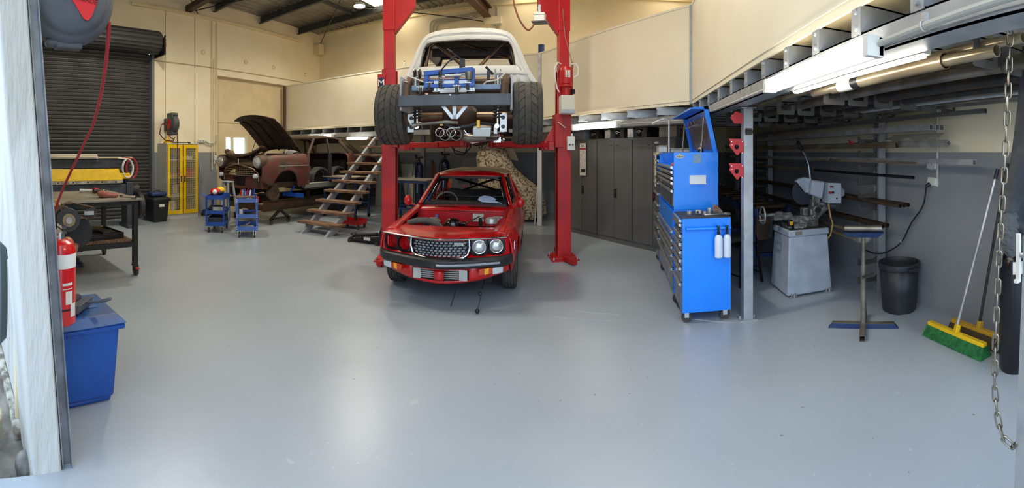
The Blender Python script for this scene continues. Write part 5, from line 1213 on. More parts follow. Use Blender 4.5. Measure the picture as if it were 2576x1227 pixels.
# floor jack by the lift post, red handle
fj = thing('floor_jack', 'black low-profile floor jack with upright red handle left of the lift post', 'jack', (-3.95, 6.05, 0), .15)
MB().hexa([(-.42, -.11, .03), (.2, -.15, .03), (.2, .15, .03), (-.42, .11, .03), (-.42, -.10, .07), (.2, -.14, .15), (.2, .14, .15), (-.42, .10, .07)]).bar((-.34, 0, .09), (.1, 0, .16), .08, .05).cyl((-.36, 0, .1), (-.36, 0, .135), .06).build('body', mat('jack_black', (22, 23, 25), .35), fj, bevel=.01)
each(MB().box(-.30, -.2, -.112, -.108, .05, .08).box(-.1, .02, -.136, -.13, .06, .11), 'label', PAPER, fj, smooth=False)
MB().cyl((.16, 0, .12), (.20, 0, .30), .05, .03).build('handle_socket', BLACK, fj)
MB().cyl((.20, 0, .28), (.21, 0, .62), .018).build('handle_lower', BLACK, fj); MB().cyl((.21, 0, .62), (.22, 0, 1.22), .02).build('handle_grip', mat('handle_red', (200, 24, 30), .4), fj)
MB().cyl((.2, 0, .25), (.2, 0, .3), .033).build('collar', YEL, fj)
for sx, sy in ((-.38, -.12), (-.38, .12), (.16, -.17), (.16, .17)): MB().cyl((sx, sy - .02, .03), (sx, sy + .02, .03), .03 if sx < 0 else .03, None, 16).build('wheel', DARK, fj)
rt = thing('roller_tray', 'red tool tray on castors on the floor under the stairs', 'tray', (-5.05, 7.0, 0), .1)
MB().box(-.24, .24, -.17, .17, .1, .11).box(-.24, -.23, -.17, .17, .1, .19).box(.23, .24, -.17, .17, .1, .19).box(-.24, .24, -.17, -.16, .1, .19).box(-.24, .24, .16, .17, .1, .19).build('tray', RED, rt, smooth=False)
for sx in (-.2, .2):
    for sy in (-.13, .13): MB().cyl((sx - .012, sy, .035), (sx + .012, sy, .035), .035, None, 16).box(sx - .02, sx + .02, sy - .02, sy + .02, .06, .1).build('castor', RUBBER, rt)
tag(MB().cyl((0, 0, 0), (0, 0, .12), .032, .028).cyl((0, 0, .12), (0, 0, .17), .015).build('oil_bottle', BLACK), 'small black bottle standing in the red roller tray', 'bottle').location = (-4.98, 7.0, .112)
# ------------------------------------------------------------------ blue tool chests (drawers face the cars, -x)
TB2 = mat('chest_blue', (14, 140, 255), .32, rgb2=(12, 132, 248), nscale=2, coat=.2); HND = mat('handle_silver', (196, 196, 190), .3, metal=.8)
MIXED = mat('mirror_drawer', (40, 84, 150), .12, metal=.6, rgb2=(120, 124, 128), nscale=24, stretch=(1, 1, .3))
def drawers(t, X, y0, y1, tops, zb):
    for i, zt in enumerate(tops):
        z0 = tops[i + 1] + .008 if i + 1 < len(tops) else zb
        d = MB().box(X - .012, X + .04, y0 + .012, y1 - .012, z0, zt).build('drawer', MIXED if i else TB2, t, smooth=False, bevel=.003)
        MW[d.name] = MW[t.name]
        MB().hexa([(X - .035, y0 + .012, zt - .02), (X - .012, y0 + .012, zt - .03), (X - .012, y1 - .012, zt - .03), (X - .035, y1 - .012, zt - .02), (X - .03, y0 + .012, zt - .002), (X - .012, y0 + .012, zt), (X - .012, y1 - .012, zt), (X - .03, y1 - .012, zt - .002)]).build('handle', HND, d, smooth=False)
def shell(t, x0, x1, y0, y1, z0, z1, nm='body'):
    e = .013
    return MB().box(x0, x1, y0, y0 + .012, z0, z1).box(x0, x1, y1 - .012, y1, z0, z1).box(x1 - .014, x1 - .002, y0 + e, y1 - e, z0, z1).box(x0 + .002, x1 - .02, y0 + e, y1 - e, z0 + .001, z0 + .04).box(x0 + .05, x1 - .02, y0 + e, y1 - e, z1 - .013, z1 - .001).build(nm, TB2, t, smooth=False)
def castor(t, x, y, zt=.12, r=.045):
    MB().cyl((x, y - .014, r), (x, y + .014, r), r, None, 18).build('castor_wheel', RUBBER, t)
    MB().box(x - .02, x + .02, y - .022, y - .016, r, zt).box(x - .02, x + .02, y + .016, y + .022, r, zt).box(x - .03, x + .03, y - .03, y + .03, zt - .008, zt).build('castor_fork', CHROME, t)
S1 = thing('side_cabinet', 'bright blue side cabinet, nearest tool unit, bottles hanging on its end', 'tool chest', (.82, 3.98, 0))
x0, x1, y0, y1 = -.225, .225, -.23, .22
shell(S1, x0, x1, y0, y1, .10, .95)
drawers(S1, x0, y0, y1, [.945, .905, .807, .731, .658, .582, .51, .369], .12)
MB().box(x0 - .01, x1, y0, y1, .95, .956).build('top_mat', mat('mat_dark', (52, 52, 56), .6), S1, smooth=False)
MB().cyl((x0 + .03, y0 - .03, .86), (x1 - .005, y0 - .03, .86), .014, None, 12).box(x0 + .03, x0 + .04, y0 - .03, y0, .84, .88).box(x1 - .02, x1 - .01, y0 - .03, y0, .84, .88).build('push_rail', TB2, S1)
for sx in (-.18, .18):
    for sy in (-.18, .17): castor(S1, sx, sy, .10)
M1 = thing('tool_chest', 'long blue roller cabinet with two columns of silver-handled drawers', 'tool chest', (.81, 4.90, 0))
x0, x1, y0, y1 = -.23, .23, -.69, .68
shell(M1, x0, x1, y0, y1, .13, .97); MB().box(x0, x0 + .05, -.24, -.21, .13, .80).build('divider', TB2, M1, smooth=False)
drawers(M1, x0, y0, -.225, [.76, .67, .60, .52, .38], .16); drawers(M1, x0, -.225, y1, [.76, .67, .60, .52, .38], .16)
d = MB().box(x0 - .012, x0 + .04, y0 + .012, y1 - .012, .775, .955).build('drawer', TB2, M1, smooth=False); 
MB().cyl((x0 - .016, .1, .89), (x0 - .012, .1, .89), .012).build('lock', CHROME, d)
for sy in (-.6, .6):
    for sx in (-.18, .18): castor(M1, sx, sy, .13, .05)
T1 = thing('top_chest', 'blue top tool chest with its lid raised standing on the roller cabinet', 'tool chest', (.81, 4.90, .972))
MB().box(x0, x1, y0, y0 + .012, 0, .578).box(x0, x1, y1 - .012, y1, 0, .578).box(x1 - .014, x1 - .002, y0 + .013, y1 - .013, 0, .578).box(x0 + .001, x1 - .02, y0 + .013, y1 - .013, .001, .02).box(x0 + .04, x1 - .02, y0 + .013, y1 - .013, .40, .412).box(x0 + .001, x0 + .015, y0 + .013, y1 - .013, .56, .577).build('body', TB2, T1, smooth=False)
drawers(T1, x0, y0, -.225, [.438, .388, .328, .278, .198], .03); drawers(T1, x0, -.225, y1, [.438, .388, .328, .278, .198], .03)
Ld = MB(); a = .11 # lean towards the front
def lidp(y, h, dx=0): return (x1 - h * a / .5 * 1 + dx, y, .578 + h)
for (ya, yb, h0, h1) in ((y0, y0 + .03, 0, .47), (y1 - .03, y1, 0, .47), (y0, y1, .44, .47)):
    Ld.hexa([lidp(ya, h0, -.05), lidp(ya, h0), lidp(yb, h0), lidp(yb, h0, -.05), lidp(ya, h1, -.05), lidp(ya, h1), lidp(yb, h1), lidp(yb, h1, -.05)])
Ld.hexa([lidp(y0, 0, -.006), lidp(y0, 0), lidp(y1, 0), lidp(y1, 0, -.006), lidp(y0, .47, -.006), lidp(y0, .47), lidp(y1, .47), lidp(y1, .47, -.006)])
Ld.hexa([lidp(y0, .44, -.19), lidp(y0, .44), lidp(y1, .44), lidp(y1, .44, -.19), lidp(y0, .455, -.19), lidp(y0, .47), lidp(y1, .47), lidp(y1, .455, -.19)])
Ld = Ld.build('lid', TB2, T1, smooth=False)
MW[Ld.name] = MW[T1.name]
MB().hexa([lidp(y0 + .05, .03, -.012), lidp(y0 + .05, .03, -.007), lidp(y1 - .05, .03, -.007), lidp(y1 - .05, .03, -.012), lidp(y0 + .05, .38, -.012), lidp(y0 + .05, .38, -.007), lidp(y1 - .05, .38, -.007), lidp(y1 - .05, .38, -.012)]).build('lid_liner', mat('lid_liner', (74, 76, 78), .35, metal=.5, rgb2=(130, 104, 84), nscale=12), Ld, smooth=False)
for sy in (y0 + .06, y1 - .08):
    MB().cyl((.05, sy, .45), lidp(sy, .36, -.06), .009, None, 10).build('gas_strut', CHROME, T1)
hk = MB()
for k in range(5): hk.tube([lidp(-.45 + k * .2, .33, -.02), lidp(-.45 + k * .2, .30, -.09), lidp(-.45 + k * .2, .36, -.1)], .004, 5)
each(hk, 'hook', CHROME, Ld)
MB().box(.0, .16, y0 + .05, y1 - .05, .412, .43).build('tray_liner', MIXED, T1, smooth=False)
MB().box(-.07, .10, y0 - .006, y0, .26, .34).box(-.07, .10, y0 - .012, y0, .255, .265).box(-.07, .10, y0 - .012, y0, .335, .345).build('side_handle', mat('handle_plate', (210, 212, 214), .35, metal=.3), T1, smooth=False)
e = MB(); e.prism([(.045 * math.cos(q * PI / 12), .018 * math.sin(q * PI / 12)) for q in range(24)], (-.17, y0 - .002, .535), (1, 0, 0), (0, 0, 1), (0, -.001, 0)); e.build('emblem', mat('emblem_tan', (206, 206, 196), .5), T1, smooth=False)
MB().prism([(.014 * (1 if q % 2 else .5) * math.cos(q * PI / 5 + PI / 2), .014 * (1 if q % 2 else .5) * math.sin(q * PI / 5 + PI / 2)) for q in range(10)], (-.17, y0 - .003, .557), (1, 0, 0), (0, 0, 1), (0, -.001, 0)).build('emblem_star', BLACK, T1, smooth=False)
MB().cyl((-.17, y0 - .004, .556), (-.17, y0 - .006, .556), .010, None, 16).build('emblem_disc', mat('emblem_gold', (206, 186, 130), .5), T1)
each(MB().box(-.205, -.185, y0 - .005, y0 - .003, .535, .540).box(-.18, -.16, y0 - .005, y0 - .003, .535, .540).box(-.155, -.135, y0 - .005, y0 - .003, .535, .540).box(-.18, -.16, y0 - .005, y0 - .003, .525, .529), 'emblem_mark', DARK, T1, smooth=False)
MB().box(-.03, .05, y0 - .002, y0, .47, .56).build('worn_sticker', mat('sticker_blue', (96, 150, 205), .5, rgb2=(150, 160, 150), nscale=40), T1, smooth=False)
G1 = thing('side_cabinet', 'darker blue far side cabinet at the lockers end of the tool chest', 'tool chest', (.80, 5.88, 0))
shell(G1, -.22, .22, -.27, .24, .10, 1.50)
drawers(G1, -.22, -.27, .24, [1.45, 1.3, 1.15, 1.0, .85, .7, .55, .4], .12)
for sx in (-.18, .18): castor(G1, sx, .18, .10)
FOAM = mat('mottled_foam', (214, 206, 180), .8, rgb2=(110, 100, 76), nscale=26, lo=.45, hi=.55)
fs = thing('foam_sheet', 'mottled cream foam strip draped over the far blue side cabinet', 'foam sheet', (.80, 5.88, 1.50))
MB().box(-.26, .22, -.26, .24, .003, .05).box(-.275, -.255, -.22, -.08, -.42, .05).build('sheet', FOAM, fs, bevel=.01)
for i, (dx, dy, w_, d_, h_, lb) in enumerate(((-.16, .0, .12, .36, .09, 'tall clear parts case on the foam above the far blue cabinet'), (.08, .0, .26, .34, .05, 'flat clear parts case on the foam behind the open lid'))):
    t = thing('parts_case', lb, 'case', (.80 + dx, 5.88 + dy, 1.552)); MB().box(-w_ / 2, w_ / 2, -d_ / 2, d_ / 2, 0, h_ * .8).build('base', CLEAR, t, bevel=.008); MB().box(-w_ / 2 - .003, w_ / 2 + .003, -d_ / 2 - .003, d_ / 2 + .003, h_ * .8, h_).build('lid', mat('case_lid', (206, 200, 184), .4, rgb2=(180, 172, 150), nscale=30), t, bevel=.004)
def put(nm, lab, cat, loc, fn, m, rz=0, group=None):
    b = MB(); fn(b); o = b.build(nm, m); tag(o, lab, cat, group); o.location = loc; o.rotation_euler = (0, 0, rz); return o
put('rag', 'pink rag inside the open top compartment of the blue chest', 'rag', (.66, 4.5, 1.386), lambda b: b.ball((0, 0, .03), .07, .12, .035).ball((.02, .1, .03), .05, .07, .03), mat('rag_pink', (196, 92, 84), .9))
tc = thing('spray_can', 'black and chrome can with orange band standing in top chest tray', 'can', (.90, 4.42, 1.404))
MB().cyl((0, 0, 0), (0, 0, .18), .03, None, 20).build('body', BLACK, tc); MB().cyl((0, 0, .03), (0, 0, .06), .0305, None, 20).build('band', ORANGE, tc); MB().cyl((0, 0, .18), (0, 0, .2), .028, .02).cyl((0, 0, .2), (0, 0, .24), .008).build('cap', CHROME, tc)
sl = thing('magnifier_arm', 'white angled rod held beside the raised blue lid', 'arm', (.62, 5.45, 1.55))
MB().tube([(.08, .1, 0), (.08, .1, .42), (.0, .05, .44), (-.16, -.1, .37)], .011).build('arm', WHITE, sl)
# sockets and pullers on the near cabinet
for i, (x, y, rr_, hh, lb) in enumerate(((.70, 3.98, .024, .03, 'short steel bush on the near blue cabinet'), (.90, 4.0, .021, .055, 'tall steel bush standing on the near blue cabinet'), (.84, 3.93, .02, .03, 'small steel nut on the near blue cabinet'))):
    t = thing('steel_bush', lb, 'machine part', (x, y, .957)); MB().pipe((0, 0, 0), (0, 0, hh), rr_, rr_ * .6, 24).build('ring', ALU, t)
    MB().cyl((0, 0, 0), (0, 0, hh * .4), rr_ * .6, None, 16).build('core', DARK, t)
t = thing('bearing_block', 'cast silver block with a hole on the near blue cabinet', 'machine part', (.78, 3.95, .957)); MB().box(-.03, .03, -.025, .025, 0, .045).build('block', ALU, t, bevel=.012); MB().cyl((-.01, -.027, .025), (-.01, -.024, .025), .013).build('bore', BLACK, t)
t = thing('scraper', 'triangular grey bracket with red ring on the near blue cabinet', 'bracket', (.985, 4.0, .957), -.5); MB().prism([(-.05, 0), (.05, 0), (.045, .02), (-.02, .08), (-.05, .08)], (0, 0, 0), (1, 0, 0), (0, 0, 1), (0, .02, 0)).build('plate', STEEL, t, smooth=False); MB().torus((-.015, -.003, .04), .02, .004, 'y').build('ring', mat('ring_red', (180, 50, 40), .4), t)
t = thing('wrench', 'steel wrench lying across the near blue cabinet top', 'wrench', (.93, 3.85, .957), .15); MB().bar((-.12, 0, .012), (.1, 0, .012), .018, .01).build('shank', CHROME, t); MB().box(.09, .14, -.03, .03, 0, .022).box(.085, .1, -.015, .015, .0, .02).build('jaw', STEEL, t, bevel=.006)
for i, (x, lb) in enumerate(((.915, 'left white spray bottle hanging from the blue cabinet rail'), (.995, 'right white spray bottle hanging from the blue cabinet rail'))):
    t = thing('spray_bottle', lb, 'bottle', (x, 3.685, .60), 0, 'spray bottles on the blue cabinet')
    MB().lathe([(.001, 0), (.03, .002), (.037, .012), (.037, .17), (.03, .195), (.014, .21), (.001, .21)], (0, 0, 0), 'z', 24).build('body', mat('milky_plastic', (216, 224, 236), .35), t)
    MB().cyl((0, 0, .20), (0, 0, .235), .014, None, 14).bar((0, 0, .235), (.0, -.0, .27), .018, .016).bar((0, .03, .275), (-.005, -.03, .285), .018, .02).bar((0, -.02, .27), (.0, -.028, .235), .01, .006).box(-.008, .008, .03, .055, .245, .28).build('trigger', BLACK, t)

# ------------------------------------------------------------------ grey lockers along the cut corner
LK = mat('locker_grey', (96, 96, 92), .45, rgb2=(90, 90, 86), nscale=2)
rzl = math.atan2(-.74, .673)
def lock(i, lb):
    p = Vector((-.95, 8.23, 0)) + Vector((.673, -.74, 0)) * (i * .905)
    t = thing('steel_locker', lb, 'locker', tuple(p), rzl)
    MB().box(0, .9, .02, .46, .0, 1.79).build('body', LK, t, smooth=False)
    for s in (0, 1):
        a, b = (.012, .446) if s == 0 else (.454, .888)
        d = MB().box(a, b, 0, .018, .09, 1.755).build('door', LK, t, smooth=False, bevel=.003); MW[d.name] = MW[t.name]
        MB().box(a + (.32 if s == 0 else .04), a + (.40 if s == 0 else .12), -.002, 0, 1.66, 1.67).build('vent', BLACK, d, smooth=False)
    hd = MB().box(.455, .52, -.012, 0, .78, .93).build('handle', BLACK, t, bevel=.004); MW[hd.name] = MW[t.name]
    MB().box(.475, .49, -.016, -.012, .84, .9).build('handle_lever', CHROME, hd)
    return t
LC = lock(0, 'grey steel locker partly behind the right lift post'); lock(1, 'middle grey two-door steel locker of the diagonal row'); LC = lock(2, 'grey two-door locker just left of the blue tool chest')
MB().prism([(.05 * math.cos(q * PI / 12), .018 * math.sin(q * PI / 12)) for q in range(24)], (.53, -.002, 1.70), (1, 0, 0), (0, 0, 1), (0, -.001, 0)).build('emblem', mat('emblem_tan', (0, 0, 0)), LC, smooth=False)
ca = thing('wall_calendar', 'white hanging card with red band on the locker by the lift post', 'calendar', tuple(Vector((-.95, 8.23, 1.12)) + Vector((.673, -.74, 0)) * .52 + Vector((-.02, -.018, 0))), rzl)
MB().box(-.09, .09, -.003, 0, 0, .60).build('sheet', PAPER, ca, smooth=False); MB().box(-.09, .09, -.005, -.003, .48, .51).build('red_band', mat('card_red', (190, 30, 50), .5), ca, smooth=False); MB().box(-.05, .08, -.005, -.003, .06, .12).build('dark_print', DARK, ca, smooth=False)
text('Snom', .04, MW[ca.name] @ frame((0, -.006, .55), (1, 0, 0), (0, 0, 1)), BLACK, ca)
def onlk(s, y, z=1.792): return tuple(Vector((-.95, 8.23, z)) + Vector((.673, -.74, 0)) * s + Vector((.74, .673, 0)) * y)
for i, (s, lb) in enumerate(((.75, 'black lamp housing on the left locker top'), (1.42, 'black lamp housing above the middle locker'), (1.95, 'black lamp housing on the right locker top'))):
    t = thing('lamp_housing', lb, 'lamp housing', onlk(s, .22), rzl, 'black housings on the lockers')
    MB().box(-.14, .14, -.16, .16, 0, .17).build('case', BLACK, t, bevel=.01); MB().lathe([(.001, -.17), (.04, -.175), (.07, -.165), (.075, -.16)], (-.04, 0, .09), 'y', 24).build('dish', mat('gloss_black', (0, 0, 0)), t); MB().hexa([(.10, -.2, 0), (.16, -.2, 0), (.16, -.1, 0), (.10, -.1, 0), (.12, -.17, .13), (.13, -.17, .13), (.13, -.1, .13), (.12, -.1, .13)]).build('foot', DARK, t)
for s, lb in ((1.12, 'silver tin between black housings on the left lockers'), (1.70, 'silver tin left of the right black housing')):
    t = thing('metal_tin', lb, 'tin', onlk(s, .12), rzl); MB().box(-.07, .07, -.07, .07, 0, .15).build('can', ALU, t, bevel=.01); MB().box(-.072, .072, -.072, .072, .14, .155).build('lid', CHROME, t, bevel=.004)
t = thing('air_filter', 'pleated panel filter standing on the right grey locker', 'filter', onlk(2.42, .2), rzl); MB().box(-.18, .18, -.03, .03, 0, .17).build('frame', ALU, t)
m = MB()
for k in range(9): m.tube([(-.17, -.034, .012 + k * .018), (.17, -.034, .012 + k * .018)], .006, 5)
m.build('pleats', mat('pleat_cream', (190, 184, 160), .7), t)
t = thing('round_tin', 'dark round lidded tin on the right end of the lockers', 'tin', onlk(2.82, .25), rzl); MB().cyl((0, 0, 0), (0, 0, .10), .16, None, 28).build('can', DARK, t); MB().cyl((0, 0, .1), (0, 0, .115), .165, None, 28).build('lid', BLACK, t)
t = thing('storage_tub', 'translucent tub on the locker behind the lift post', 'tub', onlk(.30, .2), rzl); MB().hexa([(-.16, -.14, 0), (.16, -.14, 0), (.16, .14, 0), (-.16, .14, 0), (-.18, -.16, .14), (.18, -.16, .14), (.18, .16, .14), (-.18, .16, .14)]).build('tub', mat('tub_clear', (150, 160, 166), .3), t, bevel=.01); MB().box(-.19, .19, -.17, .17, .14, .15).build('lid', LGREY, t)

# ------------------------------------------------------------------ lit battens
def batten(lb, a, b, z0, z1, off):
    a = Vector(a); b = Vector(b); t = thing('light_batten', lb, 'light', tuple((a + b) / 2 + Vector((0, 0, (z0 + z1) / 2))), 0, 'LED battens under the mezzanine')
    d = (b - a).normalized(); n = Vector(off); zc = Vector((0, 0, (z0 + z1) / 2)); h = z1 - z0
    if h < .05:
        MB().bar(a + d * .02 + Vector((0, 0, z0 + .005)), b - d * .02 + Vector((0, 0, z0 + .005)), n.length, .010).build('diffuser', LEDT, t, w=True, smooth=False); MB().bar(a + Vector((0, 0, z0 + .03)), b + Vector((0, 0, z0 + .03)), n.length * 1.5, .038).build('housing', PIPEG, t, w=True, smooth=False); return t
    MB().bar(a + d * .03 + zc + n * .55, b - d * .03 + zc + n * .55, n.length, h).build('diffuser', LED, t, w=True, smooth=False, bevel=.01)
    MB().bar(a + zc + n * .1, b + zc + n * .1, n.length * .35, h * .9).bar(b - d * .035 + zc + n * .55, b + zc + n * .55, n.length * 1.1, h * 1.05).bar(a + zc + n * .55, a + d * .035 + zc + n * .55, n.length * 1.1, h * 1.05).build('housing', WHITEP, t, w=True, smooth=False)
    return t
batten('long bright white batten on the steel beam above the cut-off saw', (1.008, 2.56, 0), (1.008, 1.37, 0), 1.935, 2.015, (-.07, 0, 0))
batten('thin bright batten behind the beam beside the hanging tubes', (1.20, 2.66, 0), (1.20, 1.32, 0), 1.955, 1.969, (-.03, 0, 0))
batten('bright batten under the mezzanine corner above the grey lockers', (-.74, 7.53, 0), (.07, 6.64, 0), 1.945, 2.04, (-.05, -.045, 0))
batten('lit batten under the mezzanine behind the staircase', (-6.5, 8.78, 0), (-5.75, 8.72, 0), 1.87, 1.94, (0, -.06, 0))
batten('lit batten under the mezzanine above the rusty sedan roof', (-8.1, 8.92, 0), (-7.0, 8.83, 0), 1.96, 2.03, (0, -.06, 0))
for q in (MB().tube([(.985, 1.36, 1.985), (.985, .4, 2.01)], .014), MB().tube([(.99, 2.58, 1.975), (.99, 3.6, 1.975), (1.0, 5.5, 1.99)], .01)): struct('trim_beam_conduit', q, PIPEG)
struct('trim_conduit_saddle', MB().torus((.985, 1.1, 1.993), .018, .004, 'y').box(.98, 1.0, 1.09, 1.11, 2.005, 2.04), ALU)
struct('trim_beam_conduit', MB().tube([(.03, 6.62, 1.985), (.95, 5.62, 1.985)], .010), PIPEG)

# ------------------------------------------------------------------ overhead tube rack: J-shaped plates under the joists, tubes lying in them
HP = mat('hook_plate', (84, 83, 81), .5, metal=.3, rgb2=(70, 66, 62), nscale=4)
XS = [1.47, 1.67, 1.9, 2.15, 2.37, 2.6]
jp = [(-.075, 0), (.075, 0), (.085, .01), (.085, .09), (.05, .09), (.05, .04), (-.045, .04), (-.045, .24), (-.085, .24), (-.085, .01)]
hooks = []
for yi, y in enumerate((1.22, 2.58, 3.45, 4.32, 5.19)):
    for xi, x in enumerate(XS):
        z0 = 1.885 if yi else 1.93
        b = MB().prism([(p[0], p[1]) for p in jp], (x, y, z0), (1, 0, 0), (0, 0, 1), (0, .006, 0)); b.box(x - .085, x - .045, y, y + .006, z0 + .2, 2.085)
        o = b.build('rack_hook', HP, smooth=False); cn = ('nearest the door', 'second from the door', 'third from the door', 'fourth from the door', 'farthest from the door')[yi]
        tag(o, 'dark J-shaped rack plate, row %s, slot %s' % (cn, ('nearest the beam', 'second from the beam', 'third from the beam', 'fourth from the beam', 'fifth from the beam', 'nearest the wall')[xi]), 'rack hook', 'ceiling rack hooks')
def tubeobj(nm, lab, a, b, r, m, sq=False, group=None, rot=0, hollow=True):
    bb = MB()
    if sq: bb.sqpipe(a, b, r, .004, rot)
    else: bb.pipe(a, b, r, r * .88, 20)
    o = bb.build(nm, m, smooth=not sq); tag(o, lab, 'metal tube', group); return o
GR = 'tubes on the ceiling rack'
bt = thing('steel_tube', 'large shiny steel tube with white label hanging on the ceiling rack near the batten', 'metal tube', (1.37, 1.8, 1.972), 0, GR)
MB().pipe((0, -.42, 0), (0, .62, 0), .038, .035, 28).build('outer_tube', STEELW, bt)
MB().pipe((0, -.72, .0), (0, .9, .0), .027, .024, 24).build('inner_tube', STEELW, bt)
MB().pipe((0, .36, 0), (0, .52, 0), .0395, .038, 28).build('paper_label', PAPER, bt); MB().pipe((0, .28, 0), (0, .36, 0), .039, .038, 28).build('black_band', BLACK, bt)
tubs = [(1.45, 1.0, .024, 'tube', 5.2, 'slim steel tube resting behind the large labelled tube', STEELW, 2.03), (1.62, .9, .03, 'tube', 5.3, 'long steel tube in the second rack slot', STEEL, 1.965), (1.68, 1.0, .022, 'tube', 5.0, 'slim dull tube lying over the second rack slot', STEEL, 2.01),
        (1.86, .9, .03, 'tube', 5.4, 'dark steel tube in the third rack slot', DARK, 1.96), (1.92, 1.1, .022, 'tube', 4.8, 'brown tube beside the dark tube in the third slot', RUST, 1.955), (2.1, .9, .032, 'tube', 5.3, 'dark tube in the fourth rack slot', DARK, 1.96), (2.17, 1.0, .02, 'tube', 5.4, 'slim steel tube in the fourth slot', STEEL, 1.95),
        (2.33, .9, .03, 'tube', 5.4, 'rusty tube in the fifth rack slot', RUST, 1.96), (2.41, 1.0, .024, 'tube', 5.0, 'steel tube at the side of the fifth slot', STEEL, 1.955), (2.58, .9, .03, 'tube', 5.3, 'dull steel tube in the slot nearest the right wall', STEEL, 1.96)]
for x, ya, r_, nm, yb, lb, m_, z in tubs: tubeobj('steel_tube', lb, (x, ya, z), (x, yb, z), r_, m_, group=GR)
tag(MB().box(2.22, 2.28, 1.6, 3.4, 1.93, 1.99).build('white_angle', LGREY), 'pale grey square section lying between rack hooks', 'metal tube', GR)

# ------------------------------------------------------------------ wall rack at the right
RX = 2.74
zarm = [1.69, 1.54, 1.39, 1.24, 1.10, .96, .77, .38, .18]
for i, (y, lb) in enumerate(((3.80, 'wall rack upright with arms behind the black rubbish bin'), (7.2, 'wall rack upright with arms in the middle of the right wall'), (9.27, 'wall rack upright with arms nearest the back corner'))):
    t = thing('rack_upright', lb, 'rack', (RX, y, 0))
    MB().box(-.045, .045, -.05, -.044, 0, 1.95).box(-.045, .045, .044, .05, 0, 1.95).box(.04, .045, -.05, .05, 0, 1.95).box(-.045, -.04, -.05, -.02, 0, 1.95).box(-.07, .07, -.08, .08, 0, .008).build('upright', GALV, t, smooth=False)
    for z in zarm:
        MB().prism([(0, 0), (-.23, 0), (-.24, .01), (-.24, .075), (-.215, .075), (-.215, .045), (-.02, .045), (0, .07)], (-.045, -.01, z - .045), (1, 0, 0), (0, 0, 1), (0, .012, 0)).build('arm', HP, t, smooth=False)
def wt(lb, x, z, ya, yb, w_, m, sq=True, rot=0): return tubeobj('metal_tube', lb, (x, ya, z), (x, yb, z), w_, m, sq, 'tubes on the right wall rack', rot)
wt('dark square tube lying highest on the wall rack, longest', 2.62, 1.885, 2.18, 8.6, .04, mat('tube_dark', (126, 126, 122), .3, metal=.5))
for k, (dx, lb) in enumerate(((-.075, 'first of three square tubes on the top arm'), (0, 'middle of three square tubes on the top arm'), (.055, 'third of three square tubes on the top arm, against the wall'))): wt(lb, 2.60 + dx, 1.772, 2.72 - .0 * k, 8.4, .05, ALU)
wt('wide bright rectangular tube on second arm', 2.56, 1.62, 3.25, 8.2, .055, STEELW)
wt('square tube turned on its corner at second arm', 2.64, 1.63, 2.62, 7.0, .045, ALU, True, PI / 4)
wt('wide flat bar on the third arm reaching nearest the door', 2.60, 1.468, 2.28, 5.8, .045, ALU)
wt('thin square tube in front of the flat bar', 2.54, 1.452, 2.95, 5.0, .02, STEELW)
wt('pale square tube on the third arm by the back', 2.56, 1.465, 4.6, 9.2, .045, ALU)
wt('tan square tube on the fourth arm', 2.56, 1.31, 5.1, 8.8, .045, STEELW)
wt('long black round bar on the fourth arm', 2.6, 1.31, 3.05, 8.0, .016, BLACK, False)
for k in range(3): wt(('front', 'middle', 'rear')[k] + ' brown pipe of three on the fifth arm', 2.56 + k * .05, 1.03, 3.2, 8.5, .022, BROWNPIPE, False)
for k in range(2): wt(('front', 'rear')[k] + ' brown pipe of two on the sixth arm', 2.57 + k * .06, .79, 3.5 - .0, 8.5, .025, BROWNPIPE, False)
wt('long shiny tube behind the cut-off saw', 2.42, .70, 3.75, 5.3, .022, STEELW, False)
wt('second shiny tube behind the cut-off saw, lower', 2.38, .64, 3.7, 5.3, .02, STEELW, False)
put('red_tag', 'small red tag with wire hanging on the wall rack', 'tag', tuple(onX(2137, 352, 2.5)), lambda b: b.prism([(-.03, 0), (.03, -.01), (.045, -.04), (0, -.05)], (0, 0, 0), (0, -1, 0), (0, 0, 1), (.003, 0, 0)).torus((.0, -.07, -.03), .02, .002, 'x'), mat('tag_red', (214, 30, 44), .4))
put('paper_roll', 'crumpled pale plastic under the top square tubes', 'wrap', (2.62, 3.1, 1.72), lambda b: b.grid([[(-.07 + .01 * (i % 2), -.36 + i * .11, -.03 - .02 * (i % 3)), (.0, -.36 + i * .11, -.05 + .01 * (i % 2)), (.09, -.36 + i * .11, .01)] for i in range(8)]), mat('wrap_grey', (190, 188, 178), .4))
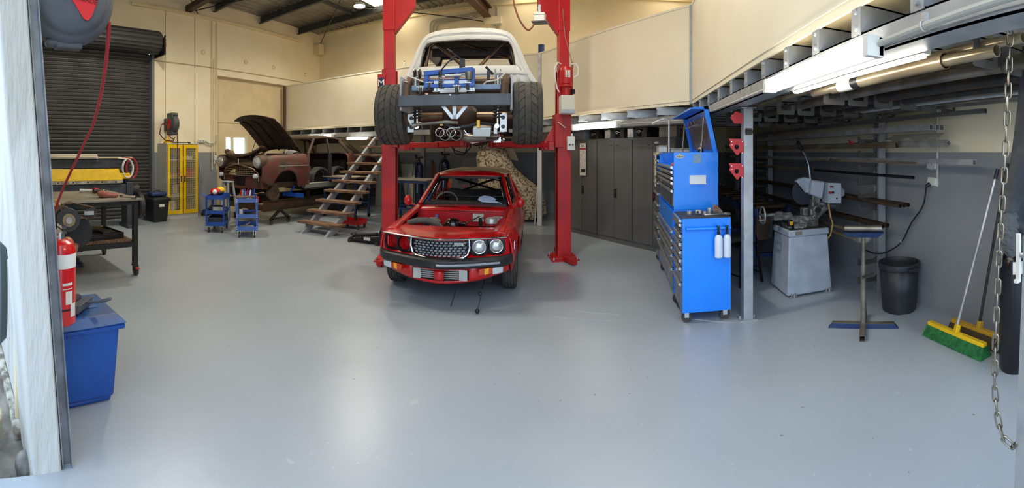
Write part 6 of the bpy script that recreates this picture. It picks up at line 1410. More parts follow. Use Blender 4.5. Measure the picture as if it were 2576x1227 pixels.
# conduit and outlets on the right wall
y = XR / math.tan(th(2362)); 
struct('trim_conduit', MB().tube([(XR - .02, y, 2.1), (XR - .02, y, 1.30)], .014), PIPEG)
for k, (py, lb) in enumerate(((415, 'upper white power outlet on the right wall'), (457, 'lower white power outlet with black plug on the right wall'))):
    p = onX(2350, py, XR); t = thing('wall_outlet', lb, 'outlet', tuple(p))
    MB().hexa([(-.05, -.06, -.03), (0, -.06, -.05), (0, .06, -.05), (-.05, .06, -.03), (-.03, -.06, .045), (0, -.06, .045), (0, .06, .045), (-.03, .06, .045)]).build('body', WHITEP, t, bevel=.004)
    MB().box(-.046, -.036, -.02, .0, .0, .03).build('rocker', LGREY, t)
    if k:
        MB().cyl((-.05, .01, -.02), (-.09, .03, -.05), .022, .014).build('plug', BLACK, t)
        a = p + Vector((-.08, .03, -.05)); q = [a, onX(2325, 520, 2.78), onX(2290, 560, 2.80), onX(2272, 610, 2.80), onX(2230, 637, 2.78), onX(2195, 638, 2.6), at(2165, 622, 4.4)]
        pts = []
        for i in range(len(q) - 1):
            for f in (0, .33, .66): pts.append(q[i].lerp(q[i + 1], f))
        for _ in range(2): pts = [pts[0]] + [(pts[i - 1] + pts[i] * 2 + pts[i + 1]) / 4 for i in range(1, len(pts) - 1)] + [pts[-1]]
        MB().tube(pts, .008, 8).build('cord', BLACK, t, w=True)
        MB().box(-.02, .02, -.02, .02, -.02, .02).build('cord_clip', CLEAR, t); 
        t.children[-1].location = onX(2272, 608, 2.78) - p

# ------------------------------------------------------------------ cut-off saw on its pedestal
SW = thing('cold_saw', 'grey metal-cutting cold saw with raised head on a tapered pedestal', 'saw', (2.035, 4.35, 0))
SG = mat('saw_grey', (172, 180, 190), .42, rgb2=(158, 166, 176), nscale=5)
MB().hexa([(-.27, -.25, .02), (.27, -.25, .02), (.27, .25, .02), (-.27, .25, .02), (-.235, -.22, .64), (.235, -.22, .64), (.235, .22, .64), (-.235, .22, .64)]).build('pedestal', SG, SW, bevel=.015)
MB().box(-.245, .245, -.23, .23, .64, .71).build('tray', SG, SW, bevel=.012)
MB().box(-.215, .215, -.20, .20, .70, .714).build('tray_inside', DARK, SW)
for sx in (-.2, .22):
    MB().box(sx - .04, sx + .04, -.30, -.24, 0, .012).cyl((sx, -.28, .012), (sx, -.28, .05), .012, None, 6).box(sx - .03, sx - .024, -.28, -.25, .0, .045).box(sx + .024, sx + .03, -.28, -.25, 0, .045).build('floor_bracket', GALV, SW, smooth=False)
VG = mat('cast_grey', (136, 136, 132), .4, metal=.4, rgb2=(84, 82, 78), nscale=16)
MB().box(-.20, .0, -.12, .1, .71, .76).box(-.05, .18, -.10, .12, .71, .80).cyl((.06, .0, .78), (.06, .0, .84), .12, None, 28).box(-.16, .02, -.05, .05, .76, .84).box(-.02, .04, -.12, -.02, .84, .93).box(.08, .12, -.1, .02, .84, .91).build('vice', VG, SW, bevel=.008)
MB().cyl((-.45, .0, .86), (-.12, .0, .86), .018).box(-.34, -.12, -.05, .05, .80, .86).cyl((-.30, .0, .86), (-.22, .0, .86), .035).build('vice_screw', VG, SW, bevel=.006)
MB().torus((-.46, 0, .86), .09, .012, 'x').bar((-.46, -.09, .86), (-.46, .09, .86), .02, .02).cyl((-.46, -.08, .82), (-.53, -.08, .82), .01).build('hand_wheel', mat('wheel_steel', (170, 168, 160), .3, metal=.7), SW)
# head: blade and guard to the left, gearbox in the middle, control box to the right
MB().lathe([(.001, -.004), (.145, -.004), (.145, .004), (.001, .004)], (.02, -.04, 1.10), 'y', 48).build('blade', mat('blade_dark', (66, 68, 76), .3, metal=.8), SW)
g_ = MB(); pr = [(.001, -.03), (.158, -.03), (.165, -.02), (.165, .02), (.158, .03), (.001, .03)]
g_.lathe(pr, (.02, -.04, 1.10), 'y', 22, -.1, PI * .72); g_.build('blade_guard', SG, SW, solid=.004)
MB().hexa([(.06, -.14, 1.08), (.20, -.16, 1.02), (.20, .02, 1.02), (.06, .0, 1.08), (.08, -.14, 1.24), (.24, -.16, 1.22), (.24, .02, 1.22), (.08, .0, 1.24)]).build('gearbox', SG, SW, bevel=.02)
MB().bar((.16, -.02, .80), (.16, -.04, 1.08), .10, .11).bar((.12, -.06, .88), (.21, -.06, .88), .10, .12).cyl((.15, -.14, .90), (.15, .04, .90), .055).bar((.1, -.12, .80), (.34, -.10, .96), .02, .07).build('pivot_arm', VG, SW, bevel=.01)
MB().cyl((.15, -.15, .90), (.15, -.14, .90), .035).build('pivot_pin', BLACK, SW)
MB().hexa([(.24, -.22, .98), (.40, -.24, .97), (.40, -.06, .97), (.24, -.06, .98), (.24, -.22, 1.21), (.40, -.24, 1.20), (.40, -.06, 1.20), (.24, -.06, 1.21)]).hexa([(.40, -.2, 1.02), (.49, -.16, 1.05), (.49, -.08, 1.05), (.40, -.06, 1.02), (.40, -.2, 1.18), (.49, -.16, 1.11), (.49, -.08, 1.11), (.40, -.06, 1.18)]).build('control_box', SG, SW, bevel=.005)
for x, z, c in ((.265, 1.165, (150, 60, 40)), (.285, 1.163, (50, 90, 90)), (.255, 1.10, (200, 30, 34)), (.29, 1.10, (20, 20, 20))):
    MB().cyl((x, -.225, z), (x, -.245, z), .010 if z > 1.12 else .014, None, 14).build('button', mat('btn_%d' % c[0], c, .35), SW)
MB().cyl((.34, -.237, 1.03), (.34, -.243, 1.03), .009).build('key_switch', BLACK, SW)
MB().cyl((.22, .04, .95), (.36, -.04, .93), .075, None, 24).build('motor', mat('motor_dark', (70, 72, 76), .4, metal=.3), SW); MB().cyl((.36, -.04, .93), (.42, -.07, .92), .085, .075, 24).build('motor_cap', BLACK, SW)
MB().tube([(.10, -.06, 1.22), (.06, -.08, 1.42), (.0, -.12, 1.52), (-.10, -.2, 1.62)], .014).build('pull_handle', CHROME, SW)
MB().cyl((-.06, -.17, 1.575), (-.14, -.235, 1.665), .02, .018, 14).torus((-.13, -.2, 1.67), .028, .008, 'y').build('handle_grip', BLACK, SW)
MB().tube([(.12, -.04, 1.22), (.09, -.07, 1.42), (.02, -.11, 1.5)], .004).build('handle_cable', BLACK, SW)
each(MB().tube([(.30, -.1, .97), (.31, -.12, .8), (.29, -.1, .62), (.22, -.0, .55)], .009).tube([(.36, -.06, .97), (.37, 0, .8), (.42, .0, .66)], .007), 'cable', BLACK, SW)
MB().tube([(.28, -.15, .97), (.29, -.18, .82), (.32, -.18, .74), (.28, -.2, .62), (.24, -.2, .58)], .009).build('coolant_hose', mat('hose_tan', (176, 140, 80), .4), SW)
MB().box(-.17, -.09, -.2325, -.230, .655, .70).build('rating_plate', mat('plate_mottled', (150, 142, 124), .5, rgb2=(90, 86, 78), nscale=90), SW, smooth=False)
tm = thing('tape_measure', 'yellow and black tape measure hanging on the saw tray corner', 'tape measure', (1.83, 4.18, .73), .4); MB().box(-.035, .035, -.02, .02, .02, .09).build('case', BLACK, tm, bevel=.01); MB().box(-.022, .022, -.024, -.02, .035, .075).build('face', mat('tape_yellow', (250, 180, 20), .4), tm, bevel=.004); MB().bar((.04, 0, .05), (.09, .02, -.06), .012, .03).build('strap', BLACK, tm)
put('offcut', 'pile of steel offcuts and swarf on the saw tray', 'offcuts', (1.92, 4.24, .714), lambda b: [b.box(-.04 + .02 * i, -.02 + .02 * i, -.02 * (i % 3), .03, 0, .012 + .006 * (i % 4)) for i in range(8)], ALU)['kind'] = 'stuff'

# ------------------------------------------------------------------ roller stand
a1 = math.atan2(-.35, .49)
RS = thing('roller_stand', 'blue-edged steel roller stand with a cross-shaped foot', 'roller stand', (2.06, 3.10, 0), a1)
def ang(m, p0, p1, w_):                        # square tube foot
    m.sqpipe(p0, p1, w_, .004)
MB().hexa([(-.31, -.025, .0), (.31, -.025, .0), (.31, .025, .0), (-.31, .025, .0), (-.27, -.025, .045), (.27, -.025, .045), (.27, .025, .045), (-.27, .025, .045)]).build('cross_foot', FRAMEBLUE, RS, smooth=False)
MB().box(-.275, .275, -.026, .026, .045, .048).build('cross_foot_top', STEEL, RS, smooth=False)
m = MB(); m.sqpipe((0, -.28, .026), (0, -.02, .026), .05, .004); m.build('long_foot', STEEL, RS, smooth=False)
m = MB(); m.box(-.025, .025, .03, .28, 0, .05).hexa([(-.02, .2, .05), (.02, .2, .05), (.02, .28, .05), (-.02, .28, .05), (-.02, .22, .13), (.02, .22, .13), (.02, .26, .13), (-.02, .26, .13)]); m.build('rear_foot', DARK, RS, smooth=False)
MB().cyl((0, 0, .045), (0, 0, .56), .024, None, 18).build('outer_post', STEEL, RS); MB().cyl((0, 0, .5), (0, 0, .80), .019, None, 18).build('inner_post', STEEL, RS)
MB().cyl((.0, -.02, .46), (.09, -.05, .50), .008).cyl((0, -.02, .455), (0, -.045, .455), .012).build('clamp_lever', DARK, RS)
MB().hexa([(-.13, -.012, .80), (.13, -.012, .80), (.13, .012, .80), (-.13, .012, .80), (-.18, -.04, .845), (.18, -.04, .845), (.18, .04, .845), (-.18, .04, .845)]).build('trough', FRAMEBLUE, RS, smooth=False)
MB().pipe((-.165, 0, .878), (.165, 0, .878), .027, .012, 24).build('roller', STEEL, RS)
# clear sagging bag behind the stand
put('plastic_bag', 'clear plastic bag hanging behind the roller stand', 'bag', (2.42, 3.66, .655), lambda b: b.ball((0, 0, 0), .10, .10, .05, 20, 12).ball((.05, .03, .0), .06, .07, .07, 20, 12), mat('bag_clear', (190, 190, 176), .1, alpha=.22))

# ------------------------------------------------------------------ bin, brooms, gas bottle
BB = thing('rubbish_bin', 'round black plastic rubbish bin on the floor by the right wall', 'bin', (2.60, 3.27, 0))
BK = mat('bin_plastic', (34, 36, 40), .5, rgb2=(42, 44, 48), nscale=6)
b = MB(); n = 48; prof = []
def binr(k, r): return r + (.0 if (k % 8) in (0, 1) else .006)
rs = [[(binr(k, r) * math.cos(2 * PI * k / n), binr(k, r) * math.sin(2 * PI * k / n), z) for k in range(n)] for r, z in ((.15, .0), (.16, .012), (.172, .2), (.185, .42))]
b.rings(rs, True, False); b.rings([[(r * math.cos(2 * PI * k / n), r * math.sin(2 * PI * k / n), z) for k in range(n)] for r, z in ((.155, .012), (.001, .012))], True, False)
b.build('body', BK, BB, solid=.005); MB().lathe([(.19, .415), (.206, .42), (.21, .45), (.206, .47), (.195, .472), (.188, .46), (.188, .415)], (0, 0, 0), 'z', 48).build('rim', BK, BB)
for s in (-1, 1): MB().box(-.06, .06, s * .20, s * .235, .425, .44).bar((-.06, s * .22, .43), (.06, s * .235, .43), .015, .03).build('grip', BK, BB, bevel=.004)
BR_Y = YEL
def broom(lb, c, dy, top, hm, hr, headc, bm):
    t = thing('broom', lb, 'broom', c, 0, 'brooms on the right wall')
    MB().hexa([(-.03, -dy, .085), (.03, -dy, .085), (.03, dy, .085), (-.03, dy, .085), (-.025, -dy, .115), (.02, -dy, .115), (.02, dy, .115), (-.025, dy, .115)]).build('head', headc, t, bevel=.006)
    rows_ = []
    for f, w_ in ((0, .03), (.5, .045), (1, .06)): rows_.append([(-w_ - .01 * f, -dy - .01 * f, .085 * (1 - f) + .002), (w_ - .0, -dy - .01 * f, .085 * (1 - f) + .002), (w_, dy + .02 * f, .085 * (1 - f) + .002), (-w_ - .01 * f, dy + .02 * f, .085 * (1 - f) + .002)])
    m_ = MB().rings(rows_)
    for k in range(46):
        y = -dy + k * 2 * dy / 45; m_.bar((-.028, y, .084), (-.07, y + .004, .004), .012, .006)
    m_.build('bristles', bm, t, smooth=False)
    tp = Vector(top) - Vector(c); MB().bar((0, 0, .10), tuple(Vector((0, 0, .10)) + (tp - Vector((0, 0, .1))).normalized() * .07), .05, .04).build('socket', headc, t, bevel=.008)
    d = (tp - Vector((0, 0, .1))).normalized(); MB().cyl(Vector((0, 0, .12)) , tp, hr, None, 12).build('handle', hm, t); MB().cyl(tp - d * .08, tp + d * .01, hr * 1.2, None, 12).build('grip', BLACK, t)
    return t
broom('green-bristled yellow broom with a silver handle leaning on the wall', (2.44, 2.34, 0), .31, (2.80, 2.20, 1.40), ALU, .013, YEL, mat('bristle_green', (40, 120, 60), .8, rgb2=(26, 90, 44), nscale=30))
broom('dark-bristled broom behind the green one, dark metal handle', (2.62, 2.25, 0), .30, (2.815, 2.11, 1.45), DARK, .013, mat('head_ochre', (196, 150, 40), .5), mat('bristle_brown', (74, 58, 38), .9))
rk = thing('levelling_rake', 'wooden handled tool with blue and black head leaning upside down', 'tool', (2.66, 2.05, 0))
MB().cyl((0, 0, 0), (.07, -.04, .60), .013, None, 12).build('handle', mat('timber_handle', (150, 120, 84), .7), rk); MB().cyl((.07, -.04, .60), (.09, -.05, .80), .015, None, 12).build('sleeve', FRAMEBLUE, rk); MB().cyl((.09, -.05, .80), (.096, -.053, .87), .03, None, 14).build('head', BLACK, rk)
MB().tube([(-.16, -.06, .10), (.03, -.03, .24), (.12, -.2, .06)], .003, 5).build('wire_brace', ALU, rk)
put('timber_pole', 'brown timber pole leaning in the corner behind the brooms', 'pole', (2.75, 1.98, 0), lambda b: b.cyl((0, 0, 0), (.07, .08, 1.5), .016, None, 12), mat('pole_brown', (96, 76, 58), .6))
GB = thing('gas_cylinder', 'black gas cylinder with green collar behind the hanging chain', 'gas cylinder', (2.46, 1.78, 0))
MB().lathe([(.001, 0), (.10, 0), (.108, .02), (.108, .72), (.10, .78), (.07, .83), (.035, .85), (.001, .85)], (0, 0, 0), 'z', 32).build('body', mat('cyl_black', (18, 19, 24), .25), GB)
MB().lathe([(.035, .845), (.06, .845), (.06, .875), (.03, .88)], (0, 0, 0), 'z', 24).build('collar', mat('collar_green', (40, 96, 66), .5), GB)
MB().cyl((0, 0, .87), (0, 0, .95), .018).cyl((0, 0, .95), (0, 0, .97), .03, None, 8).cyl((0, 0, .91), (.07, -.02, .92), .012).build('valve', BRASS, GB)
MB().lathe([(.1085, .70), (.1085, .76), (.101, .785)], (0, 0, 0), 'z', 24, -2.6, -1.6).build('label', PAPER, GB)
# hanging welding blanket and gauntlet in the corner
CL = mat('blanket_grey', (70, 72, 76), .9, rgb2=(54, 56, 60), nscale=9, bump=.3, bscale=60)
rows = []
for i in range(12):
    f = i / 11; z = 1.98 - f * .86; row = []
    for j in range(9):
        g = j / 8; row.append((1.86 + g * .42 - .00 * f, 1.33 + g * .1 + .02 * math.sin(g * 9 + f * 3), z - .45 * (g - .1) * f * (1 if g > .1 else 0) + (.18 * (1 - g) * f)))
    rows.append(row)
bl = thing('welding_blanket', 'dark grey blanket hanging at the right edge above the gas cylinder', 'blanket', (2.0, 1.3, 1.1))
k_ = MB(); pts = [(2576, 60, 2.15), (2562, 260, 2.15), (2545, 400, 2.15), (2530, 470, 2.15), (2524, 535, 2.15), (2545, 560, 2.15), (2576, 592, 2.15), (2640, 640, 2.15), (2640, 60, 2.15)]
rows = []
edge_ = [(60, 2578), (160, 2568), (260, 2560), (340, 2551), (400, 2543), (460, 2533), (500, 2527), (535, 2523), (560, 2546), (592, 2574)]
for i, (py, px) in enumerate(edge_):
    rows.append([at(px + q * (2690 - px) / 8, py, 2.2 + .03 * math.sin(q * 1.7 + i * .5)) for q in range(9)])
MB().grid(rows).build('cloth', CL, bl, w=True, solid=.006)
gl = thing('knit_sack', 'bumpy grey sack hanging below the dark blanket', 'sack', tuple(at(2545, 600, 2.21)))
m = MB(); m.ball((0, 0, .03), .075, .05, .13, 28, 20); MW_ = m.build('sack', mat('sack_grey', (92, 92, 92), .9, bump=2.5, bscale=55), gl)
wb = thing('wall_bracket', 'white steel channel bracket at the right door jamb', 'bracket', tuple(at(2562, 640, 2.0)))
MB().box(-.007, .007, -.01, .01, -.12, .10).box(-.025, .007, -.01, .01, -.13, -.115).build('channel', WHITE, wb, smooth=False); MB().cyl((.0, -.02, .0), (-.0, -.05, .0), .014).build('clamp', GALV, wb)

# ------------------------------------------------------------------ door chain
ch = thing('hanging_chain', 'long steel chain hanging down the right side with a loop at its end', 'chain', tuple(at(2540, 10, 1.75)))
path = [(2546, -60), (2543, 0), (2540, 120), (2535, 250), (2529, 400), (2520, 520), (2514, 620), (2508, 760), (2504, 860), (2502, 950), (2505, 1010), (2512, 1065), (2526, 1105), (2545, 1124), (2562, 1118), (2582, 1090), (2600, 1040)]
P3 = [at(a, b, 1.75) for a, b in path]
fine = []
for i in range(len(P3) - 1):
    for k in range(20): fine.append(P3[i].lerp(P3[i + 1], k / 20))
lk = MB(); acc = 0; pitch = .052; last = fine[0]; cnt = 0; pos = [fine[0]]
for p in fine[1:]:
    acc += (p - last).length; last = p
    if acc >= pitch: acc = 0; pos.append(p)
for i in range(len(pos) - 1):
    a, b = pos[i], pos[i + 1]; d = (b - a).normalized(); c = (a + b) / 2
    s_ = Vector((math.cos(.93), -math.sin(.93), 0)) if i % 2 == 0 else Vector((math.sin(.93), math.cos(.93), 0)); s_ = (s_ - d * s_.dot(d)).normalized()
    loop = []
    for k in range(17):
        q = 2 * PI * k / 16; cq, sq_ = math.cos(q), math.sin(q); loop.append(c + s_ * .0115 * cq + d * (.013 * sq_ + (.021 if sq_ > 0 else -.021) * (1 if abs(sq_) > 1e-3 else 0)))
    lk.tube(loop, .0045, 6, caps=False)
lk.build('links', mat('chain_steel', (150, 142, 126), .3, metal=.9), ch, w=True)

# ------------------------------------------------------------------ roller table, stool and clamps behind the post
RT = thing('roller_table', 'dark blue steel roller bench running back beside the wall rack', 'roller table', (1.95, 6.3, 0))
for s in (-1, 1):
    MB().box(s * .20, s * .24, -1.3, 2.6, .74, .84).build('rail', FRAMEBLUE, RT, smooth=False)
    for y in (-1.2, .6, 2.4): MB().box(s * .20, s * .25, y, y + .05, 0, .74).build('leg', FRAMEBLUE, RT, smooth=False)
for y in (-1.2, .6, 2.4): MB().box(-.2, .2, y, y + .05, .2, .25).build('brace', FRAMEBLUE, RT, smooth=False)
for k in range(11): MB().cyl((-.20, -1.2 + k * .36, .845), (.20, -1.2 + k * .36, .845), .03, None, 16).build('roller', BROWNPIPE, RT)
MB().box(-.2, .2, -1.26, 2.5, .76, .77).build('under_tray', DARK, RT, smooth=False)
sl = thing('bar_stool', 'black steel low stool beside the roller bench legs', 'stool', (1.50, 4.80, 0), .4)
MB().box(-.15, .15, -.11, .11, .44, .465).build('seat', BLACK, sl, bevel=.01)
for sx in (-1, 1):
    for sy in (-1, 1): MB().bar((sx * .12, sy * .09, .44), (sx * .17, sy * .14, .0), .025, .025).build('leg', BLACK, sl, smooth=False)
    MB().bar((sx * .16, -.13, .12), (sx * .16, .13, .12), .015, .015).build('stretcher', BLACK, sl, smooth=False)
MB().bar((-.15, -.12, .2), (.15, -.12, .2), .015, .015).build('stretcher', BLACK, sl, smooth=False)
put('rusty_plate', 'rusty perforated plate hanging at the end of roller bench', 'plate', (1.80, 4.97, .45), lambda b: b.prism([(-.06, 0), (.06, 0), (.1, .1), (.1, .3), (-.09, .3), (-.1, .1)], (0, 0, 0), (1, 0, 0), (0, 0, 1), (0, .01, 0)), RUST)
# welding magnets on the post
def magnet(px, py, lb, hole=True):
    z = EYE + (HZ - py) * 3.93 / F; x0 = 1.155
    t = thing('welding_magnet', lb, 'magnet', (x0 - .065, 3.70, z), 0, 'red welding magnets on the post')
    pl = [(-.075, .075), (.04, .075), (.063, .055), (.063, -.075), (.032, -.045), (.012, -.075), (-.0, -.075), (-.072, .015), (-.055, .045)] if hole else [(-.06, -.005), (-.015, .055), (.06, .035), (.06, -.055), (-.02, -.055)]
    ring = [(.022 * math.cos(q * PI / 8), .022 * math.sin(q * PI / 8)) for q in range(16)]
    m_ = MB()
    if hole:
        # plate cut round the hole: split into quads between the outline and the ring
        N = 32; out = []
        for q in range(N):
            a_ = 2 * PI * q / N; dx, dy = math.cos(a_), math.sin(a_); best = 9
            for (xa, ya), (xb, yb) in zip(pl, pl[1:] + pl[:1]):
                den = dx * (yb - ya) - dy * (xb - xa)
                if abs(den) < 1e-9: continue
                tt = (xa * (yb - ya) - ya * (xb - xa)) / den; uu = (xa * dy - ya * dx) / den
                if tt > 0 and -1e-6 <= uu <= 1 + 1e-6: best = min(best, tt)
            out.append((dx * best, dy * best))
        inn = [(.022 * math.cos(2 * PI * q / N), .022 * math.sin(2 * PI * q / N)) for q in range(N)]
        m_.rings([[(p[0], y, p[1]) for p in L_] for L_, y in ((inn, 0), (out, 0), (out, .012), (inn, .012), (inn, 0))], True, False)
    else: m_.prism(pl, (0, 0, 0), (1, 0, 0), (0, 0, 1), (0, .012, 0))
    m_.build('plate', mat('magnet_red', (196, 40, 46), .45), t, smooth=False)
    rv = MB()
    for x, z_ in ((-.05, .05), (.05, .05), (.05, -.055), (-.045, .02)): rv.cyl((x, 0, z_), (x, -.003, z_), .004, None, 8)
    each(rv, 'rivet', CHROME, t)
magnet(1855, 297, 'small topmost red welding magnet on the galvanised post', False); magnet(1855, 370, 'middle red arrow magnet with a round hole on the post'); magnet(1855, 430, 'lowest red arrow magnet with a round hole on post')
put('beam_clamp', 'dark clamp fixed to the galvanised post below the top magnet', 'clamp', (1.2, 3.69, 1.74), lambda b: b.box(-.03, .03, -.02, .02, -.03, .03).cyl((-.03, -.01, 0), (.035, -.01, 0), .015), DARK)
# ------------------------------------------------------------------ left side: press brake, bench, belt grinder
PB = thing('sheet_folder', 'long dark blue-grey sheet metal folder with a yellow beam before the roller door', 'machine', (-8.1, 2.5, 0))
PG = mat('machine_grey', (66, 74, 84), .45, metal=.2, rgb2=(56, 62, 70), nscale=5)
PY = mat('machine_yellow', (226, 188, 16), .5, rgb2=(214, 176, 22), nscale=7)
# runs along y from -1.5 to 1.15, front faces +x
MB().box(-.1, .02, -1.6, .95, 1.22, 1.42).build('top_beam', PG, PB, bevel=.02)
MB().hexa([(.02, -1.6, .98), (.14, -1.6, .98), (.14, .88, .98), (.02, .88, .98), (.02, -1.6, 1.20), (.08, -1.6, 1.22), (.08, .80, 1.22), (.02, .80, 1.20)]).box(.0, .1, .80, 1.05, 1.0, 1.12).build('clamp_beam', PY, PB, bevel=.012)
MB().box(.0, .17, -1.6, .86, .93, .98).build('blade_strip', mat('strip_worn', (178, 172, 158), .5, rgb2=(120, 116, 106), nscale=10), PB, smooth=False)
bo = MB()
for k in range(8): bo.cyl((.17, -1.4 + k * .3, .955), (.185, -1.4 + k * .3, .955), .014, None, 8)
each(bo, 'bolt', BLACK, PB)
MB().box(-.05, .12, -1.6, 1.0, .68, .90).build('lower_beam', PG, PB, bevel=.01)
for y in (-1.5, 1.02): MB().box(-.14, .16, y - .07, y + .07, .06, .93).box(-.08, .0, y - .06, y + .06, .93, 1.42).box(-.22, .26, y - .09, y + .09, 0, .07).build('side_frame', PG, PB, bevel=.012)
MB().lathe([(.001, -.06), (.28, -.06), (.30, -.04), (.30, .04), (.28, .06), (.001, .06)], (-.16, 1.34, .42), 'y', 30).cyl((-.2, 1.05, .75), (-.2, 1.35, .75), .13, None, 24).build('motor_drum', mat('drum_black', (46, 46, 48), .5), PB)
text('JOHN HEINE & SON  SYDNEY', .07, MW[PB.name] @ frame((.022, .0, 1.34), (0, 1, 0), (0, 0, 1)), mat('cast_letters', (40, 44, 52), .5), PB)
pr = thing('sheet_roll', 'long cream plastic-wrapped panel lying on top of the sheet folder', 'panel', (-8.08, 1.95, 1.42)); MB().box(-.06, .08, -1.2, .9, 0, .05).box(-.05, .08, -1.2, .88, .05, .09).build('panel', mat('cream_wrap', (214, 206, 182), .4), pr, bevel=.01); MB().bar((.09, -1.2, .03), (.09, .85, .03), .02, .02).build('edge', ALU, pr)
put('pipe_length', 'thin pale pipe on the folder beyond the wrapped panel', 'pipe', (-8.06, 2.9, 1.43), lambda b: b.cyl((0, -.02, 0.012), (0, .72, 0.012), .016), CREAM)
for lb, m_, dy, dx, r_ in (('white hose coiled over the right end of the folder', WHITEP, 0, .06, .16), ('red air hose coiled behind the white hose on the folder', mat('hose_red', (170, 40, 50), .5), .1, .03, .17)):
    t = thing('hose_coil', lb, 'hose', (-8.08 + dx, 3.50 + dy, 1.22)); m_2 = MB()
    pts = [(.03 * math.sin(a_ * .7), r_ * .74 * math.sin(a_), r_ * 1.2 * math.cos(a_)) for a_ in frange(0, 4 * PI, 60)]
    MB().tube(pts, .013, 8).build('coil', m_, t)
    MB().cyl((.0, .0, r_ * 1.2), (.0, -.22, r_ * 1.2 + .02), .014).build('end', m_, t)

WB = thing('welding_bench', 'dark steel welding bench with lower timber shelf on castors', 'workbench', (-5.42, 1.5, 0))
# x from -.62 to .60, y from -1.0 to .80
TOPM = mat('bench_top', (176, 170, 154), .36, metal=.5, rgb2=(146, 140, 126), nscale=3)
MB().box(-.66, .62, -1.0, .82, .945, .965).build('top_plate', TOPM, WB, smooth=False)
DK = mat('bench_dark', (44, 44, 44), .5, metal=.3)
fr = MB().box(-.62, .58, .70, .75, .89, .945).box(-.62, .58, -.95, -.9, .89, .945).box(.53, .58, -.95, .75, .89, .945).box(-.62, -.57, -.95, .75, .89, .945)
fr.box(-.62, .58, .70, .75, .36, .42).box(-.62, .58, -.95, -.9, .36, .42).box(.53, .58, -.95, .75, .36, .42).box(-.62, -.57, -.95, .75, .36, .42)
fr.build('frame', DK, WB, smooth=False)
for x, y in ((.555, .725), (-.595, .725), (.555, -.925), (-.595, -.925)):
    MB().box(x - .03, x + .03, y - .03, y + .03, .12, .945).build('leg', DK, WB, smooth=False)
    MB().cyl((x + .02, y - .018, .055), (x + .02, y + .018, .055), .055, None, 22).cyl((x + .02, y - .02, .055), (x + .02, y + .02, .055), .022, None, 12).build('castor_wheel', RUBBER, WB)
    MB().box(x - .04, x + .04, y - .035, y + .035, .115, .125).box(x - .02, x + .05, y - .028, y - .022, .05, .115).box(x - .02, x + .05, y + .022, y + .028, .05, .115).build('castor_fork', DARK, WB, smooth=False)
MB().box(.56, .66, .70, .74, .09, .105).build('castor_brake', mat('brake_red', (190, 50, 40), .4), WB, smooth=False)
MB().box(-.57, .53, -.9, .70, .42, .445).box(.50, .535, -.9, .70, .40, .444).build('shelf', WOOD, WB, smooth=False)
def onb(x, y, z): return (-5.42 + x, 1.5 + y, z)
put('shop_rag', 'crumpled brown-red rag on the right end of the bench top', 'rag', onb(.30, .42, .967), lambda b: b.ball((0, 0, .03), .08, .10, .04, 12, 8).ball((.04, -.06, .05), .06, .07, .045, 10, 7).ball((.03, .1, .025), .06, .07, .03, 10, 7), mat('rag_brown', (150, 96, 84), .95, bump=.6, bscale=30))
t = thing('angle_grinder', 'silver angle grinder with red guard lying on the bench top', 'grinder', onb(-.30, .38, .967), 1.2)
t.scale = (.75, .75, .8)
MB().cyl((-.16, 0, .045), (.08, 0, .045), .035, .03, 16).build('body', ALU, t); MB().cyl((.12, 0, .02), (.12, 0, .07), .05, .04, 20).build('gear_head', CHROME, t); MB().lathe([(.03, .09), (.085, .08), (.09, .02)], (.13, 0, .0), 'z', 20, -1.6, 2.4).build('guard', mat('guard_red', (200, 40, 50), .4), t, solid=.004)
t = thing('angle_grinder', 'second angle grinder with blue disc beside the silver one', 'grinder', onb(-.22, .52, .967), 1.9)
t.scale = (.75, .75, .8)
MB().cyl((-.14, 0, .045), (.08, 0, .045), .035, .03, 16).build('body', DARK, t); MB().cyl((.12, 0, .02), (.12, 0, .07), .045, .04, 20).build('gear_head', CHROME, t); MB().cyl((.12, 0, .008), (.12, 0, .014), .062, None, 24).build('disc', TROLLEY, t)
t = thing('c_clamp', 'steel locking pliers at the right end of the bench top', 'pliers', onb(.42, .66, .967), .5); MB().bar((-.1, 0, .015), (.1, .02, .02), .025, .02).bar((-.1, .03, .015), (.05, .03, .02), .02, .015).cyl((.1, .0, .015), (.16, .0, .02), .02).build('body', CHROME, t)
put('speaker_box', 'small dark boxed meter at the far left of the bench top', 'meter', onb(-.35, -.35, .967), lambda b: b.box(-.08, .08, -.12, .12, 0, .14), DARK)
t = thing('storage_tub', 'grey plastic tub with white label on the bench shelf', 'tub', onb(.25, -.25, .447)); MB().hexa([(-.2, -.16, 0), (.2, -.16, 0), (.2, .16, 0), (-.2, .16, 0), (-.24, -.2, .19), (.24, -.2, .19), (.24, .2, .19), (-.24, .2, .19)]).build('tub', mat('tub_grey2', (120, 122, 118), .4), t, bevel=.01); MB().box(-.25, .25, -.21, .21, .19, .2).build('lid', LGREY, t); MB().box(.225, .235, -.1, .08, .04, .14).build('label', PAPER, t, smooth=False)
t = thing('drill_case', 'black open tool case on the bench shelf at the right', 'case', onb(.15, .35, .447), .1); MB().box(-.3, .3, -.25, .25, 0, .05).box(-.3, .3, -.25, -.24, .05, .075).box(-.3, .3, .24, .25, .05, .075).box(.29, .3, -.25, .25, .05, .075).build('shell', BLACK, t, bevel=.01); MB().box(-.2, .0, -.1, .05, .05, .09).box(.05, .2, .0, .18, .05, .08).build('contents', DARK, t, bevel=.01)
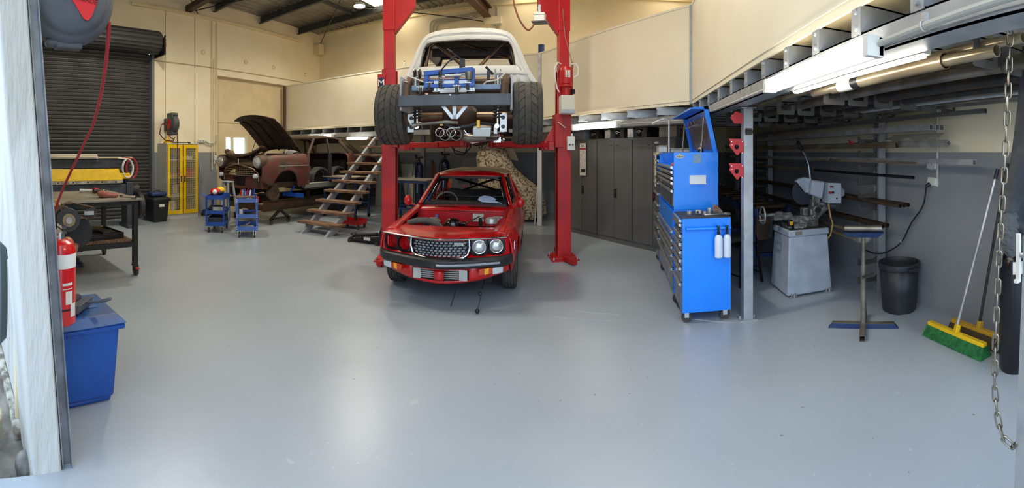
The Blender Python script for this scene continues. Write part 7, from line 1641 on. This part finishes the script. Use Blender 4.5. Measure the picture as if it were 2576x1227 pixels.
put('cloth_pile', 'pale grey and blue cloths heaped on the bench shelf', 'cloth', onb(-.2, -.05, .447), lambda b: b.ball((0, 0, .09), .16, .26, .13, 14, 9).ball((.08, .14, .08), .12, .16, .1, 12, 8), mat('cloth_grey', (132, 142, 152), .95, rgb2=(50, 66, 96), nscale=5, bump=.6, bscale=18))
for sx in (-.45, ): put('blue_leg_stand', 'dark blue square stand leg behind the bench', 'stand', onb(-.95, .35, 0), lambda b: b.box(-.04, .04, -.04, .04, .02, .85).box(-.12, .12, -.12, .12, 0, .02), FRAMEBLUE)
t = thing('stool', 'chrome legged stool behind the welding bench', 'stool', onb(-1.25, .3, 0))
MB().cyl((0, 0, .58), (0, 0, .62), .17, None, 24).build('seat', BLACK, t)
for k in range(4): a_ = k * PI / 2 + .6; MB().cyl((.08 * math.cos(a_), .08 * math.sin(a_), .58), (.2 * math.cos(a_), .2 * math.sin(a_), 0), .011).build('leg', CHROME, t)
MB().torus((0, 0, .24), .16, .007).build('foot_ring', CHROME, t)

# belt grinder near the pier, in front of the bench
BG = thing('belt_grinder', 'belt and disc grinder on a pedestal between the bench and pier', 'grinder', (-3.93, 1.04, .13), PI / 2 - .12)
MB().cyl((0, 0, -.13), (0, 0, -.10), .20, None, 28).cyl((0, 0, -.10), (0, 0, .70), .05, None, 18).build('pedestal', FRAMEBLUE, BG)
MB().cyl((0, -.12, .80), (0, .10, .80), .10, None, 26).box(-.1, .1, -.08, .08, .70, .76).build('motor', DARK, BG)
MB().lathe([(.001, -.02), (.105, -.02), (.11, -.01), (.11, .01), (.105, .02), (.001, .02)], (.02, -.2, .80), 'y', 40).build('disc_guard', mat('guard_dark', (56, 56, 58), .5), BG)
MB().lathe([(.001, -.008), (.06, -.008), (.06, .008), (.001, .008)], (.02, -.225, .80), 'y', 30).build('grinding_disc', mat('disc_tan', (150, 136, 112), .8), BG); MB().cyl((.02, -.245, .80), (.02, -.23, .80), .03, None, 18).build('hub', ALU, BG)
pts_ = []
for a_ in frange(-PI / 2, PI / 2, 9): pts_.append((.24 + .05 * math.cos(a_), .86 + .05 * math.sin(a_)))
for a_ in frange(PI / 2, 3 * PI / 2, 9): pts_.append((.04 + .08 * math.cos(a_), .88 + .08 * math.sin(a_)))
b = MB(); b.rings([[(x, y - .15, z) for x, z in pts_] for y in (-.03, .03)], True, False); b.build('belt', mat('belt_brown', (110, 84, 62), .8), BG, solid=.004)
MB().cyl((.24, -.178, .86), (.24, -.122, .86), .045, None, 26).build('belt_wheel', DARK, BG); MB().box(.17, .26, -.20, -.185, .84, .875).cyl((.24, -.205, .86), (.24, -.19, .86), .012).build('belt_arm', ALU, BG, smooth=False)
# bench grinder wheels lower, and a hanging brush of hose loops
MB().lathe([(.001, -.03), (.15, -.03), (.155, 0), (.15, .03), (.001, .03)], (.12, -.05, .66), 'y', 36).cyl((.0, -.02, .6), (.12, -.02, .66), .06).build('lower_wheel', mat('wheel_black', (38, 38, 42), .6), BG)
t = thing('cable_coil', 'yellow and brown leads looped over the bench corner', 'cable', (-4.60, .98, .93)); 
MB().tube([(-.2, -.1, .06), (-.05, .05, .12), (.1, .15, .08), (.2, .2, -.06), (.22, .2, -.2)], .012).tube([(-.2, -.14, .04), (-.05, .0, .1), (.12, .1, .06), (.22, .16, -.08)], .01).build('lead', mat('lead_yellow', (196, 160, 70), .5), t)
put('gas_fitting', 'small red and brass gas fitting near the extinguisher top', 'fitting', (-3.56, .98, .70), lambda b: b.cyl((0, 0, -.70), (0, 0, 0), .012).ball((0, 0, .05), .06).ball((.08, .02, .02), .05).cyl((0, 0, .05), (.15, .04, .06), .02), mat('fitting_mix', (150, 60, 46), .4, metal=.4, rgb2=(170, 150, 110), nscale=20))
put('stand_foot', 'dark blue round foot of a stand behind the extinguisher', 'stand', tuple(flo(192, 668)), lambda b: b.cyl((0, 0, 0), (0, 0, .04), .10, .085, 24).cyl((0, 0, .04), (0, 0, .1), .05, .04, 18), FRAMEBLUE)

# big hose reel inside the opening, hose running down to the grinder
HL = thing('hose_reel', 'large dark grey hose reel with red badge hanging above the left jamb', 'hose reel', (-2.27, .625, 2.40))
HL.scale = (.93, .93, .93)
RG = mat('reel_dark', (84, 90, 98), .5, rgb2=(76, 82, 90), nscale=5, bump=.15, bscale=60)
MB().lathe([(.001, -.10), (.22, -.10), (.275, -.06), (.285, 0), (.275, .05), (.25, .075), (.235, .08), (.225, .10), (.20, .115), (.10, .125), (.001, .125)], (0, 0, 0), 'x', 48).box(-.08, .06, -.26, -.05, -.16, .3).box(-.03, .05, -.08, .08, -.30, -.26).build('case', RG, HL, bevel=.01)
MB().box(-.02, .05, -.14, .0, -.29, -.25).build('hose_guide', RG, HL, bevel=.015)
MB().prism([(-.10, .18), (.12, .18), (.10, .04), (.06, -.07), (.035, -.095), (.01, -.085), (-.06, .02), (-.11, .12)], (.127, .05, -.06), (0, 1, 0), (0, 0, 1), (.004, 0, 0)).build('badge', mat('badge_red', (214, 40, 48), .4), HL, smooth=False)
text('RENEGADE', .04, MW[HL.name] @ frame((.133, .045, -.03), (0, 1, -.16), (0, .16, 1)), mat('badge_letters', (120, 30, 36), .5), HL)
MB().box(-.35, -.08, -.24, .0, -.05, .2).bar((-.1, -.26, .1), (.0, -.26, .1), .04, .3).build('wall_bracket', RG, HL, bevel=.01)
def hp(px, py, d): return at(px, py, d)
q = [hp(282, 60, 2.42), hp(279, 110, 2.5), hp(272, 180, 2.65), hp(258, 260, 2.9), hp(238, 335, 3.2), hp(220, 365, 3.35), hp(190, 430, 3.6), hp(165, 480, 3.8), hp(146, 525, 3.95), hp(135, 560, 4.0)]
pts = []
for i in range(len(q) - 1):
    for f in (0, .25, .5, .75): pts.append(q[i].lerp(q[i + 1], f))
for _ in range(3): pts = [pts[0]] + [(pts[i - 1] + pts[i] * 2 + pts[i + 1]) / 4 for i in range(1, len(pts) - 1)] + [pts[-1]]
MB().tube(pts, .0125, 12).build('hose', mat('hose_crimson', (176, 40, 56), .4), HL, w=True)

# fire extinguisher and blue recycling bin behind the pier
FE = thing('fire_extinguisher', 'red fire extinguisher with white band hanging behind the left jamb', 'fire extinguisher', (-2.245, .575, .62))
MB().lathe([(.001, 0), (.08, 0), (.088, .01), (.088, .40), (.075, .435), (.04, .455), (.001, .46)], (0, 0, 0), 'z', 36).build('body', mat('ext_red', (206, 22, 26), .25, coat=.5), FE)
MB().lathe([(.0888, .31), (.0888, .385)], (0, 0, 0), 'z', 36).build('band', WHITE, FE)
MB().lathe([(.0886, .085), (.0886, .095)], (0, 0, 0), 'z', 36).build('strap', BLACK, FE)
MB().cyl((0, 0, .455), (0, 0, .50), .025).box(-.02, .1, -.012, .012, .50, .515).box(-.02, .09, -.012, .012, .525, .54).torus((.05, -.03, .49), .022, .004, 'y').build('valve', CHROME, FE)
MB().tube([(-.02, .0, .49), (-.08, .04, .49), (-.10, .04, .40), (-.10, .03, .2)], .01).build('hose', BLACK, FE)
lb_ = MB(); lb_.lathe([(.0892, .12), (.0892, .19)], (0, 0, 0), 'z', 24, .1, .6); lb_.lathe([(.0892, .22), (.0892, .235)], (0, 0, 0), 'z', 24, -.1, .6); lb_.lathe([(.0892, .20), (.0892, .205)], (0, 0, 0), 'z', 24, -.1, .6); lb_.lathe([(.0892, .05), (.0892, .12)], (0, 0, 0), 'z', 24, .45, .9); each(lb_, 'label', mat('ext_label', (224, 214, 204), .6), FE)
MB().box(-.06, .06, -.11, -.088, .1, .42).build('wall_bracket', DARK, FE)
RB = wheelie('recycling_bin', 'blue plastic wheelie bin in the foreground behind the left jamb', (-2.61, .80, 0), 0, .40, .40, .50, mat('bin_blue', (24, 84, 170), .45, rgb2=(20, 76, 158), nscale=4), mat('bin_blue_lid', (40, 88, 152), .5, rgb2=(70, 76, 84), nscale=3), .86)
RB.rotation_euler = (0, 0, PI / 2 + .03); MW[RB.name] = Matrix.Translation((-2.61, .80, 0))
dp = thing('dustpan', 'dark grey dustpan with brush lying on the blue bin lid', 'dustpan', tuple(MW[RB.name] @ Vector((.06, -.06, .575))), -.75)
dp.scale = (.8, .8, .8)
MB().hexa([(-.12, -.12, 0), (.12, -.12, 0), (.12, .1, 0), (-.12, .1, 0), (-.13, -.12, .012), (.13, -.12, .012), (.13, .12, .07), (-.13, .12, .07)]).build('pan', mat('pan_grey', (84, 92, 100), .5), dp, bevel=.012)
MB().bar((0, .1, .05), (.02, .30, .10), .03, .018).bar((.02, .24, .09), (.02, .33, .12), .035, .02).build('handle', mat('pan_grey', (0, 0, 0)), dp, bevel=.006)
MB().box(-.1, .1, -.05, .03, .02, .08).build('brush', mat('brush_dark', (52, 56, 62), .9), dp, bevel=.02)
# outside: coiled hose, kerb stone, pot
hc = thing('hose_coil', 'dark hose coiled on the outer wall left of the white pier', 'hose', (-2.72, .345, .92))
for k in range(4):
    r1_ = .09 + .012 * k
    MB().tube([(r1_ * math.sin(a_) * .9, -.02 - .012 * k, -.28 + (r1_ + .2) * math.cos(a_) * (1 if math.cos(a_) > 0 else 1)) for a_ in frange(0, 2 * PI, 36)], .012, 8).build('loop', mat('hose_dark', (84, 96, 100), .5), hc)
MB().box(-.02, .02, -.07, .08, -.06, -.0).build('hook', DARK, hc)
st_ = put('stone', 'grey rough stone on the ground at the foot of the pier', 'stone', tuple(flo(70, 1178, -.1) + Vector((0, -.02, 0))), lambda b: b.ball((0, 0, .02), .06, .05, .07, 10, 7), mat('stone_grey', (150, 146, 138), .95, rgb2=(96, 92, 86), nscale=8, bump=1.0, bscale=20))
pt = thing('planter', 'tan rounded pot edge at the far left outside', 'pot', tuple(flo(-62, 1150, -.12))); MB().lathe([(.001, 0), (.10, 0), (.14, .12), (.15, .24), (.13, .25), (.12, .1)], (0, 0, 0), 'z', 28).build('pot', mat('pot_tan', (176, 160, 130), .8), pt); MB().torus((0, 0, .24), .14, .012).build('rim', mat('pot_tan', (0, 0, 0)), pt)
# ------------------------------------------------------------------ back of the workshop
for x, y, h, lb in ((-4.92, 9.75, 1.30, 'left dark blue gas cylinder with regulator at the back wall'), (-4.25, 9.9, 1.38, 'right dark blue gas cylinder with regulator behind the red sedan')):
    t = thing('gas_cylinder', lb, 'gas cylinder', (x, y, 0))
    MB().lathe([(.001, 0), (.10, 0), (.115, .02), (.115, h - .16), (.10, h - .07), (.05, h - .01), (.03, h), (.001, h)], (0, 0, 0), 'z', 26).build('body', mat('cyl_blue', (22, 38, 66), .3, rgb2=(18, 32, 58), nscale=4), t)
    MB().cyl((0, 0, h), (0, 0, h + .1), .022).cyl((-.09, -.03, h + .1), (.1, -.03, h + .12), .018).cyl((.1, -.05, h + .12), (.1, -.02, h + .12), .035).cyl((-.07, -.06, h + .16), (-.07, -.03, h + .16), .035).build('regulator', DARK, t)
    MB().tube([(.0, -.04, h + .08), (-.1, -.12, h - .1), (-.13, -.13, h - .35), (.04, -.14, h - .2), (.13, -.1, h - .5), (.1, -.1, .2)], .012).build('hose', BLACK, t)
    MB().box(-.02, .02, -.118, -.113, .5, h - .4).build('label_stripe', mat('cyl_label', (120, 140, 180), .5), t, smooth=False)
tag(MB().tube([(0, 0, 0), (.0, 0, .9), (.02, -.03, 1.35)], .035, 10).tube([(.05, 0, 0), (.06, 0, .8), (.08, -.03, 1.28)], .02, 8).build('hose_bundle', mat('leather_brown', (92, 64, 44), .8)), 'brown hanging hose bundle between the blue gas cylinders', 'hose').location = (-4.62, 9.9, 0)
ouB = thing('wall_outlet', 'outlet and switch box on the back wall above the red sedan roof', 'outlet', (-4.55, YB, 1.2)); MB().box(-.06, .06, -.05, 0, -.09, .09).build('body', WHITEP, ouB, bevel=.006); MB().tube([(-.02, -.03, .09), (-.02, -.03, .9)], .012).build('conduit', PIPEG, ouB)
put('white_board', 'white board leaning on the back wall beside the lift post', 'board', (-5.9, 10.45, 0), lambda b: b.hexa([(-.8, -.05, .0), (.7, -.05, 0), (.7, -.03, 0), (-.8, -.03, 0), (-.8, .06, 1.22), (.7, .06, 1.22), (.7, .08, 1.22), (-.8, .08, 1.22)]), mat('board_cream', (214, 208, 190), .6))
put('black_panel', 'tall black tapering panel leaning behind the left lift post', 'panel', (-5.75, 9.95, 0), lambda b: b.prism([(-.45, 0), (.35, 0), (.0, 1.5), (-.35, 1.5)], (0, 0, 0), (1, 0, 0), (0, .12, 1), (0, .02, 0)), BLACK)
# blue benches behind the lift post
for i, (x, y, lb) in enumerate(((-4.3, 8.2, 'blue framed steel table behind the left lift post'), (-6.1, 8.2, 'blue framed castored table behind the stairs'))):
    t = thing('steel_table', lb, 'table', (x, y, 0))
    MB().box(-.5, .5, -.32, .32, .95, .975).build('top', mat('table_top', (170, 160, 140), .5, metal=.3) if i else TOPM, t, smooth=False)
    for sx in (-.46, .46):
        for sy in (-.28, .28):
            MB().box(sx - .022, sx + .022, sy - .022, sy + .022, .1, .95).build('leg', FRAMEBLUE, t, smooth=False); MB().cyl((sx - .015, sy, .05), (sx + .015, sy, .05), .05, None, 18).box(sx - .03, sx + .03, sy - .03, sy + .03, .09, .1).build('castor', DARK, t)
    each(MB().box(-.46, .46, -.30, -.26, .32, .36).box(-.46, .46, .26, .30, .32, .36).box(-.46, .46, -.30, -.26, .89, .95), 'rail', FRAMEBLUE, t, smooth=False)
for k, (dx, c) in enumerate(((-.35, DARK), (-.25, STEEL), (-.12, DARK), (.05, FRAMEBLUE), (.2, DARK))):
    put('hanging_clamp', ('first', 'second', 'third', 'fourth', 'fifth')[k] + ' clamp from the lift post, hanging on the blue table edge', 'clamp', (-4.3 + dx, 7.86, .5), lambda b: b.bar((0, 0, 0), (0.01, 0, .42), .02, .015).bar((0, 0, .02), (.07, 0, .0), .018, .015).bar((0.01, 0, .40), (.07, 0, .40), .018, .015), c, group='clamps on the blue table')
put('cable_pile', 'black hoses and cables heaped beside the blue table', 'hoses', (-4.05, 8.5, 0), lambda b: [b.torus((.02 * k, .0, .12 + .07 * k), .26 - .01 * k, .02, 'y', 24, 6) for k in range(7)], mat('hose_black', (26, 26, 28), .5))['kind'] = 'stuff'
put('white_hose_end', 'pale hose end lying on the black hose heap', 'hose', (-4.05, 8.5, .74), lambda b: b.cyl((-.1, 0, .0), (.1, 0, .08), .035), PAPER)
# grey chair back and covered shape behind the red sedan
oc_ = thing('office_chair', 'grey-backed chair behind the red sedan roof', 'chair', (-3.35, 9.3, 0), .1)
MB().rings([[(x_, y_, z_) for x_, z_ in ((-.17, .98), (.17, .98), (.20, 1.06), (.18, 1.36), (.13, 1.42), (-.13, 1.42), (-.18, 1.36), (-.20, 1.06))] for y_ in (-.03, .03)]).build('backrest', mat('chair_grey', (66, 68, 70), .8), oc_, bevel=.01)
MB().box(-.22, .22, -.28, .18, .60, .68).build('seat', mat('chair_grey', (0, 0, 0)), oc_, bevel=.03); MB().box(-.03, .03, .02, .05, .6, 1.1).build('back_bar', BLACK, oc_)
MB().cyl((0, 0, .08), (0, 0, .6), .03).build('column', CHROME, oc_)
for k in range(5): MB().bar((0, 0, .1), (.25 * math.cos(k * 1.257), .25 * math.sin(k * 1.257), .05), .04, .03).build('foot', BLACK, oc_)
SH = bpy.data.materials.new('floral_sheet'); SH.use_nodes = True
nt = SH.node_tree; N = nt.nodes; L = nt.links; b_ = N['Principled BSDF']; tc = N.new('ShaderNodeTexCoord')
v = N.new('ShaderNodeTexVoronoi'); v.inputs['Scale'].default_value = 7; L.new(tc.outputs['Object'], v.inputs['Vector'])
wv = N.new('ShaderNodeMath'); wv.operation = 'MULTIPLY'; wv.inputs[1].default_value = 15; L.new(v.outputs['Distance'], wv.inputs[0])
sn = N.new('ShaderNodeMath'); sn.operation = 'SINE'; L.new(wv.outputs[0], sn.inputs[0])
n1 = N.new('ShaderNodeTexNoise'); n1.inputs['Scale'].default_value = 22; n1.inputs['Detail'].default_value = 6; L.new(tc.outputs['Object'], n1.inputs['Vector'])
ad = N.new('ShaderNodeMath'); ad.operation = 'MULTIPLY_ADD'; ad.inputs[1].default_value = .13; L.new(sn.outputs[0], ad.inputs[0]); L.new(n1.outputs[0], ad.inputs[2])
r_ = N.new('ShaderNodeValToRGB'); r_.color_ramp.elements[0].position = .42; r_.color_ramp.elements[1].position = .66; r_.color_ramp.elements[0].color = lin((214, 200, 168)); r_.color_ramp.elements[1].color = lin((112, 94, 78)); q_ = r_.color_ramp.elements.new(.53); q_.color = lin((190, 174, 144))
L.new(ad.outputs[0], r_.inputs[0]); L.new(r_.outputs[0], b_.inputs['Base Color']); b_.inputs['Roughness'].default_value = .9
cv = thing('covered_machine', 'tall machine under a floral cream dust sheet behind the red sedan', 'covered machine', (-2.75, 9.35, 0))
rows = []
for z, x0_, x1_, dp_ in ((1.84, -.10, .0, .04), (1.74, -.26, .12, .12), (1.58, -.42, .26, .2), (1.42, -.46, .34, .26), (1.2, -.42, .46, .3), (1.0, -.4, .68, .32), (.82, -.4, .92, .34), (.70, -.4, 1.06, .34), (.40, -.42, 1.14, .34), (.16, -.42, 1.16, .34), (.06, -.42, 1.0, .30)):
    row = []
    for k in range(40):
        a_ = 2 * PI * k / 40; cx = (x0_ + x1_) / 2; rx = (x1_ - x0_) / 2; w_ = 1 + .05 * math.sin(a_ * 7 + z * 2) * (1.9 - z) / 1.9
        row.append((cx + rx * w_ * (abs(math.cos(a_)) ** .7) * (1 if math.cos(a_) > 0 else -1), dp_ * w_ * math.sin(a_), z))
    rows.append(row)
MB().rings(rows).build('dust_sheet', SH, cv)
MB().cyl((1.05, -.1, .05), (1.05, .1, .05), .05).box(.6, 1.1, -.12, .12, .0, .14).build('machine_foot', DARK, cv, bevel=.01)
put('cover_peak_cloth', 'cream cloth over the rear shoulder of the covered machine', 'cloth', (-2.45, 9.60, 1.45), lambda b: b.prism([(-.3, 0), (.18, -.1), (.08, .16), (-.06, .26)], (0, 0, 0), (1, 0, 0), (0, 0, 1), (0, .04, 0)), CREAM)
# things around the white post
for k, (x, y, r1_, m_) in enumerate(((-1.42, 10.35, .03, DARK), (-1.34, 10.4, .025, STEEL), (-1.26, 10.38, .03, DARK), (-1.18, 10.42, .025, DARK))):
    put('dark_tube', ('first', 'second', 'third', 'fourth')[k] + ' dark tube from the white post, leaning on the back wall', 'metal tube', (x, y, .0), lambda b: b.cyl((0, 0, 0), (.09, .15, 1.78 + .03 * k), r1_), m_, group='tubes leaning on the back wall')
put('plywood_sheet', 'large plain sheet leaning between the white post and right lift post', 'panel', (-.98, 9.75, 0), lambda b: b.hexa([(-.42, 0, 0), (.38, -.1, 0), (.38, -.085, 0), (-.42, .015, 0), (-.42, .18, 1.12), (.38, .10, 1.16), (.38, .115, 1.16), (-.42, .195, 1.12)]), mat('panel_grey', (150, 150, 144), .5))
put('white_cloth', 'white cloth hanging beside the right lift post', 'cloth', (-.92, 8.9, .85), lambda b: b.grid([[(-.02 - .10 * f + g * (.16 + .02 * f), .02 * math.sin(g * 9), .32 - f * .42 + .05 * g) for g in frange(0, 1, 7)] for f in frange(0, 1, 6)]), mat('cloth_white', (220, 224, 228), .8)).modifiers.new('s', 'SOLIDIFY').thickness = .008
put('post_bracket', 'slim white stand pole that the white cloth hangs on', 'pole', (-.90, 8.94, 0), lambda b: b.cyl((0, 0, 0), (0, 0, 1.9), .02).box(-.08, .08, -.08, .08, 0, .012), WHITEP)
put('upright_pipe', 'white pipe leaning at the foot of the white post', 'pipe', (-1.75, 8.95, 0), lambda b: b.cyl((0, 0, 0), (.06, .0, .78), .014), WHITE)
# carton and can on the mezzanine
ct = thing('carton', 'printed white carton standing behind the mezzanine panel', 'box', (-8.05, 9.55, 3.30), .12)
MB().box(-.33, .33, -.2, .2, -1.05, .36).build('box', mat('carton_cream', (222, 208, 172), .7), ct, smooth=False)
text('wilwood', .15, MW[ct.name] @ frame((-.02, -.202, .18), (1, 0, 0), (0, 0, 1)), mat('print_brown', (70, 40, 34), .6), ct)
MB().box(-.3, .25, -.203, -.2, .30, .32).build('print_line', mat('print_brown', (0, 0, 0)), ct, smooth=False)
cn = thing('blue_drum', 'dark blue can standing on the mezzanine corner rail', 'can', (-1.51, 8.42, 3.555)); MB().cyl((0, 0, 0), (0, 0, .17), .065, None, 24).build('body', mat('can_blue', (34, 58, 110), .35), cn); MB().torus((0, 0, .17), .063, .005).build('rim', mat('can_blue', (0, 0, 0)), cn)
wr = thing('mop_handle', 'white upright pole behind the mezzanine panel', 'pole', (-5.5, 10.0, 2.25)); MB().cyl((0, 0, 0), (0, 0, 1.75), .018).build('pole', WHITE, wr); MB().ball((0, 0, 1.76), .02).build('cap', BLACK, wr)
struct('trim_wall_rail', MB().box(-5.9, -4.5, YB - .04, YB - .01, 3.74, 3.78).box(-5.9, -4.5, YB - .04, YB - .01, 3.62, 3.65), GREY, smooth=False)
wp = thing('loose_plank', 'brown planks lying above the mezzanine corner by the wall', 'plank', (1.35, 7.7, 4.05), -.2)
MB().box(-.4, .5, -.12, .12, 0, .05).build('plank', WOOD, wp, smooth=False); MB().box(-.35, -.15, -.15, .15, -1.80, 0).box(.25, .45, -.15, .15, -1.80, 0).build('support', WOOD, wp, smooth=False)
# pendant power box over the pickup and its sagging lead
pb = thing('pendant_box', 'white power box hanging from a red cord above the pickup cab', 'power box', tuple(at(1358, 50, 5.6)))
MB().box(-.07, .07, -.06, .06, -.03, .05).box(-.075, .075, -.065, .065, .05, .08).build('box', WHITEP, pb, bevel=.006); MB().box(-.10, .10, -.085, .085, -.04, -.03).build('plate', GREY, pb, smooth=False)
MB().tube([(0, 0, .08), (-.005, 0, .16), (0, 0, .2)], .02).torus((-.02, 0, .13), .03, .004, 'y').build('plugs', CLEAR, pb)
MB().tube([(0, 0, .2), (.005, 0, 2.0)], .004).build('cord', mat('cord_red', (160, 60, 60), .6), pb)
q = [at(1288, -40, 5.4), at(1292, 10, 5.4), at(1306, 50, 5.45), at(1322, 72, 5.5), at(1330, 77, 5.5), at(1338, 70, 5.55), at(1346, 55, 5.58)]
pts = []
for i in range(len(q) - 1):
    for f in (0, .33, .66): pts.append(q[i].lerp(q[i + 1], f))
pts = [pts[0]] + [(pts[i - 1] + pts[i] * 2 + pts[i + 1]) / 4 for i in range(1, len(pts) - 1)] + [pts[-1]]
MB().tube(pts, .012, 8).build('supply_lead', mat('lead_brown', (140, 84, 60), .6), pb, w=True)
# high bay lamps, all after the first added out of view for fill
for i, p in enumerate(BAYS):
    t = thing('high_bay_lamp', 'round lit lamp under the roof beside the bright roof sheet' if i == 0 else 'added fill lamp under the roof above the %s' % ('bright sheet', 'sheet folder', 'front of the lift', 'grey lockers')[i], 'lamp', p, 0, 'high bay lamps')
    MB().cyl((0, 0, .0), (0, 0, .06), .14, .11, 28).cyl((0, 0, .06), (0, 0, roofz(p[0]) - p[2] - .001), .01).build('housing', BLACK, t); MB().cyl((0, 0, -.012), (0, 0, 0), .135, None, 28).build('lens', BAYLED, t)
# expansion marks: welded floor rail with studs
for i, (px0, py0, px1, py1) in enumerate(((1420, 778, 1560, 790), (1395, 796, 1535, 806), (1725, 800, 1850, 812))):
    a, b2 = flo(px0, py0), flo(px1, py1); struct('floor_strip', MB().bar(a + Vector((0, 0, .002)), b2 + Vector((0, 0, .002)), .02, .006), mat('strip_floor', (160, 166, 170), .4), smooth=False)
